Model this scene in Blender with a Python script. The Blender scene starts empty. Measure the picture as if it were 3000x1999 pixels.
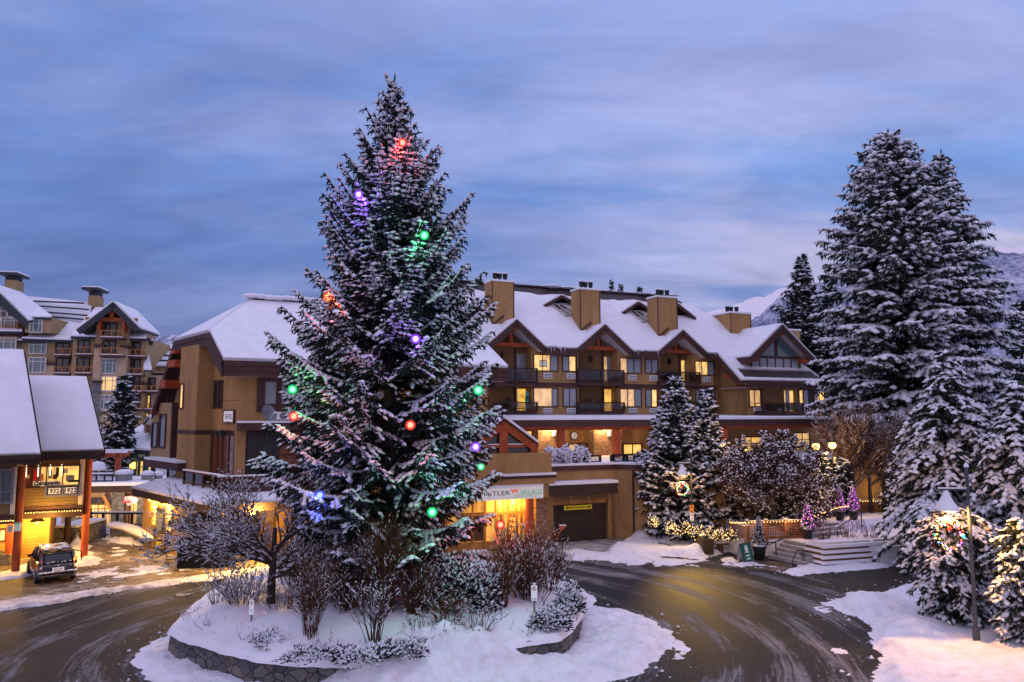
import bpy, math, random
import numpy as np
from mathutils import Vector, Matrix
sc = bpy.context.scene
COL = sc.collection
R = math.radians
HC = 7.5
FP, CX, CY = 2142.0, 1500.0, 999.5
PIT = math.atan(212.5/FP)
CPI, SPI = math.cos(PIT), math.sin(PIT)
CAM = Vector((0, 0, HC))
# ---------------------------------------------------------------- camera
cd = bpy.data.cameras.new('camera'); cam = bpy.data.objects.new('camera', cd); COL.objects.link(cam)
cam.location = CAM; cam.rotation_euler = (R(90)+PIT, 0, 0)
cd.sensor_width = 36; cd.lens = FP/3000*36; cd.clip_start = .5; cd.clip_end = 9000
sc.camera = cam
sc.view_settings.view_transform = 'Standard'; sc.view_settings.look = 'None'
sc.view_settings.exposure = 0; sc.view_settings.gamma = 1
sc.cycles.use_denoising = True
sc.cycles.max_bounces = 5; sc.cycles.diffuse_bounces = 3; sc.cycles.glossy_bounces = 3
sc.cycles.transparent_max_bounces = 6; sc.cycles.caustics_reflective = False; sc.cycles.caustics_refractive = False
sc.cycles.sample_clamp_indirect = 4.0

# ---------------------------------------------------------------- survey helpers: where things stand, from the survey picture
def ray(x, y):
    u = (x-CX)/FP; v = (CY-y)/FP
    return Vector((u, CPI-v*SPI, SPI+v*CPI))
def G(x, y, z=0.0):
    d = ray(x, y); k = (z-HC)/d.z; return CAM+d*k
def AtY(x, y, Y):
    d = ray(x, y); return CAM+d*(Y/d.y)
def colX(x, Y): return (x-CX)/FP*CPI*Y
def hitp(x, y, P0, N):
    d = ray(x, y); return CAM+d*((P0-CAM).dot(N)/d.dot(N))
def crop(x0, y0, s): return lambda x, y: (x0+x/s, y0+y/s)
cA = crop(0, 750, 2.851); cB = crop(0, 1250, 2.851); cC = crop(400, 820, 3.647); cD = crop(400, 1200, 3.137)
cE = crop(1350, 780, 3.337); cF = crop(1900, 820, 3.485); cG = crop(1350, 1180, 3.337); cH = crop(1850, 1200, 3.137)
cI = crop(2300, 1300, 2.243); cJ = crop(350, 1500, 2.941); cK = crop(1100, 1500, 2.614); cL = crop(2200, 350, 1.7425)
cN = crop(750, 900, 1.96); cO = crop(0, 0, 1/1.275)

class VP:
    """a vertical plane: facade of a building"""
    def __init__(s, P, th):
        s.p = Vector((P[0], P[1], 0)); s.th = th
        s.t = Vector((math.sin(R(th)), math.cos(R(th)), 0)); s.n = Vector((math.cos(R(th)), -math.sin(R(th)), 0))
    def off(s, d): return VP(s.p+s.n*d, s.th)
    def hit(s, x, y):
        P = hitp(x, y, s.p, s.n); return (P-s.p).dot(s.t), P.z
    def hp(s, x, y): return hitp(x, y, s.p, s.n)
    def pt(s, a, z, d=0.0): return s.p+s.t*a+s.n*d+Vector((0, 0, z))
    def rect(s, c, x0, y0, x1, y1):
        xm, ym = (x0+x1)/2, (y0+y1)/2
        s0 = s.hit(*c(x0, ym))[0]; s1 = s.hit(*c(x1, ym))[0]
        z1 = s.hit(*c(xm, y0))[1]; z0 = s.hit(*c(xm, y1))[1]
        return s0, s1, z0, z1

# ---------------------------------------------------------------- mesh builder
class MB:
    def __init__(s): s.v = []; s.f = []; s.m = []; s.mats = []; s.cut = []
    def mi(s, m):
        if m not in s.mats: s.mats.append(m)
        return s.mats.index(m)
    def add(s, vs, fs, m):
        b = len(s.v); s.cut.append((b, len(s.f))); s.v += [tuple(p) for p in vs]; k = s.mi(m)
        for f in fs: s.f.append([b+i for i in f]); s.m.append(k)
    def hexa(s, c, m):
        s.add(c, [(3,2,1,0),(4,5,6,7),(0,1,5,4),(1,2,6,5),(2,3,7,6),(3,0,4,7)], m)
    def box(s, a, b, m):
        x0,y0,z0 = a; x1,y1,z1 = b
        s.hexa([(x0,y0,z0),(x1,y0,z0),(x1,y1,z0),(x0,y1,z0),(x0,y0,z1),(x1,y0,z1),(x1,y1,z1),(x0,y1,z1)], m)
    def pbox(s, pl, s0, s1, z0, z1, d0, d1, m):
        q = pl.pt
        s.hexa([q(s0,z0,d1),q(s1,z0,d1),q(s1,z0,d0),q(s0,z0,d0),q(s0,z1,d1),q(s1,z1,d1),q(s1,z1,d0),q(s0,z1,d0)], m)
    def prism(s, poly, vec, m, mside=None):
        poly = [Vector(p) for p in poly]; vec = Vector(vec); n = len(poly)
        caps = [tuple(range(n))[::-1], tuple(range(n, 2*n))]; side = [(i, (i+1) % n, n+(i+1) % n, n+i) for i in range(n)]
        V = poly+[p+vec for p in poly]
        if mside in (None, m): s.add(V, caps+side, m)
        else: s.add(V, caps, m); s.add(V, side, mside)
    def cyl(s, p0, p1, r0, r1, n, m, caps=True):
        p0 = Vector(p0); p1 = Vector(p1); a = (p1-p0).normalized()
        u = a.orthogonal().normalized(); w = a.cross(u)
        vs = []
        for p, r in ((p0, r0), (p1, r1)):
            for i in range(n):
                t = 2*math.pi*i/n; vs.append(p+(u*math.cos(t)+w*math.sin(t))*r)
        fs = [(i, (i+1) % n, n+(i+1) % n, n+i) for i in range(n)]
        if caps: fs += [tuple(range(n))[::-1], tuple(range(n, 2*n))]
        s.add(vs, fs, m)
    def bar(s, p0, p1, w, h, m):
        p0 = Vector(p0); p1 = Vector(p1); a = (p1-p0).normalized()
        up = Vector((0,0,1)) if abs(a.z) < .95 else Vector((0,1,0))
        u = a.cross(up).normalized()*w/2; k = u.cross(a).normalized()*h/2
        s.hexa([p0-u-k,p0+u-k,p1+u-k,p1-u-k,p0-u+k,p0+u+k,p1+u+k,p1-u+k], m)
    def tube(s, pts, r, n, m):
        for a, b in zip(pts[:-1], pts[1:]): s.cyl(a, b, r, r, n, m)
    def lathe(s, prof, c, m, n=14):
        c = Vector(c); vs = []; k = len(prof)
        for r, z in prof:
            for i in range(n):
                t = 2*math.pi*i/n; vs.append(c+Vector((r*math.cos(t), r*math.sin(t), z)))
        fs = [(j*n+i, j*n+(i+1) % n, (j+1)*n+(i+1) % n, (j+1)*n+i) for j in range(k-1) for i in range(n)]
        fs += [tuple(range(n))[::-1], tuple(range((k-1)*n, k*n))]
        s.add(vs, fs, m)
    def ball(s, c, r, m, n=10, sq=1.0):
        s.lathe([(max(.001, r*math.sin(math.pi*j/n)), -r*sq*math.cos(math.pi*j/n)) for j in range(n+1)], c, m, n+2)
    def build_each(s, name, parent=None):
        out = []; cu = s.cut+[(len(s.v), len(s.f))]
        for (v0, f0), (v1, f1) in zip(cu[:-1], cu[1:]):
            q = MB(); q.v = s.v[v0:v1]; q.f = [[i-v0 for i in f] for f in s.f[f0:f1]]; q.m = s.m[f0:f1]; q.mats = [s.mats[q.m[0]]]
            q.m = [0]*len(q.f); out.append(q.build(name, parent))
        return out
    def build(s, name, parent=None, smooth=False):
        o0 = Vector((0,0,0))
        q = parent
        while q is not None: o0 = o0+q.location; q = q.parent
        me = bpy.data.meshes.new(name)
        me.from_pydata([tuple(Vector(p)-o0) for p in s.v], [], s.f)
        for m in s.mats: me.materials.append(MAT[m])
        if len(s.mats) > 1: me.polygons.foreach_set('material_index', s.m)
        if smooth: me.polygons.foreach_set('use_smooth', [True]*len(me.polygons))
        me.update()
        ob = bpy.data.objects.new(name, me); COL.objects.link(ob)
        if parent is not None: ob.parent = parent
        return ob
def tag(o, label=None, cat=None, group=None, kind=None):
    if label: o['label'] = label
    if cat: o['category'] = cat
    if group: o['group'] = group
    if kind: o['kind'] = kind
    return o
def thing(name, label, cat, loc=(0,0,0), group=None):
    o = bpy.data.objects.new(name, None); COL.objects.link(o); o.location = loc
    o.empty_display_size = .3
    return tag(o, label, cat, group)
def dup(root, loc, rz=0, scale=1, label=None, group=None):
    r = root.copy(); COL.objects.link(r); r.location = loc; r.rotation_euler = (0,0,rz)
    r.scale = (scale,)*3 if not isinstance(scale, tuple) else scale
    if label: r['label'] = label
    if group: r['group'] = group
    for ch in list(root.children):
        c = ch.copy(); COL.objects.link(c); c.parent = r
        for g in list(ch.children):
            d = g.copy(); COL.objects.link(d); d.parent = c
    return r
def npmesh(name, verts, tris_list, mats, parent=None, smooth=False):
    """verts (n,3), tris_list: [(faces (m,k) , material index)]"""
    me = bpy.data.meshes.new(name)
    me.vertices.add(len(verts)); me.vertices.foreach_set('co', np.asarray(verts, np.float32).ravel())
    li = np.concatenate([f.ravel() for f, _ in tris_list]).astype(np.int32)
    tot = np.concatenate([np.full(len(f), f.shape[1]) for f, _ in tris_list]).astype(np.int32)
    mi = np.concatenate([np.full(len(f), k) for f, k in tris_list]).astype(np.int32)
    me.loops.add(len(li)); me.loops.foreach_set('vertex_index', li)
    me.polygons.add(len(tot)); st = np.zeros(len(tot), np.int32); st[1:] = np.cumsum(tot)[:-1]
    me.polygons.foreach_set('loop_start', st)
    for m in mats: me.materials.append(MAT[m])
    me.polygons.foreach_set('material_index', mi)
    if smooth: me.polygons.foreach_set('use_smooth', np.ones(len(tot), bool))
    me.update(calc_edges=True); me.validate()
    ob = bpy.data.objects.new(name, me); COL.objects.link(ob)
    if parent is not None: ob.parent = parent
    return ob

# ---------------------------------------------------------------- materials
MAT = {}
def nd(nt, typ, **kw):
    n = nt.nodes.new(typ)
    for k, v in kw.items():
        kk = k.replace('_', ' ')
        if kk in n.inputs: n.inputs[kk].default_value = v
        elif k in n.inputs: n.inputs[k].default_value = v
        else: setattr(n, k, v)
    return n
def ln(nt, a, ao, b, bi): nt.links.new(a.outputs[ao], b.inputs[bi])
def newmat(name):
    m = bpy.data.materials.new(name); m.use_nodes = True; nt = m.node_tree
    return m, nt, nt.nodes['Principled BSDF']
def ramp(nt, stops, interp='LINEAR'):
    r = nt.nodes.new('ShaderNodeValToRGB'); e = r.color_ramp.elements; r.color_ramp.interpolation = interp
    while len(e) < len(stops): e.new(.5)
    for q, (p, c) in zip(e, stops): q.position = p; q.color = (*c, 1) if len(c) == 3 else c
    return r
def mathn(nt, op, a, b=None, clamp=False):
    n = nt.nodes.new('ShaderNodeMath'); n.operation = op; n.use_clamp = clamp
    for i, x in enumerate((a, b)):
        if x is None: continue
        if isinstance(x, (int, float)): n.inputs[i].default_value = x
        else: nt.links.new(x, n.inputs[i])
    return n.outputs[0]
def mixc(nt, fac, a, b):
    n = nt.nodes.new('ShaderNodeMix'); n.data_type = 'RGBA'
    for i, x in ((0, fac), (6, a), (7, b)):
        if isinstance(x, (int, float)): n.inputs[i].default_value = x
        elif isinstance(x, tuple): n.inputs[i].default_value = (*x, 1) if len(x) == 3 else x
        else: nt.links.new(x, n.inputs[i])
    return n.outputs[2]
def coords(nt, scale=(1,1,1)):
    tc = nd(nt, 'ShaderNodeTexCoord'); mp = nd(nt, 'ShaderNodeMapping'); mp.inputs['Scale'].default_value = scale
    ln(nt, tc, 'Object', mp, 'Vector'); return mp.outputs['Vector']
def noise(nt, vec, scale, detail=4, rough=.55, dist=0):
    n = nd(nt, 'ShaderNodeTexNoise', Scale=scale, Detail=detail, Roughness=rough, Distortion=dist)
    nt.links.new(vec, n.inputs['Vector']); return n.outputs['Fac']
def bumpn(nt, h, strength, dist, bsdf):
    b = nd(nt, 'ShaderNodeBump', Strength=strength, Distance=dist); nt.links.new(h, b.inputs['Height'])
    ln(nt, b, 'Normal', bsdf, 'Normal')
def M(name, col, rough=.75, var=.25, vs=1.5, bump=.2, bs=30, bd=.02, metal=0, coat=0, sxyz=(1,1,1), emit=0):
    m, nt, b = newmat(name); v = coords(nt, sxyz)
    f = noise(nt, v, vs, 6, .6)
    f2 = noise(nt, v, vs*9, 3, .6)
    ff = mathn(nt, 'ADD', mathn(nt, 'MULTIPLY', f, .65), mathn(nt, 'MULTIPLY', f2, .35))
    lo = tuple(c*(1-var*1.6) for c in col); hi = tuple(min(1, c*(1+var*1.3)) for c in col)
    r = ramp(nt, [(.3, lo), (.7, hi)]); nt.links.new(ff, r.inputs[0])
    ln(nt, r, 'Color', b, 'Base Color')
    b.inputs['Roughness'].default_value = rough; b.inputs['Metallic'].default_value = metal
    if not metal and not coat and rough > .44: b.inputs['Specular IOR Level'].default_value = .22
    if coat: b.inputs['Coat Weight'].default_value = coat; b.inputs['Coat Roughness'].default_value = .08
    if bump: bumpn(nt, noise(nt, v, bs, 4, .6), bump, bd, b)
    if emit:
        ln(nt, r, 'Color', b, 'Emission Color'); b.inputs['Emission Strength'].default_value = emit
    MAT[name] = m; return m
def E(name, col, strength, sample=True):
    m, nt, b = newmat(name)
    b.inputs['Base Color'].default_value = (*[min(.8, c*.5) for c in col], 1)
    v = coords(nt); f = noise(nt, v, 9, 2)
    r = ramp(nt, [(.3, tuple(c*.8 for c in col)), (.7, col)]); nt.links.new(f, r.inputs[0])
    ln(nt, r, 'Color', b, 'Emission Color'); b.inputs['Emission Strength'].default_value = strength
    if not sample: m.cycles.emission_sampling = 'NONE'
    MAT[name] = m
# snow on roofs, ground and branches
def snowmat(name, col, bump, bs, dirt=None, dsc=.6, lo=.45, hi=.7):
    m, nt, b = newmat(name); v = coords(nt)
    f = noise(nt, v, 1.3, 5); f2 = noise(nt, v, bs, 5, .65)
    r = ramp(nt, [(.3, tuple(c*.9 for c in col)), (.7, col)]); nt.links.new(f, r.inputs[0])
    c = r.outputs[0]
    if dirt:
        d = noise(nt, v, dsc, 8, .7); rr = ramp(nt, [(lo, (0,0,0)), (hi, (1,1,1))]); nt.links.new(d, rr.inputs[0])
        c = mixc(nt, rr.outputs[0], c, dirt)
    nt.links.new(c, b.inputs['Base Color']); b.inputs['Roughness'].default_value = .65
    b.inputs['Specular IOR Level'].default_value = .25
    if bump: bumpn(nt, f2, bump, .06, b)
    MAT[name] = m
snowmat('snow', (.80,.80,.86), .25, 6)
snowmat('snow_bank', (.79,.79,.86), .9, 5, dirt=(.46,.40,.37), dsc=2.2, lo=.48, hi=.90)
snowmat('snow_tree', (.76,.77,.84), 0, 5)
snowmat('snow_ridge', (.74,.70,.70), .9, 7, dirt=(.22,.16,.12), dsc=1.6, lo=.42, hi=.72)
M('stucco', (.37,.215,.088), .9, .22, .9, .35, 45, .02, sxyz=(1,1,.3))
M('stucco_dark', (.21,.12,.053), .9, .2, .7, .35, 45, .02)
M('stucco_pale', (.36,.225,.12), .9, .15, .6, .35, 45, .02)
M('brown', (.075,.037,.032), .7, .25, 1.2, .25, 12, .02)
M('brown_dark', (.045,.026,.022), .65, .25, 1.2, .2, 12, .02)
M('red_timber', (.36,.075,.025), .6, .3, 1.5, .3, 18, .02, sxyz=(1,1,.4))
M('soffit', (.50,.47,.46), .8, .08, 1)
M('roof_metal', (.06,.042,.04), .45, .25, 2, .2, 20, .02)
M('slate', (.035,.042,.05), .6, .3, 3, .3, 20, .03)
M('shingle', (.34,.24,.12), .85, .25, 2.5, .6, 9, .03, sxyz=(1,1,3))
M('tan', (.45,.32,.21), .85, .12, 1.2, .2, 20, .02)
M('timber_light', (.40,.20,.06), .6, .25, 2, .3, 18, .02)
M('rail_wood', (.38,.16,.05), .6, .2, 2)
M('black_metal', (.018,.019,.022), .45, .3, 4, .1)
M('blue_metal', (.035,.045,.065), .4, .3, 4, .15, 30, .005)
M('grey_metal', (.16,.17,.19), .4, .25, 3, .1)
M('white_paint', (.74,.74,.76), .5, .06, 3, .05)
M('white_trim', (.58,.52,.46), .6, .1, 3, .05)
M('black_gap', (.006,.006,.007), .8, .3, 3)
M('terracotta', (.42,.10,.035), .7, .2, 3, .15)
M('pot_black', (.02,.02,.023), .45, .3, 3, .1)
M('bark', (.055,.04,.032), .9, .4, 5, .8, 25, .03, sxyz=(1,1,.3))
M('twig', (.075,.045,.03), .85, .4, 6, 0)
M('twig_red', (.10,.042,.022), .85, .4, 4, 0)
M('twig_tan', (.085,.045,.028), .85, .35, 4, 0)
M('leaf_brown', (.075,.028,.022), .8, .5, 5, 0)
M('needle', (.009,.016,.013), .75, .55, 3, 0)
M('needle_light', (.024,.034,.028), .75, .5, 3, 0)
M('rubber', (.012,.012,.013), .7, .3, 5, .2)
M('car_paint', (.045,.035,.038), .28, .2, 2, 0, coat=1.0)
M('car_glass', (.010,.013,.016), .08, .3, 2, 0, coat=.6)
M('tail_red', (.42,.03,.025), .2, .2, 6, 0, coat=.8)
M('chrome', (.5,.5,.52), .2, .15, 4, 0, metal=1)
M('tent', (.035,.022,.022), .8, .2, 2, .3, 20, .02)
M('green_board', (.015,.12,.085), .5, .15, 3, .05)
M('yellow_board', (.75,.48,.04), .5, .1, 3, .05, emit=.25)
M('yellow_sign', (.80,.66,.02), .5, .08, 3, .05)
M('sign_red', (.55,.03,.03), .5, .1, 3, .05, emit=.5)
M('sign_orange', (.85,.33,.03), .5, .1, 3, .05)
M('red_ink', (.50,.02,.02), .5, .05, 3, 0)
M('black_ink', (.012,.012,.012), .5, .05, 3, 0)
M('green_ink', (.01,.42,.17), .5, .05, 3, 0, emit=.35)
M('orange_ink', (.85,.16,.02), .5, .05, 3, 0, emit=.35)
M('skin', (.45,.27,.2), .6, .1, 9, 0)
M('coat_black', (.02,.02,.024), .85, .2, 9, .2)
M('concrete', (.26,.25,.25), .9, .2, 2, .3, 30, .02)
M('bench_wood', (.16,.08,.04), .7, .3, 3, .3, 15, .02)
M('lattice', (.22,.09,.045), .7, .25, 3, .2, 20, .01)
M('teal_trim', (.02,.075,.08), .6, .2, 3, .1)
M('board_teal', (.02,.30,.26), .4, .3, 2, 0)
M('bow_red', (.45,.015,.012), .6, .2, 9, .1, emit=.3)
M('plastic_white', (.70,.70,.70), .5, .1, 6, .05)
M('grille', (.12,.12,.12), .6, .2, 9, .1)
M('bronze', (.07,.045,.025), .45, .25, 3, .15)
M('paper', (.75,.72,.62), .7, .08, 6, 0, emit=.12)
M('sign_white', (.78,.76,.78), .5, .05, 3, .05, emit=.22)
M('light_panel', (.62,.60,.58), .5, .06, 3, .03, emit=.35)
# siding boards: courses along z
def courses(name, col, pitch, dark=.45, axis='Z'):
    m, nt, b = newmat(name); v = coords(nt)
    sx = nd(nt, 'ShaderNodeSeparateXYZ'); nt.links.new(v, sx.inputs[0])
    fr = mathn(nt, 'FRACT', mathn(nt, 'DIVIDE', sx.outputs[axis], pitch))
    f = noise(nt, v, 1.6, 6)
    r = ramp(nt, [(.3, tuple(c*.72 for c in col)), (.7, tuple(c*1.15 for c in col))]); nt.links.new(f, r.inputs[0])
    e = ramp(nt, [(0, (dark,)*3), (.14, (1,1,1)), (.9, (.92,)*3), (1, (dark,)*3)]); nt.links.new(fr, e.inputs[0])
    mx = nt.nodes.new('ShaderNodeMix'); mx.data_type = 'RGBA'; mx.blend_type = 'MULTIPLY'; mx.inputs[0].default_value = 1
    ln(nt, r, 0, mx, 6); ln(nt, e, 0, mx, 7); nt.links.new(mx.outputs[2], b.inputs['Base Color'])
    b.inputs['Roughness'].default_value = .75
    bumpn(nt, fr, .5, .03, b); MAT[name] = m
courses('siding', (.42,.235,.055), .16)
courses('siding_green', (.17,.115,.045), .16)
courses('metal_seam', (.06,.043,.042), .45, .5, 'X')
courses('deck_board', (.12,.10,.09), .2, .5, 'Y')
courses('louvre', (.22,.135,.06), .14, .25)
courses('door_panel', (.040,.020,.016), .5, .5)
# stones
def stone(name, cols, scale, sxyz=(1,1,1), mortar=(.05,.05,.05), edge=.06, bd=.05, rnd=1.0):
    m, nt, b = newmat(name); v = coords(nt, sxyz)
    nz = nd(nt, 'ShaderNodeTexNoise', Scale=scale*.9, Detail=3); nt.links.new(v, nz.inputs['Vector']); vm = nd(nt, 'ShaderNodeVectorMath'); vm.operation = 'MULTIPLY_ADD'; ln(nt, nz, 'Color', vm, 0); vm.inputs[1].default_value = (.22/scale*2,)*3; nt.links.new(v, vm.inputs[2]); v = vm.outputs[0]
    v1 = nd(nt, 'ShaderNodeTexVoronoi', Scale=scale, Randomness=rnd); v1.feature = 'F1'; nt.links.new(v, v1.inputs['Vector'])
    v2 = nd(nt, 'ShaderNodeTexVoronoi', Scale=scale, Randomness=rnd); v2.feature = 'DISTANCE_TO_EDGE'; nt.links.new(v, v2.inputs['Vector'])
    sx = nd(nt, 'ShaderNodeSeparateColor'); ln(nt, v1, 'Color', sx, 0)
    r = ramp(nt, [(i/max(1, len(cols)-1), c) for i, c in enumerate(cols)]); ln(nt, sx, 0, r, 0)
    n = noise(nt, v, scale*4, 5); rr = ramp(nt, [(.25, (.6,)*3), (.75, (1.2,)*3)]); nt.links.new(n, rr.inputs[0])
    mx = nt.nodes.new('ShaderNodeMix'); mx.data_type = 'RGBA'; mx.blend_type = 'MULTIPLY'; mx.inputs[0].default_value = 1
    ln(nt, r, 0, mx, 6); ln(nt, rr, 0, mx, 7)
    e = ramp(nt, [(0, (0,0,0)), (edge, (1,1,1))]); ln(nt, v2, 'Distance', e, 0)
    nt.links.new(mixc(nt, e.outputs[0], mortar, mx.outputs[2]), b.inputs['Base Color'])
    b.inputs['Roughness'].default_value = .9
    hh = mathn(nt, 'ADD', e.outputs[0], mathn(nt, 'MULTIPLY', n, .6))
    bumpn(nt, hh, .8, bd, b); MAT[name] = m
stone('stone', [(.10,.10,.11), (.16,.15,.14), (.075,.08,.09), (.20,.17,.14)], 2.6, (1,1,1.2), (.025,.025,.027), .05)
stone('stone_far', [(.16,.15,.15), (.24,.22,.20), (.12,.12,.13)], 1.6, (1,1,1.4), (.06,.06,.06), .07)
stone('brick', [(.34,.17,.085), (.42,.26,.15), (.24,.11,.06), (.50,.35,.22)], 4.0, (1,1,3.2), (.14,.10,.07), .06, .03, .7)
stone('paver', [(.17,.16,.15), (.13,.12,.12), (.20,.18,.17)], 3, (1,1,1), (.07,.06,.06), .05, .02)
# windows
def curtain(name, base, stripes, emit=0, ecol=(1,.6,.18), scale=9):
    m, nt, b = newmat(name); v = coords(nt)
    w = nd(nt, 'ShaderNodeTexWave', Scale=scale, Distortion=2.5, Detail=2); w.wave_type = 'BANDS'; w.bands_direction = 'X'
    nt.links.new(v, w.inputs['Vector'])
    r = ramp(nt, [(.1, tuple(c*(1-stripes) for c in base)), (.9, base)]); ln(nt, w, 'Fac', r, 0)
    ln(nt, r, 'Color', b, 'Base Color'); b.inputs['Roughness'].default_value = .5
    b.inputs['Coat Weight'].default_value = .8; b.inputs['Coat Roughness'].default_value = .03
    if emit:
        f = noise(nt, v, 2.2, 4); fr_ = ramp(nt, [(.36, (0,0,0)), (.62, (1,1,1))]); nt.links.new(f, fr_.inputs[0])
        mx = mixc(nt, fr_.outputs[0], tuple(c*.42 for c in ecol), ecol)
        q = nt.nodes.new('ShaderNodeMix'); q.data_type = 'RGBA'; q.blend_type = 'MULTIPLY'; q.inputs[0].default_value = .55
        nt.links.new(mx, q.inputs[6]); ln(nt, r, 0, q, 7)
        nt.links.new(q.outputs[2], b.inputs['Emission Color']); b.inputs['Emission Strength'].default_value = emit
    MAT[name] = m
curtain('curtain_cold', (.34,.38,.42), .55)
curtain('curtain_teal', (.13,.22,.24), .6)
curtain('curtain_warm', (.75,.6,.4), .45, 1.05, (1.0,.60,.20))
curtain('curtain_lit', (.85,.75,.5), .25, 1.5, (1.0,.58,.10))
curtain('room_lit', (.9,.8,.5), .25, 1.25, (1.0,.56,.06), 2)
curtain('glass_dark', (.016,.018,.022), .5, 0, scale=1.2)
curtain('glass_red', (.05,.012,.008), .7, .10, (1.0,.22,.05), .8)
curtain('glass_green', (.03,.05,.05), .5, 0, scale=1.2)
curtain('lobby', (.8,.55,.2), .35, .75, (1.0,.50,.05), .7)
curtain('shop_lit', (.9,.7,.35), .5, 1.2, (1.0,.62,.16), 1.0)
curtain('menu_lit', (.9,.8,.5), .3, 2.6, (1.0,.62,.10), 6)
def glass(name):
    m, nt, b = newmat(name); nt.nodes.remove(b)
    t = nd(nt, 'ShaderNodeBsdfTransparent'); t.inputs[0].default_value = (.62,.62,.66,1)
    g = nd(nt, 'ShaderNodeBsdfGlossy', Roughness=.05); g.inputs[0].default_value = (.8,.8,.8,1)
    f = nd(nt, 'ShaderNodeFresnel', IOR=1.45); x = nd(nt, 'ShaderNodeMixShader')
    ln(nt, f, 0, x, 0); ln(nt, t, 0, x, 1); ln(nt, g, 0, x, 2); ln(nt, x, 0, nt.nodes['Material Output'], 0); MAT[name] = m
glass('clear_glass')
E('bulb_white', (1,.60,.17), 4, False)
E('bulb_lamp', (1,.58,.16), 3.2)
E('bulb_warm', (1,.50,.10), 5)
E('tube_white', (1,.85,.55), 3, False)
E('led_purple', (1.0,.10,.85), 2.6, False)
E('led_red', (1.0,.06,.04), 3, False); E('led_green', (.05,1.0,.4), 3, False); E('led_blue', (.25,.35,1.0), 3.5, False)
E('ball_red', (14,1.6,1.1), 1.0); E('ball_green', (1.4,10,2.6), 1.0); E('ball_purple', (3.2,2.0,12), 1.0); E('ball_blue', (1.3,1.6,10), 1.0)
E('ball_orange', (14,2.2,1.0), 1.0)
def shell(name, col):  # see-through glowing shell, paints a coloured halo round a lamp core
    m, nt, b = newmat(name); nt.nodes.remove(b); t = nd(nt, 'ShaderNodeBsdfTransparent'); e = nd(nt, 'ShaderNodeEmission', Strength=1.0); e.inputs[0].default_value = (*col, 1); x = nd(nt, 'ShaderNodeMixShader'); x.inputs[0].default_value = .62
    ln(nt, t, 0, x, 1); ln(nt, e, 0, x, 2); ln(nt, x, 0, nt.nodes['Material Output'], 0); m.cycles.emission_sampling = 'NONE'; MAT[name] = m
shell('shell_red', (1.0,.06,.04)); shell('shell_green', (.02,.85,.22)); shell('shell_purple', (.32,.08,1.2)); shell('shell_blue', (.08,.12,1.2)); shell('shell_orange', (1.0,.16,.05))
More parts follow.
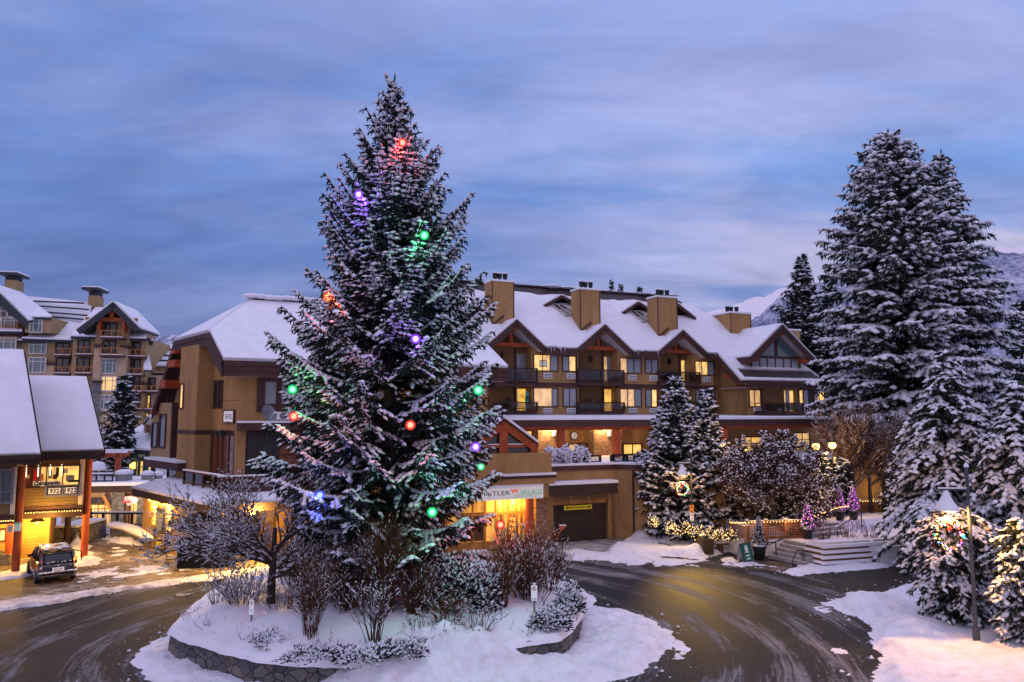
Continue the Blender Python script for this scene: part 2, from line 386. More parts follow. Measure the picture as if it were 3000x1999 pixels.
# road: wet asphalt with frost dragged round the island by tyres
def roadmat(name, base, frost, slush, amount, polar=True, cx=-4.5, cy=26.0, rough=(.58,.85), slw=.6):
    m, nt, b = newmat(name); v = coords(nt)
    sx = nd(nt, 'ShaderNodeSeparateXYZ'); nt.links.new(v, sx.inputs[0])
    dx = mathn(nt, 'SUBTRACT', sx.outputs[0], cx); dy = mathn(nt, 'SUBTRACT', sx.outputs[1], cy)
    rr = mathn(nt, 'SQRT', mathn(nt, 'ADD', mathn(nt, 'MULTIPLY', dx, dx), mathn(nt, 'MULTIPLY', dy, dy)))
    an = mathn(nt, 'ARCTAN2', dy, dx)
    cb = nd(nt, 'ShaderNodeCombineXYZ'); nt.links.new(mathn(nt, 'MULTIPLY', rr, 1.9), cb.inputs[0]); nt.links.new(mathn(nt, 'MULTIPLY', an, 1.3), cb.inputs[1])
    sv = cb.outputs[0] if polar else coords(nt, (.5,1.6,1))
    st = noise(nt, sv, 3.2, 8, .72, .4); st2 = noise(nt, sv, .8, 4, .6)
    big = noise(nt, v, .16, 5, .6, .5); fine = noise(nt, v, 14, 6, .7)
    a = mathn(nt, 'ADD', mathn(nt, 'MULTIPLY', st, .55), mathn(nt, 'MULTIPLY', big, .45))
    a = mathn(nt, 'ADD', a, mathn(nt, 'MULTIPLY', mathn(nt, 'SUBTRACT', fine, .5), .22))
    if polar:      # wheel ruts polished dark through the frost
        wob = mathn(nt, 'MULTIPLY', mathn(nt, 'SUBTRACT', noise(nt, v, .12, 2), .5), 3.0)
        fr2 = mathn(nt, 'FRACT', mathn(nt, 'MULTIPLY', mathn(nt, 'ADD', rr, wob), .52))
        rut = ramp(nt, [(.0, (1,1,1)), (.16, (.0,)*3), (.46, (.0,)*3), (.62, (1,1,1))]); nt.links.new(fr2, rut.inputs[0])
        a = mathn(nt, 'ADD', a, mathn(nt, 'MULTIPLY', mathn(nt, 'SUBTRACT', rut.outputs[0], .5), .085))
    rp = ramp(nt, [(amount, (0,0,0)), (amount+.05, (.45,)*3), (amount+.13, (1,1,1))]); nt.links.new(a, rp.inputs[0])
    sl = ramp(nt, [(.46, (0,0,0)), (.56, (1,1,1))]); nt.links.new(mathn(nt, 'ADD', mathn(nt, 'MULTIPLY', st2, .5), mathn(nt, 'MULTIPLY', big, .5)), sl.inputs[0])
    agg = ramp(nt, [(.3, tuple(c*.5 for c in base)), (.7, tuple(c*1.6 for c in base))]); nt.links.new(fine, agg.inputs[0])
    c = mixc(nt, mathn(nt, 'MULTIPLY', sl.outputs[0], slw), agg.outputs[0], slush)
    c = mixc(nt, mathn(nt, 'MULTIPLY', rp.outputs[0], .9), c, frost)
    nt.links.new(c, b.inputs['Base Color']); b.inputs['Specular IOR Level'].default_value = .10
    mr = nd(nt, 'ShaderNodeMapRange'); nt.links.new(mathn(nt, 'ADD', rp.outputs[0], mathn(nt, 'MULTIPLY', st2, .5)), mr.inputs[0])
    mr.inputs[3].default_value = rough[0]; mr.inputs[4].default_value = rough[1]
    ln(nt, mr, 0, b, 'Roughness')
    bumpn(nt, mathn(nt, 'ADD', fine, mathn(nt, 'MULTIPLY', rp.outputs[0], .8)), .45, .03, b); MAT[name] = m
roadmat('asphalt', (.020,.021,.025), (.25,.245,.265), (.040,.038,.038), .515, slw=.5)
roadmat('plaza_mat', (.075,.055,.036), (.60,.55,.52), (.21,.155,.10), .505, polar=False, rough=(.5,.85), slw=.85)
roadmat('asphalt_clear', (.022,.023,.027), (.34,.34,.37), (.035,.033,.034), .60, slw=.3)
roadmat('drive_mat', (.08,.07,.065), (.70,.68,.70), (.26,.23,.21), .45, polar=False, rough=(.5,.8))
# far hills
def hillmat(name, snow, wood, lo, hi, sc_):
    m, nt, b = newmat(name); v = coords(nt, (1,1,.6)); f = noise(nt, v, sc_, 10, .72); f2 = noise(nt, v, sc_*.12, 4, .6)
    q = mathn(nt, 'ADD', mathn(nt, 'MULTIPLY', f, .6), mathn(nt, 'MULTIPLY', f2, .4))
    r = ramp(nt, [(lo, snow), (hi, wood)]); nt.links.new(q, r.inputs[0]); ln(nt, r, 'Color', b, 'Base Color')
    b.inputs['Roughness'].default_value = 1; b.inputs['Specular IOR Level'].default_value = 0; MAT[name] = m
hillmat('hill_wood', (.60,.62,.72), (.10,.12,.19), .42, .56, .06)
hillmat('hill_snow', (.80,.76,.80), (.42,.44,.55), .50, .72, .02)
hillmat('hill_forest', (.50,.52,.64), (.12,.14,.23), .40, .54, .05)  # pale blue distance haze is mixed into the forest colour
# ---------------------------------------------------------------- sky: dusk, thin cloud over blue, unseen sky overhead and behind brightened as fill
w = bpy.data.worlds.new('World'); sc.world = w; w.use_nodes = True; nt = w.node_tree
bg = nt.nodes['Background']
tc = nd(nt, 'ShaderNodeTexCoord'); sx = nd(nt, 'ShaderNodeSeparateXYZ'); ln(nt, tc, 'Generated', sx, 0)
X, Y, Z = sx.outputs
def smooth(x, a, b):
    m = nd(nt, 'ShaderNodeMapRange'); m.interpolation_type = 'SMOOTHSTEP'; m.clamp = True
    nt.links.new(x, m.inputs[0]); m.inputs[1].default_value = a; m.inputs[2].default_value = b; return m.outputs[0]
zz = mathn(nt, 'ADD', mathn(nt, 'MAXIMUM', Z, 0.0), .22)
cb = nd(nt, 'ShaderNodeCombineXYZ'); nt.links.new(mathn(nt, 'DIVIDE', X, zz), cb.inputs[0]); nt.links.new(mathn(nt, 'DIVIDE', Y, zz), cb.inputs[1])
mp = nd(nt, 'ShaderNodeMapping'); mp.inputs['Rotation'].default_value = (0,0,R(-18)); mp.inputs['Scale'].default_value = (.55,1.25,1); mp.inputs['Location'].default_value = (2.3,.6,0)
ln(nt, cb, 0, mp, 0); v = mp.outputs[0]
n1 = noise(nt, v, 1.1, 5, .5, .4); n2 = noise(nt, v, 2.6, 6, .58, .5)
n4 = noise(nt, v, 6.5, 6, .6, .8)
cl = mathn(nt, 'ADD', mathn(nt, 'ADD', mathn(nt, 'MULTIPLY', n1, .55), mathn(nt, 'MULTIPLY', n2, .32)), mathn(nt, 'MULTIPLY', n4, .13))
right = smooth(X, -.45, .5); high = smooth(Z, .0, .5)
blue = mixc(nt, high, (.120,.195,.50), (.142,.268,.67))
blue = mixc(nt, mathn(nt, 'MULTIPLY', mathn(nt, 'MULTIPLY', right, high), .9), blue, (.185,.37,.84))
lav = mixc(nt, right, (.208,.262,.57), (.335,.395,.75))
cr = ramp(nt, [(.40, (0,0,0)), (.60, (1,1,1))], 'EASE'); nt.links.new(cl, cr.inputs[0])
c = mixc(nt, cr.outputs[0], blue, lav)
# thin brighter streaks and darker bars across them
mp2 = nd(nt, 'ShaderNodeMapping'); mp2.inputs['Rotation'].default_value = (0,0,R(-32)); mp2.inputs['Scale'].default_value = (.60,1.35,1); mp2.inputs['Location'].default_value = (5.1,1.7,0); ln(nt, cb, 0, mp2, 0)
sk1 = noise(nt, mp2.outputs[0], 1.5, 6, .55, .5); r1 = ramp(nt, [(.47, (0,0,0)), (.66, (1,1,1))], 'EASE'); nt.links.new(sk1, r1.inputs[0])
c = mixc(nt, mathn(nt, 'MULTIPLY', r1.outputs[0], .60), c, mixc(nt, right, (.29,.375,.75), (.44,.48,.83)))
sk2 = noise(nt, mp2.outputs[0], .9, 5, .55, .4); r2 = ramp(nt, [(.50, (0,0,0)), (.68, (1,1,1))], 'EASE'); nt.links.new(sk2, r2.inputs[0])
c = mixc(nt, mathn(nt, 'MULTIPLY', r2.outputs[0], .60), c, mixc(nt, right, (.128,.172,.43), (.24,.295,.60)))
# slate bank low on the left, pink-white cloud low on the right
low = mathn(nt, 'MULTIPLY', mathn(nt, 'SUBTRACT', 1.0, smooth(Z, .03, .34)), mathn(nt, 'SUBTRACT', 1.0, smooth(X, -.55, .2)))
c = mixc(nt, mathn(nt, 'MULTIPLY', low, .55), c, (.100,.135,.345))
n3 = noise(nt, v, 1.6, 6, .55, .4); pk = ramp(nt, [(.42, (0,0,0)), (.58, (1,1,1))], 'EASE'); nt.links.new(n3, pk.inputs[0])
pink = mathn(nt, 'MULTIPLY', mathn(nt, 'SUBTRACT', 1.0, smooth(Z, .15, .48)), smooth(X, .0, .5))
c = mixc(nt, mathn(nt, 'MULTIPLY', mathn(nt, 'MULTIPLY', pink, .8), mathn(nt, 'ADD', mathn(nt, 'MULTIPLY', pk.outputs[0], .9), .1)), c, (.56,.50,.70))
hz = mathn(nt, 'MULTIPLY', mathn(nt, 'SUBTRACT', 1.0, smooth(Z, .02, .2)), smooth(X, -.1, .4))
c = mixc(nt, mathn(nt, 'MULTIPLY', hz, .35), c, (.44,.43,.68))
mo = noise(nt, v, 4.2, 7, .58, .6); mr_ = ramp(nt, [(.34, (.85,.87,.90)), (.66, (1.14,1.13,1.10))]); nt.links.new(mo, mr_.inputs[0])
mm_ = nt.nodes.new('ShaderNodeMix'); mm_.data_type = 'RGBA'; mm_.blend_type = 'MULTIPLY'; mm_.inputs[0].default_value = 1.0; nt.links.new(c, mm_.inputs[6]); ln(nt, mr_, 0, mm_, 7); c = mm_.outputs[2]
# out-of-view sky above and behind the camera, coloured to light the snow
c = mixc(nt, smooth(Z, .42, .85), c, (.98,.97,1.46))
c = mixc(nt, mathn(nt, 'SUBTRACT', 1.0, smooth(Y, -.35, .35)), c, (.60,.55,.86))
sky = nd(nt, 'ShaderNodeTexSky'); sky.sky_type = 'NISHITA'; sky.sun_disc = False; sky.sun_elevation = R(3); sky.sun_rotation = R(200)
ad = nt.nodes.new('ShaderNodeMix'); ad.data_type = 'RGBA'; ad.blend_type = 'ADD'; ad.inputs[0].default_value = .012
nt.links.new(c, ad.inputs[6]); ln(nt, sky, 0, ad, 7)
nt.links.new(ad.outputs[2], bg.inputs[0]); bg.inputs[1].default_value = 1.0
sl = bpy.data.lights.new('sun', 'SUN'); so = bpy.data.objects.new('sun', sl); COL.objects.link(so)
sl.energy = .15; sl.angle = R(35); sl.color = (.95,.9,1); so.rotation_euler = (R(58), 0, R(-24))
def lamp(p, W, col=(1,.58,.18), r=.08, spot=None, tgt=None):
    l = bpy.data.lights.new('lamp_light', 'SPOT' if spot else 'POINT'); l.energy = W; l.color = col; l.shadow_soft_size = r
    o = bpy.data.objects.new('lamp_light', l); COL.objects.link(o); o.location = p
    if spot:
        l.spot_size = R(spot); l.spot_blend = 1.0
        d = Vector(tgt)-Vector(p); o.rotation_euler = d.to_track_quat('-Z', 'Y').to_euler()
    return o
# ---------------------------------------------------------------- noise for terrain
_rs = np.random.RandomState(5); _H = _rs.rand(256,256)
def vnoise(x, y):
    xi = np.floor(x).astype(int); yi = np.floor(y).astype(int); fx = x-xi; fy = y-yi
    fx = fx*fx*(3-2*fx); fy = fy*fy*(3-2*fy)
    g = lambda i, j: _H[i & 255, j & 255]
    return (g(xi,yi)*(1-fx)+g(xi+1,yi)*fx)*(1-fy)+(g(xi,yi+1)*(1-fx)+g(xi+1,yi+1)*fx)*fy
def fbm(x, y, o=4, g=.5):
    s = 0; a = 1; t = 0
    for i in range(o): s = s+a*(vnoise(x*2**i+17.3*i, y*2**i+9.1*i)-.5); t += a; a *= g
    return s/t*2
def sdist(px, py, poly):
    d = np.full(px.shape, 1e9); ins = np.zeros(px.shape, bool); n = len(poly)
    for i in range(n):
        ax, ay = poly[i][0], poly[i][1]; bx, by = poly[(i+1) % n][0], poly[(i+1) % n][1]
        ex, ey = bx-ax, by-ay; L = ex*ex+ey*ey+1e-9
        t = np.clip(((px-ax)*ex+(py-ay)*ey)/L, 0, 1)
        d = np.minimum(d, np.hypot(px-ax-t*ex, py-ay-t*ey))
        c = ((ay > py) != (by > py)) & (px < (bx-ax)*(py-ay)/(by-ay+1e-12)+ax); ins ^= c
    return np.where(ins, d, -d)
def sstep(x): x = np.clip(x, 0, 1); return x*x*(3-2*x)
def snow_patch(name, poly, h, ew=.8, amp=.1, cell=.10, base=0.0, bumps=(), jag=.35, mat='snow_bank', freq=.9, cap=None, zoff=-.05, clod=.03, lip=0):
    xs = [p[0] for p in poly]; ys = [p[1] for p in poly]
    x = np.arange(min(xs)-.6, max(xs)+.6, cell); y = np.arange(min(ys)-.6, max(ys)+.6, cell)
    gx, gy = np.meshgrid(x, y); sd = sdist(gx, gy, poly)+fbm(gx*.9, gy*.9, 4)*jag+fbm(gx*4, gy*4, 3)*jag*.35
    e = sstep(sd/ew)
    z = base+zoff+h*e+amp*fbm(gx*freq, gy*freq, 5, .6)*e+amp*.55*np.abs(fbm(gx*freq*4, gy*freq*4, 4, .65))*e+clod*fbm(gx*7, gy*7, 3, .7)
    for bx, by, bh, bw in bumps:
        r2 = ((gx-bx)**2+(gy-by)**2)/(bw*bw)
        z = z+bh*np.exp(-r2)*(1+.35*fbm(gx*1.6, gy*1.6, 4))*e
    if cap is not None: z = cap(gx, gy, z)
    if lip: z = z-lip*(1-sstep((sd+.1)/.2))
    keep = sd > -.12
    idx = np.arange(gx.size).reshape(gx.shape)
    q = keep[:-1,:-1] & keep[1:,:-1] & keep[:-1,1:] & keep[1:,1:]
    f = np.stack([idx[:-1,:-1][q], idx[:-1,1:][q], idx[1:,1:][q], idx[1:,:-1][q]], 1)
    us, inv = np.unique(f, return_inverse=True); f = inv.reshape(f.shape)
    vv = np.stack([gx.ravel(), gy.ravel(), z.ravel()], 1)[us]
    if clod:                       # loose lumps thrown off the edge
        R_ = np.random.RandomState(len(us)); per = [Vector((a[0], a[1])) for a in poly]; C_ = []
        for i in range(len(per)):
            a, b2 = per[i], per[(i+1) % len(per)]; L_ = (b2-a).length
            for _ in range(int(L_*3.0)):
                p = a.lerp(b2, R_.rand()); q = abs(R_.normal(0, .45)); an = R_.rand()*6.28; C_.append((p.x+math.cos(an)*q, p.y+math.sin(an)*q, max(-.02, base-.02), (.018+.075*R_.rand()**3)*min(1, clod/.03)))
        C_ = np.array(C_); unit = np.array([(1,0,0),(0,1,0),(-1,0,0),(0,-1,0),(.2,.1,.9),(0,0,-.5)]); fo = np.array([(0,1,4),(1,2,4),(2,3,4),(3,0,4),(1,0,5),(2,1,5),(3,2,5),(0,3,5)])
        cv = (C_[:,None,:3]+unit[None]*C_[:,None,3:]*(.7+.6*R_.rand(len(C_),6,1))).reshape(-1,3); cf = ((np.arange(len(C_))*6)[:,None,None]+fo[None]).reshape(-1,3)+len(vv)
        vv = np.concatenate([vv, cv]); o = npmesh(name, vv, [(f, 0), (cf, 0)], [mat], smooth=True)
    else: o = npmesh(name, vv, [(f, 0)], [mat], smooth=True)
    o['kind'] = 'structure'; return o
# ---------------------------------------------------------------- ground to the horizon, dropping to the lower village at the back left
gxs = np.concatenate([np.linspace(-4000,-120,14), np.linspace(-100,100,61), np.linspace(120,4000,14)])
gys = np.concatenate([np.linspace(-300,0,4), np.linspace(8,50,8), np.linspace(50.6,58,12), np.linspace(60,130,15), np.linspace(150,5000,16)])
gx, gy = np.meshgrid(gxs, gys)
gz = -.06-3.0*sstep((gy-50.4)/2.0)*sstep((-13.5-gx)/3)
idx = np.arange(gx.size).reshape(gx.shape)
f = np.stack([idx[:-1,:-1].ravel(), idx[:-1,1:].ravel(), idx[1:,1:].ravel(), idx[1:,:-1].ravel()], 1)
tag(npmesh('ground', np.stack([gx.ravel(), gy.ravel(), gz.ravel()], 1), [(f, 0)], ['snow']), kind='structure')
def sheet(name, poly, z, mat):
    m = MB(); m.add([(p[0], p[1], z) for p in poly], [tuple(range(len(poly)))], mat)
    return tag(m.build(name), kind='structure')
def PG(c, pts, z=0): return [G(*c(*p), z) for p in pts]
sheet('road', [(-70,6),(45,6),(45,40),(20,46),(-12,46),(-16,38),(-70,38)], -.03, 'asphalt')
sheet('plaza', PG(cO, [(-400,1425),(560,1318),(760,1290),(760,1232),(345,1215),(235,1201.5),(-300,1225)]), -.022, 'plaza_mat')
sheet('driveway', PG(cK, [(1000,300),(1330,215),(1500,180),(1780,150),(1950,170),(2030,330),(1700,352),(1300,340)]), -.024, 'drive_mat')
sheet('side_road', PG(cI, [(60,850),(250,845),(860,800),(1300,780),(1300,1000),(700,1040),(500,1000),(260,900)]), -.022, 'asphalt_clear')
m = MB(); cc = G(*cH(1180,1428)); ex = (G(*cH(1480,1428))-cc).length*.98; ey = (G(*cH(1180,1385))-cc).length
m.add([(cc.x+ex*math.cos(t)*(1+.05*math.sin(3*t)), cc.y+ey*math.sin(t)*(1+.06*math.sin(4*t)), -.018) for t in [2*math.pi*i/40 for i in range(40)]], [tuple(range(40))], 'plaza_mat')
tag(m.build('path'), kind='structure')
# ---------------------------------------------------------------- traffic island: stone wall with a snowy bed
ISL_D = [(393,1447),(420,1459),(450,1470),(520,1490),(600,1510),(690,1520),(800,1522),(920,1516),(1040,1502),(1151,1484),(1280,1463),(1307,1446),(1328,1416),(1335,1380),(1310,1345),(1250,1320),(1150,1300),(1000,1285),(850,1283),(700,1292),(600,1310),(520,1335),(458,1382),(415,1420)]
IZ = .80
ISL = PG(cO, ISL_D, IZ)
def resample(poly, n):
    P = [Vector((p[0], p[1])) for p in poly]; P.append(P[0]); L = [0]
    for a, b in zip(P[:-1], P[1:]): L.append(L[-1]+(b-a).length)
    out = []; j = 0
    for i in range(n):
        t = L[-1]*i/n
        while L[j+1] < t: j += 1
        k = (t-L[j])/(L[j+1]-L[j]); out.append(P[j].lerp(P[j+1], k))
    return out
iw = resample(ISL, 150); m = MB(); n = len(iw); cen = sum(iw, Vector((0,0)))/n
vs = []; rnd = random.Random(3)
for i, p in enumerate(iw):
    t = (iw[(i+1) % n]-iw[i-1]).normalized(); nn = Vector((t.y, -t.x))
    if nn.dot(p-cen) < 0: nn = -nn
    j = [rnd.uniform(-.035,.035) for _ in range(4)]
    vs += [(p.x+nn.x*(.10+j[0]), p.y+nn.y*(.10+j[0]), -.15), (p.x+nn.x*(.05+j[1]), p.y+nn.y*(.05+j[1]), IZ*.45), (p.x+nn.x*j[2], p.y+nn.y*j[2], IZ+j[3]*.6), (p.x-nn.x*.4, p.y-nn.y*.4, IZ+j[3]*.6-.05)]
fs = []
for i in range(n):
    a = 4*i; b = 4*((i+1) % n)
    for k in range(3): fs.append((a+k, b+k, b+k+1, a+k+1))
m.add(vs, fs, 'stone')
tag(m.build('retaining_wall'), 'low curved dry stone wall around the round snowy tree bed', 'wall')
nr = 46; ang = np.array([[p.x, p.y] for p in resample(ISL, 260)]); cv2 = np.array([cen.x, cen.y]); na = len(ang)
rad0 = ang-cv2; lenr = np.linalg.norm(rad0, axis=1, keepdims=True); jit = .13+.10*fbm(ang[:,0]*1.1, ang[:,1]*1.1, 4)[:,None]
outl = cv2+rad0*(1+jit/lenr); ts = np.concatenate([np.linspace(0,.9,nr-9), np.linspace(.92,1,9)])
P_ = cv2[None,None]+(outl-cv2)[None]*ts[:,None,None]; gx, gy = P_[...,0], P_[...,1]; sd = np.linalg.norm(outl-cv2, axis=1)[None]*(1-ts[:,None])
gz = IZ+.05+.45*sstep(sd/1.9)+.11*fbm(gx*.7, gy*.7, 5, .6)*sstep(sd/.5)+.05*np.abs(fbm(gx*3, gy*3, 4))*sstep(sd/.2)+.25*np.exp(-((gx+4.3)**2+(gy-26)**2)/9)-.17*(1-sstep(sd/.13))+.03*fbm(gx*5, gy*5, 3)
idx = np.arange(gx.size).reshape(gx.shape); nx = np.roll(idx, -1, 1)
f = np.stack([idx[:-1].ravel(), idx[1:].ravel(), nx[1:].ravel(), nx[:-1].ravel()], 1)
tag(npmesh('snow_bed', np.stack([gx.ravel(), gy.ravel(), gz.ravel()], 1), [(f, 0)], ['snow'], smooth=True), kind='structure')
def frost(c, pts, seed, h=.05): return snow_patch('frost', PG(c, pts), h, 1.6, .075, .075, 0, jag=.9, freq=1.7, zoff=-.062, clod=.012, mat='snow_bank')
g1 = G(*cO(970,1560)); g2 = G(*cO(1240,1535)); g3 = G(*cO(1440,1490)); g4 = G(*cO(860,1580)); g5 = G(*cO(1070,1550)); g6 = G(*cO(1130,1548))
snow_patch('snow_bank', PG(cO, [(480,1372),(430,1412),(380,1445),(325,1480),(283,1520),(300,1550),(325,1600),(500,1660),(1000,1720),(1290,1590),(1440,1566),(1500,1535),(1540,1490),(1562,1452),(1520,1425),(1450,1402),(1390,1388),(1345,1352),(1290,1370),(1250,1420),(900,1470),(520,1440)]), .20, .8, .17, .09, -.02,
    bumps=[(g1.x,g1.y,.85,1.1),(g4.x,g4.y,.65,1.2),(g5.x,g5.y,.70,1.0),(g6.x,g6.y,.45,1.0),(g2.x,g2.y,.18,1.3),(g3.x,g3.y,.22,1.3)])
b2 = [G(*cO(x, y)) for x, y in ((2000,1395),(2090,1375),(2110,1450))]
snow_patch('snow_bank', PG(cO, [(1895,1388),(1960,1362),(2030,1366),(2085,1342),(2110,1320),(2353,1290),(2600,1290),(2700,1700),(2150,1700),(1995,1570),(2010,1500),(1990,1440),(1930,1408)]), .22, 1.0, .17, .10, 0, bumps=[(p.x,p.y,.3,.9) for p in b2])
snow_patch('snow_bank', PG(cK, [(1010,300),(1250,275),(1400,285),(1560,290),(1800,312),(2000,320),(2120,345),(2060,374),(1900,380),(1600,362),(1300,345),(1060,345)]), .10, .4, .08, .12, 0, jag=.7)
b3 = [G(*cH(x, y)) for x, y in ((40,1150),(130,1180),(480,1230),(250,1200),(600,1330),(440,1330),(860,1310))]
snow_patch('snow_bank', PG(cH, [(-60,1180),(10,1095),(60,1050),(300,1090),(560,1150),(900,1170),(1060,1200),(1010,1260),(850,1330),(690,1360),(560,1370),(300,1345),(60,1370),(-90,1390),(-260,1330),(-150,1240)]), .32, .7, .12, .11, 0,
    bumps=[(b3[0].x,b3[0].y,.65,1.0),(b3[1].x,b3[1].y,.25,1.2),(b3[2].x,b3[2].y,.30,.8),(b3[3].x,b3[3].y,.25,1.1),(b3[4].x,b3[4].y,.25,.5),(b3[5].x,b3[5].y,.15,.5)])
snow_patch('snow_ridge', PG(cO, [(-120,1395),(60,1374),(200,1356),(330,1339),(450,1322),(550,1306),(640,1296),(640,1310),(560,1320),(470,1334),(340,1352),(210,1371),(90,1391),(-120,1420)]), .10, .35, .07, .1, 0, jag=.55, mat='snow_ridge', freq=1.4)
b5 = [G(*cB(x, y)) for x, y in ((610,985),(640,960),(1000,900),(1120,925),(1230,955))]
snow_patch('snow_bank', PG(cB, [(-60,1225),(90,1210),(165,1165),(290,1150),(300,1185),(260,1245),(150,1265),(-60,1290)]), .14, .4, .06, .1, 0)
snow_patch('snow_bank', PG(cB, [(550,1000),(600,945),(680,930),(740,985),(840,1100),(760,1160),(640,1185),(600,1110)]), .18, .6, .1, .1, 0, bumps=[(b5[0].x,b5[0].y,.8,.55),(b5[1].x,b5[1].y,.5,.5)], jag=.6)
snow_patch('snow_bank', PG(cB, [(860,935),(900,890),(1020,870),(1150,880),(1250,905),(1310,965),(1240,990),(1100,990),(960,975)]), .22, .6, .1, .1, 0, bumps=[(p.x,p.y,.55,.8) for p in b5[2:]])
snow_patch('snow_bank', PG(cD, [(240,1215),(330,1245),(430,1300),(420,1330),(330,1290),(250,1262)]), .12, .35, .06, .1, 0)
snow_patch('snow_bank', PG(cI, [(-40,842),(130,795),(250,790),(560,765),(850,740),(850,795),(500,832),(250,852),(60,866)]), .14, .4, .07, .1, 0)
frost(cO, [(1470,1405),(1560,1430),(1610,1475),(1590,1530),(1500,1600),(1400,1590),(1480,1530),(1530,1480),(1500,1440)], 1)
frost(cO, [(1180,1268),(1330,1262),(1480,1268),(1650,1285),(1640,1310),(1450,1300),(1300,1290),(1190,1290)], 2)
frost(cO, [(1640,1270),(1800,1290),(1830,1310),(1740,1318),(1640,1300)], 3)
frost(cO, [(1850,1370),(1960,1345),(2060,1350),(2000,1380),(1940,1420),(1990,1500),(1960,1580),(1880,1560),(1900,1470),(1840,1400)], 4)
frost(cO, [(470,1395),(400,1425),(300,1470),(250,1520),(280,1590),(340,1580),(320,1510),(400,1450)], 5)
frost(cO, [(20,1330),(200,1300),(330,1290),(480,1290),(540,1300),(400,1325),(200,1345),(60,1365)], 6, .03)
frost(cO, [(240,1255),(330,1250),(350,1275),(280,1290),(200,1280)], 7, .04)
for i_, (x_, y_, c_) in enumerate(((1003,1051,cB),(985,1273,cB),(1530,1402,cB))):
    p_ = G(*c_(x_, y_)); m = MB(); m.cyl((p_.x, p_.y, -.03), (p_.x, p_.y, -.010), .36, .36, 24, 'rubber'); m.cyl((p_.x, p_.y, -.010), (p_.x, p_.y, -.006), .30, .30, 24, 'grey_metal')
    tag(m.build('manhole_cover'), ['round manhole cover near the yellow poster stand','round manhole cover in the middle of the left plaza','round manhole cover in the road left of the island'][i_], 'manhole cover')
# ---------------------------------------------------------------- hills
def hill(name, pts, Y, depth, mat, rough=.06, n=160, seed=0):
    """ridge line through survey points at distance Y; slopes toward the viewer"""
    P = [AtY(*p, Y) for p in pts]; xs = np.linspace(P[0].x, P[-1].x, n); zs = np.interp(xs, [p.x for p in P], [p.z for p in P])
    hh = max(zs)-HC; k = 26
    gx = np.tile(xs, (k,1)); t = np.linspace(0,1,k)[:,None]
    sc_ = (P[-1].x-P[0].x)/9
    gy = Y-depth*t+0*gx
    gz = -20+(zs[None]+20)*(1-t)**1.15+hh*rough*fbm(gx/sc_+seed, gy/sc_, 6, .6)*(1-.3*t)
    gz = gz+hh*rough*.4*fbm(gx/sc_*9+seed, gy/sc_*9, 3)
    idx = np.arange(gx.size).reshape(gx.shape)
    f = np.stack([idx[:-1,:-1].ravel(), idx[:-1,1:].ravel(), idx[1:,1:].ravel(), idx[1:,:-1].ravel()], 1)
    tag(npmesh(name, np.stack([gx.ravel(), gy.ravel(), gz.ravel()], 1), [(f, 0)], [mat], smooth=True), kind='structure')
hill('hills', [(-900,1000),(100,990),(380,980),(440,976),(480,984),(520,982),(600,1000),(900,1010),(1100,1060)], 1300, 500, 'hill_wood', .10, seed=2)
hill('hills', [(1900,1120),(1980,1000),(2060,915),(2130,905),(2200,880),(2260,860),(2330,830),(2600,760),(2800,745),(2930,720),(2990,728),(3150,720),(3600,800)], 3600, 1200, 'hill_snow', .05, seed=8)
hill('hills', [(2060,980),(2180,960),(2240,905),(2290,870),(2400,830),(2600,790),(2850,745),(2920,742),(3000,748),(3100,760),(3500,820)], 2400, 900, 'hill_forest', .06, seed=5)
# ---------------------------------------------------------------- building pieces
def window(parent, pl, rc, pane, d=0.0, fw=.07, muls=(), hmul=(), frame='brown', name='window', dep=.08, label=None, sill=None, split=None):
    """frame proud of the wall, pane set in it; split: [(fraction, material)] for panes with different curtains"""
    s0, s1, z0, z1 = rc
    m = MB(); W = s1-s0
    m.pbox(pl, s0-fw, s0, z0-fw, z1+fw, d-.02, d+dep, frame); m.pbox(pl, s1, s1+fw, z0-fw, z1+fw, d-.02, d+dep, frame)
    m.pbox(pl, s0, s1, z1, z1+fw, d-.02, d+dep-.004, frame); m.pbox(pl, s0, s1, z0-fw, z0, d-.02, d+dep-.004, frame)
    for k in muls: m.pbox(pl, s0+W*k-fw*.35, s0+W*k+fw*.35, z0, z1, d-.02, d+dep-.01, frame)
    for k in hmul: m.pbox(pl, s0, s1, z0+(z1-z0)*k-fw*.35, z0+(z1-z0)*k+fw*.35, d-.02, d+dep-.014, frame)
    if sill: m.pbox(pl, s0-fw*1.5, s1+fw*1.5, z0-fw-.05, z0-fw, d, d+dep+.06, sill)
    o = m.build(name, parent)
    if label: o['label'] = label
    cuts = split or [(1.0, pane)]; a = 0
    for k, mt in cuts:
        p = MB(); p.pbox(pl, s0+W*a, s0+W*k, z0, z1, d-.03, d+.012, mt); p.build('pane', o); a = k
    return o
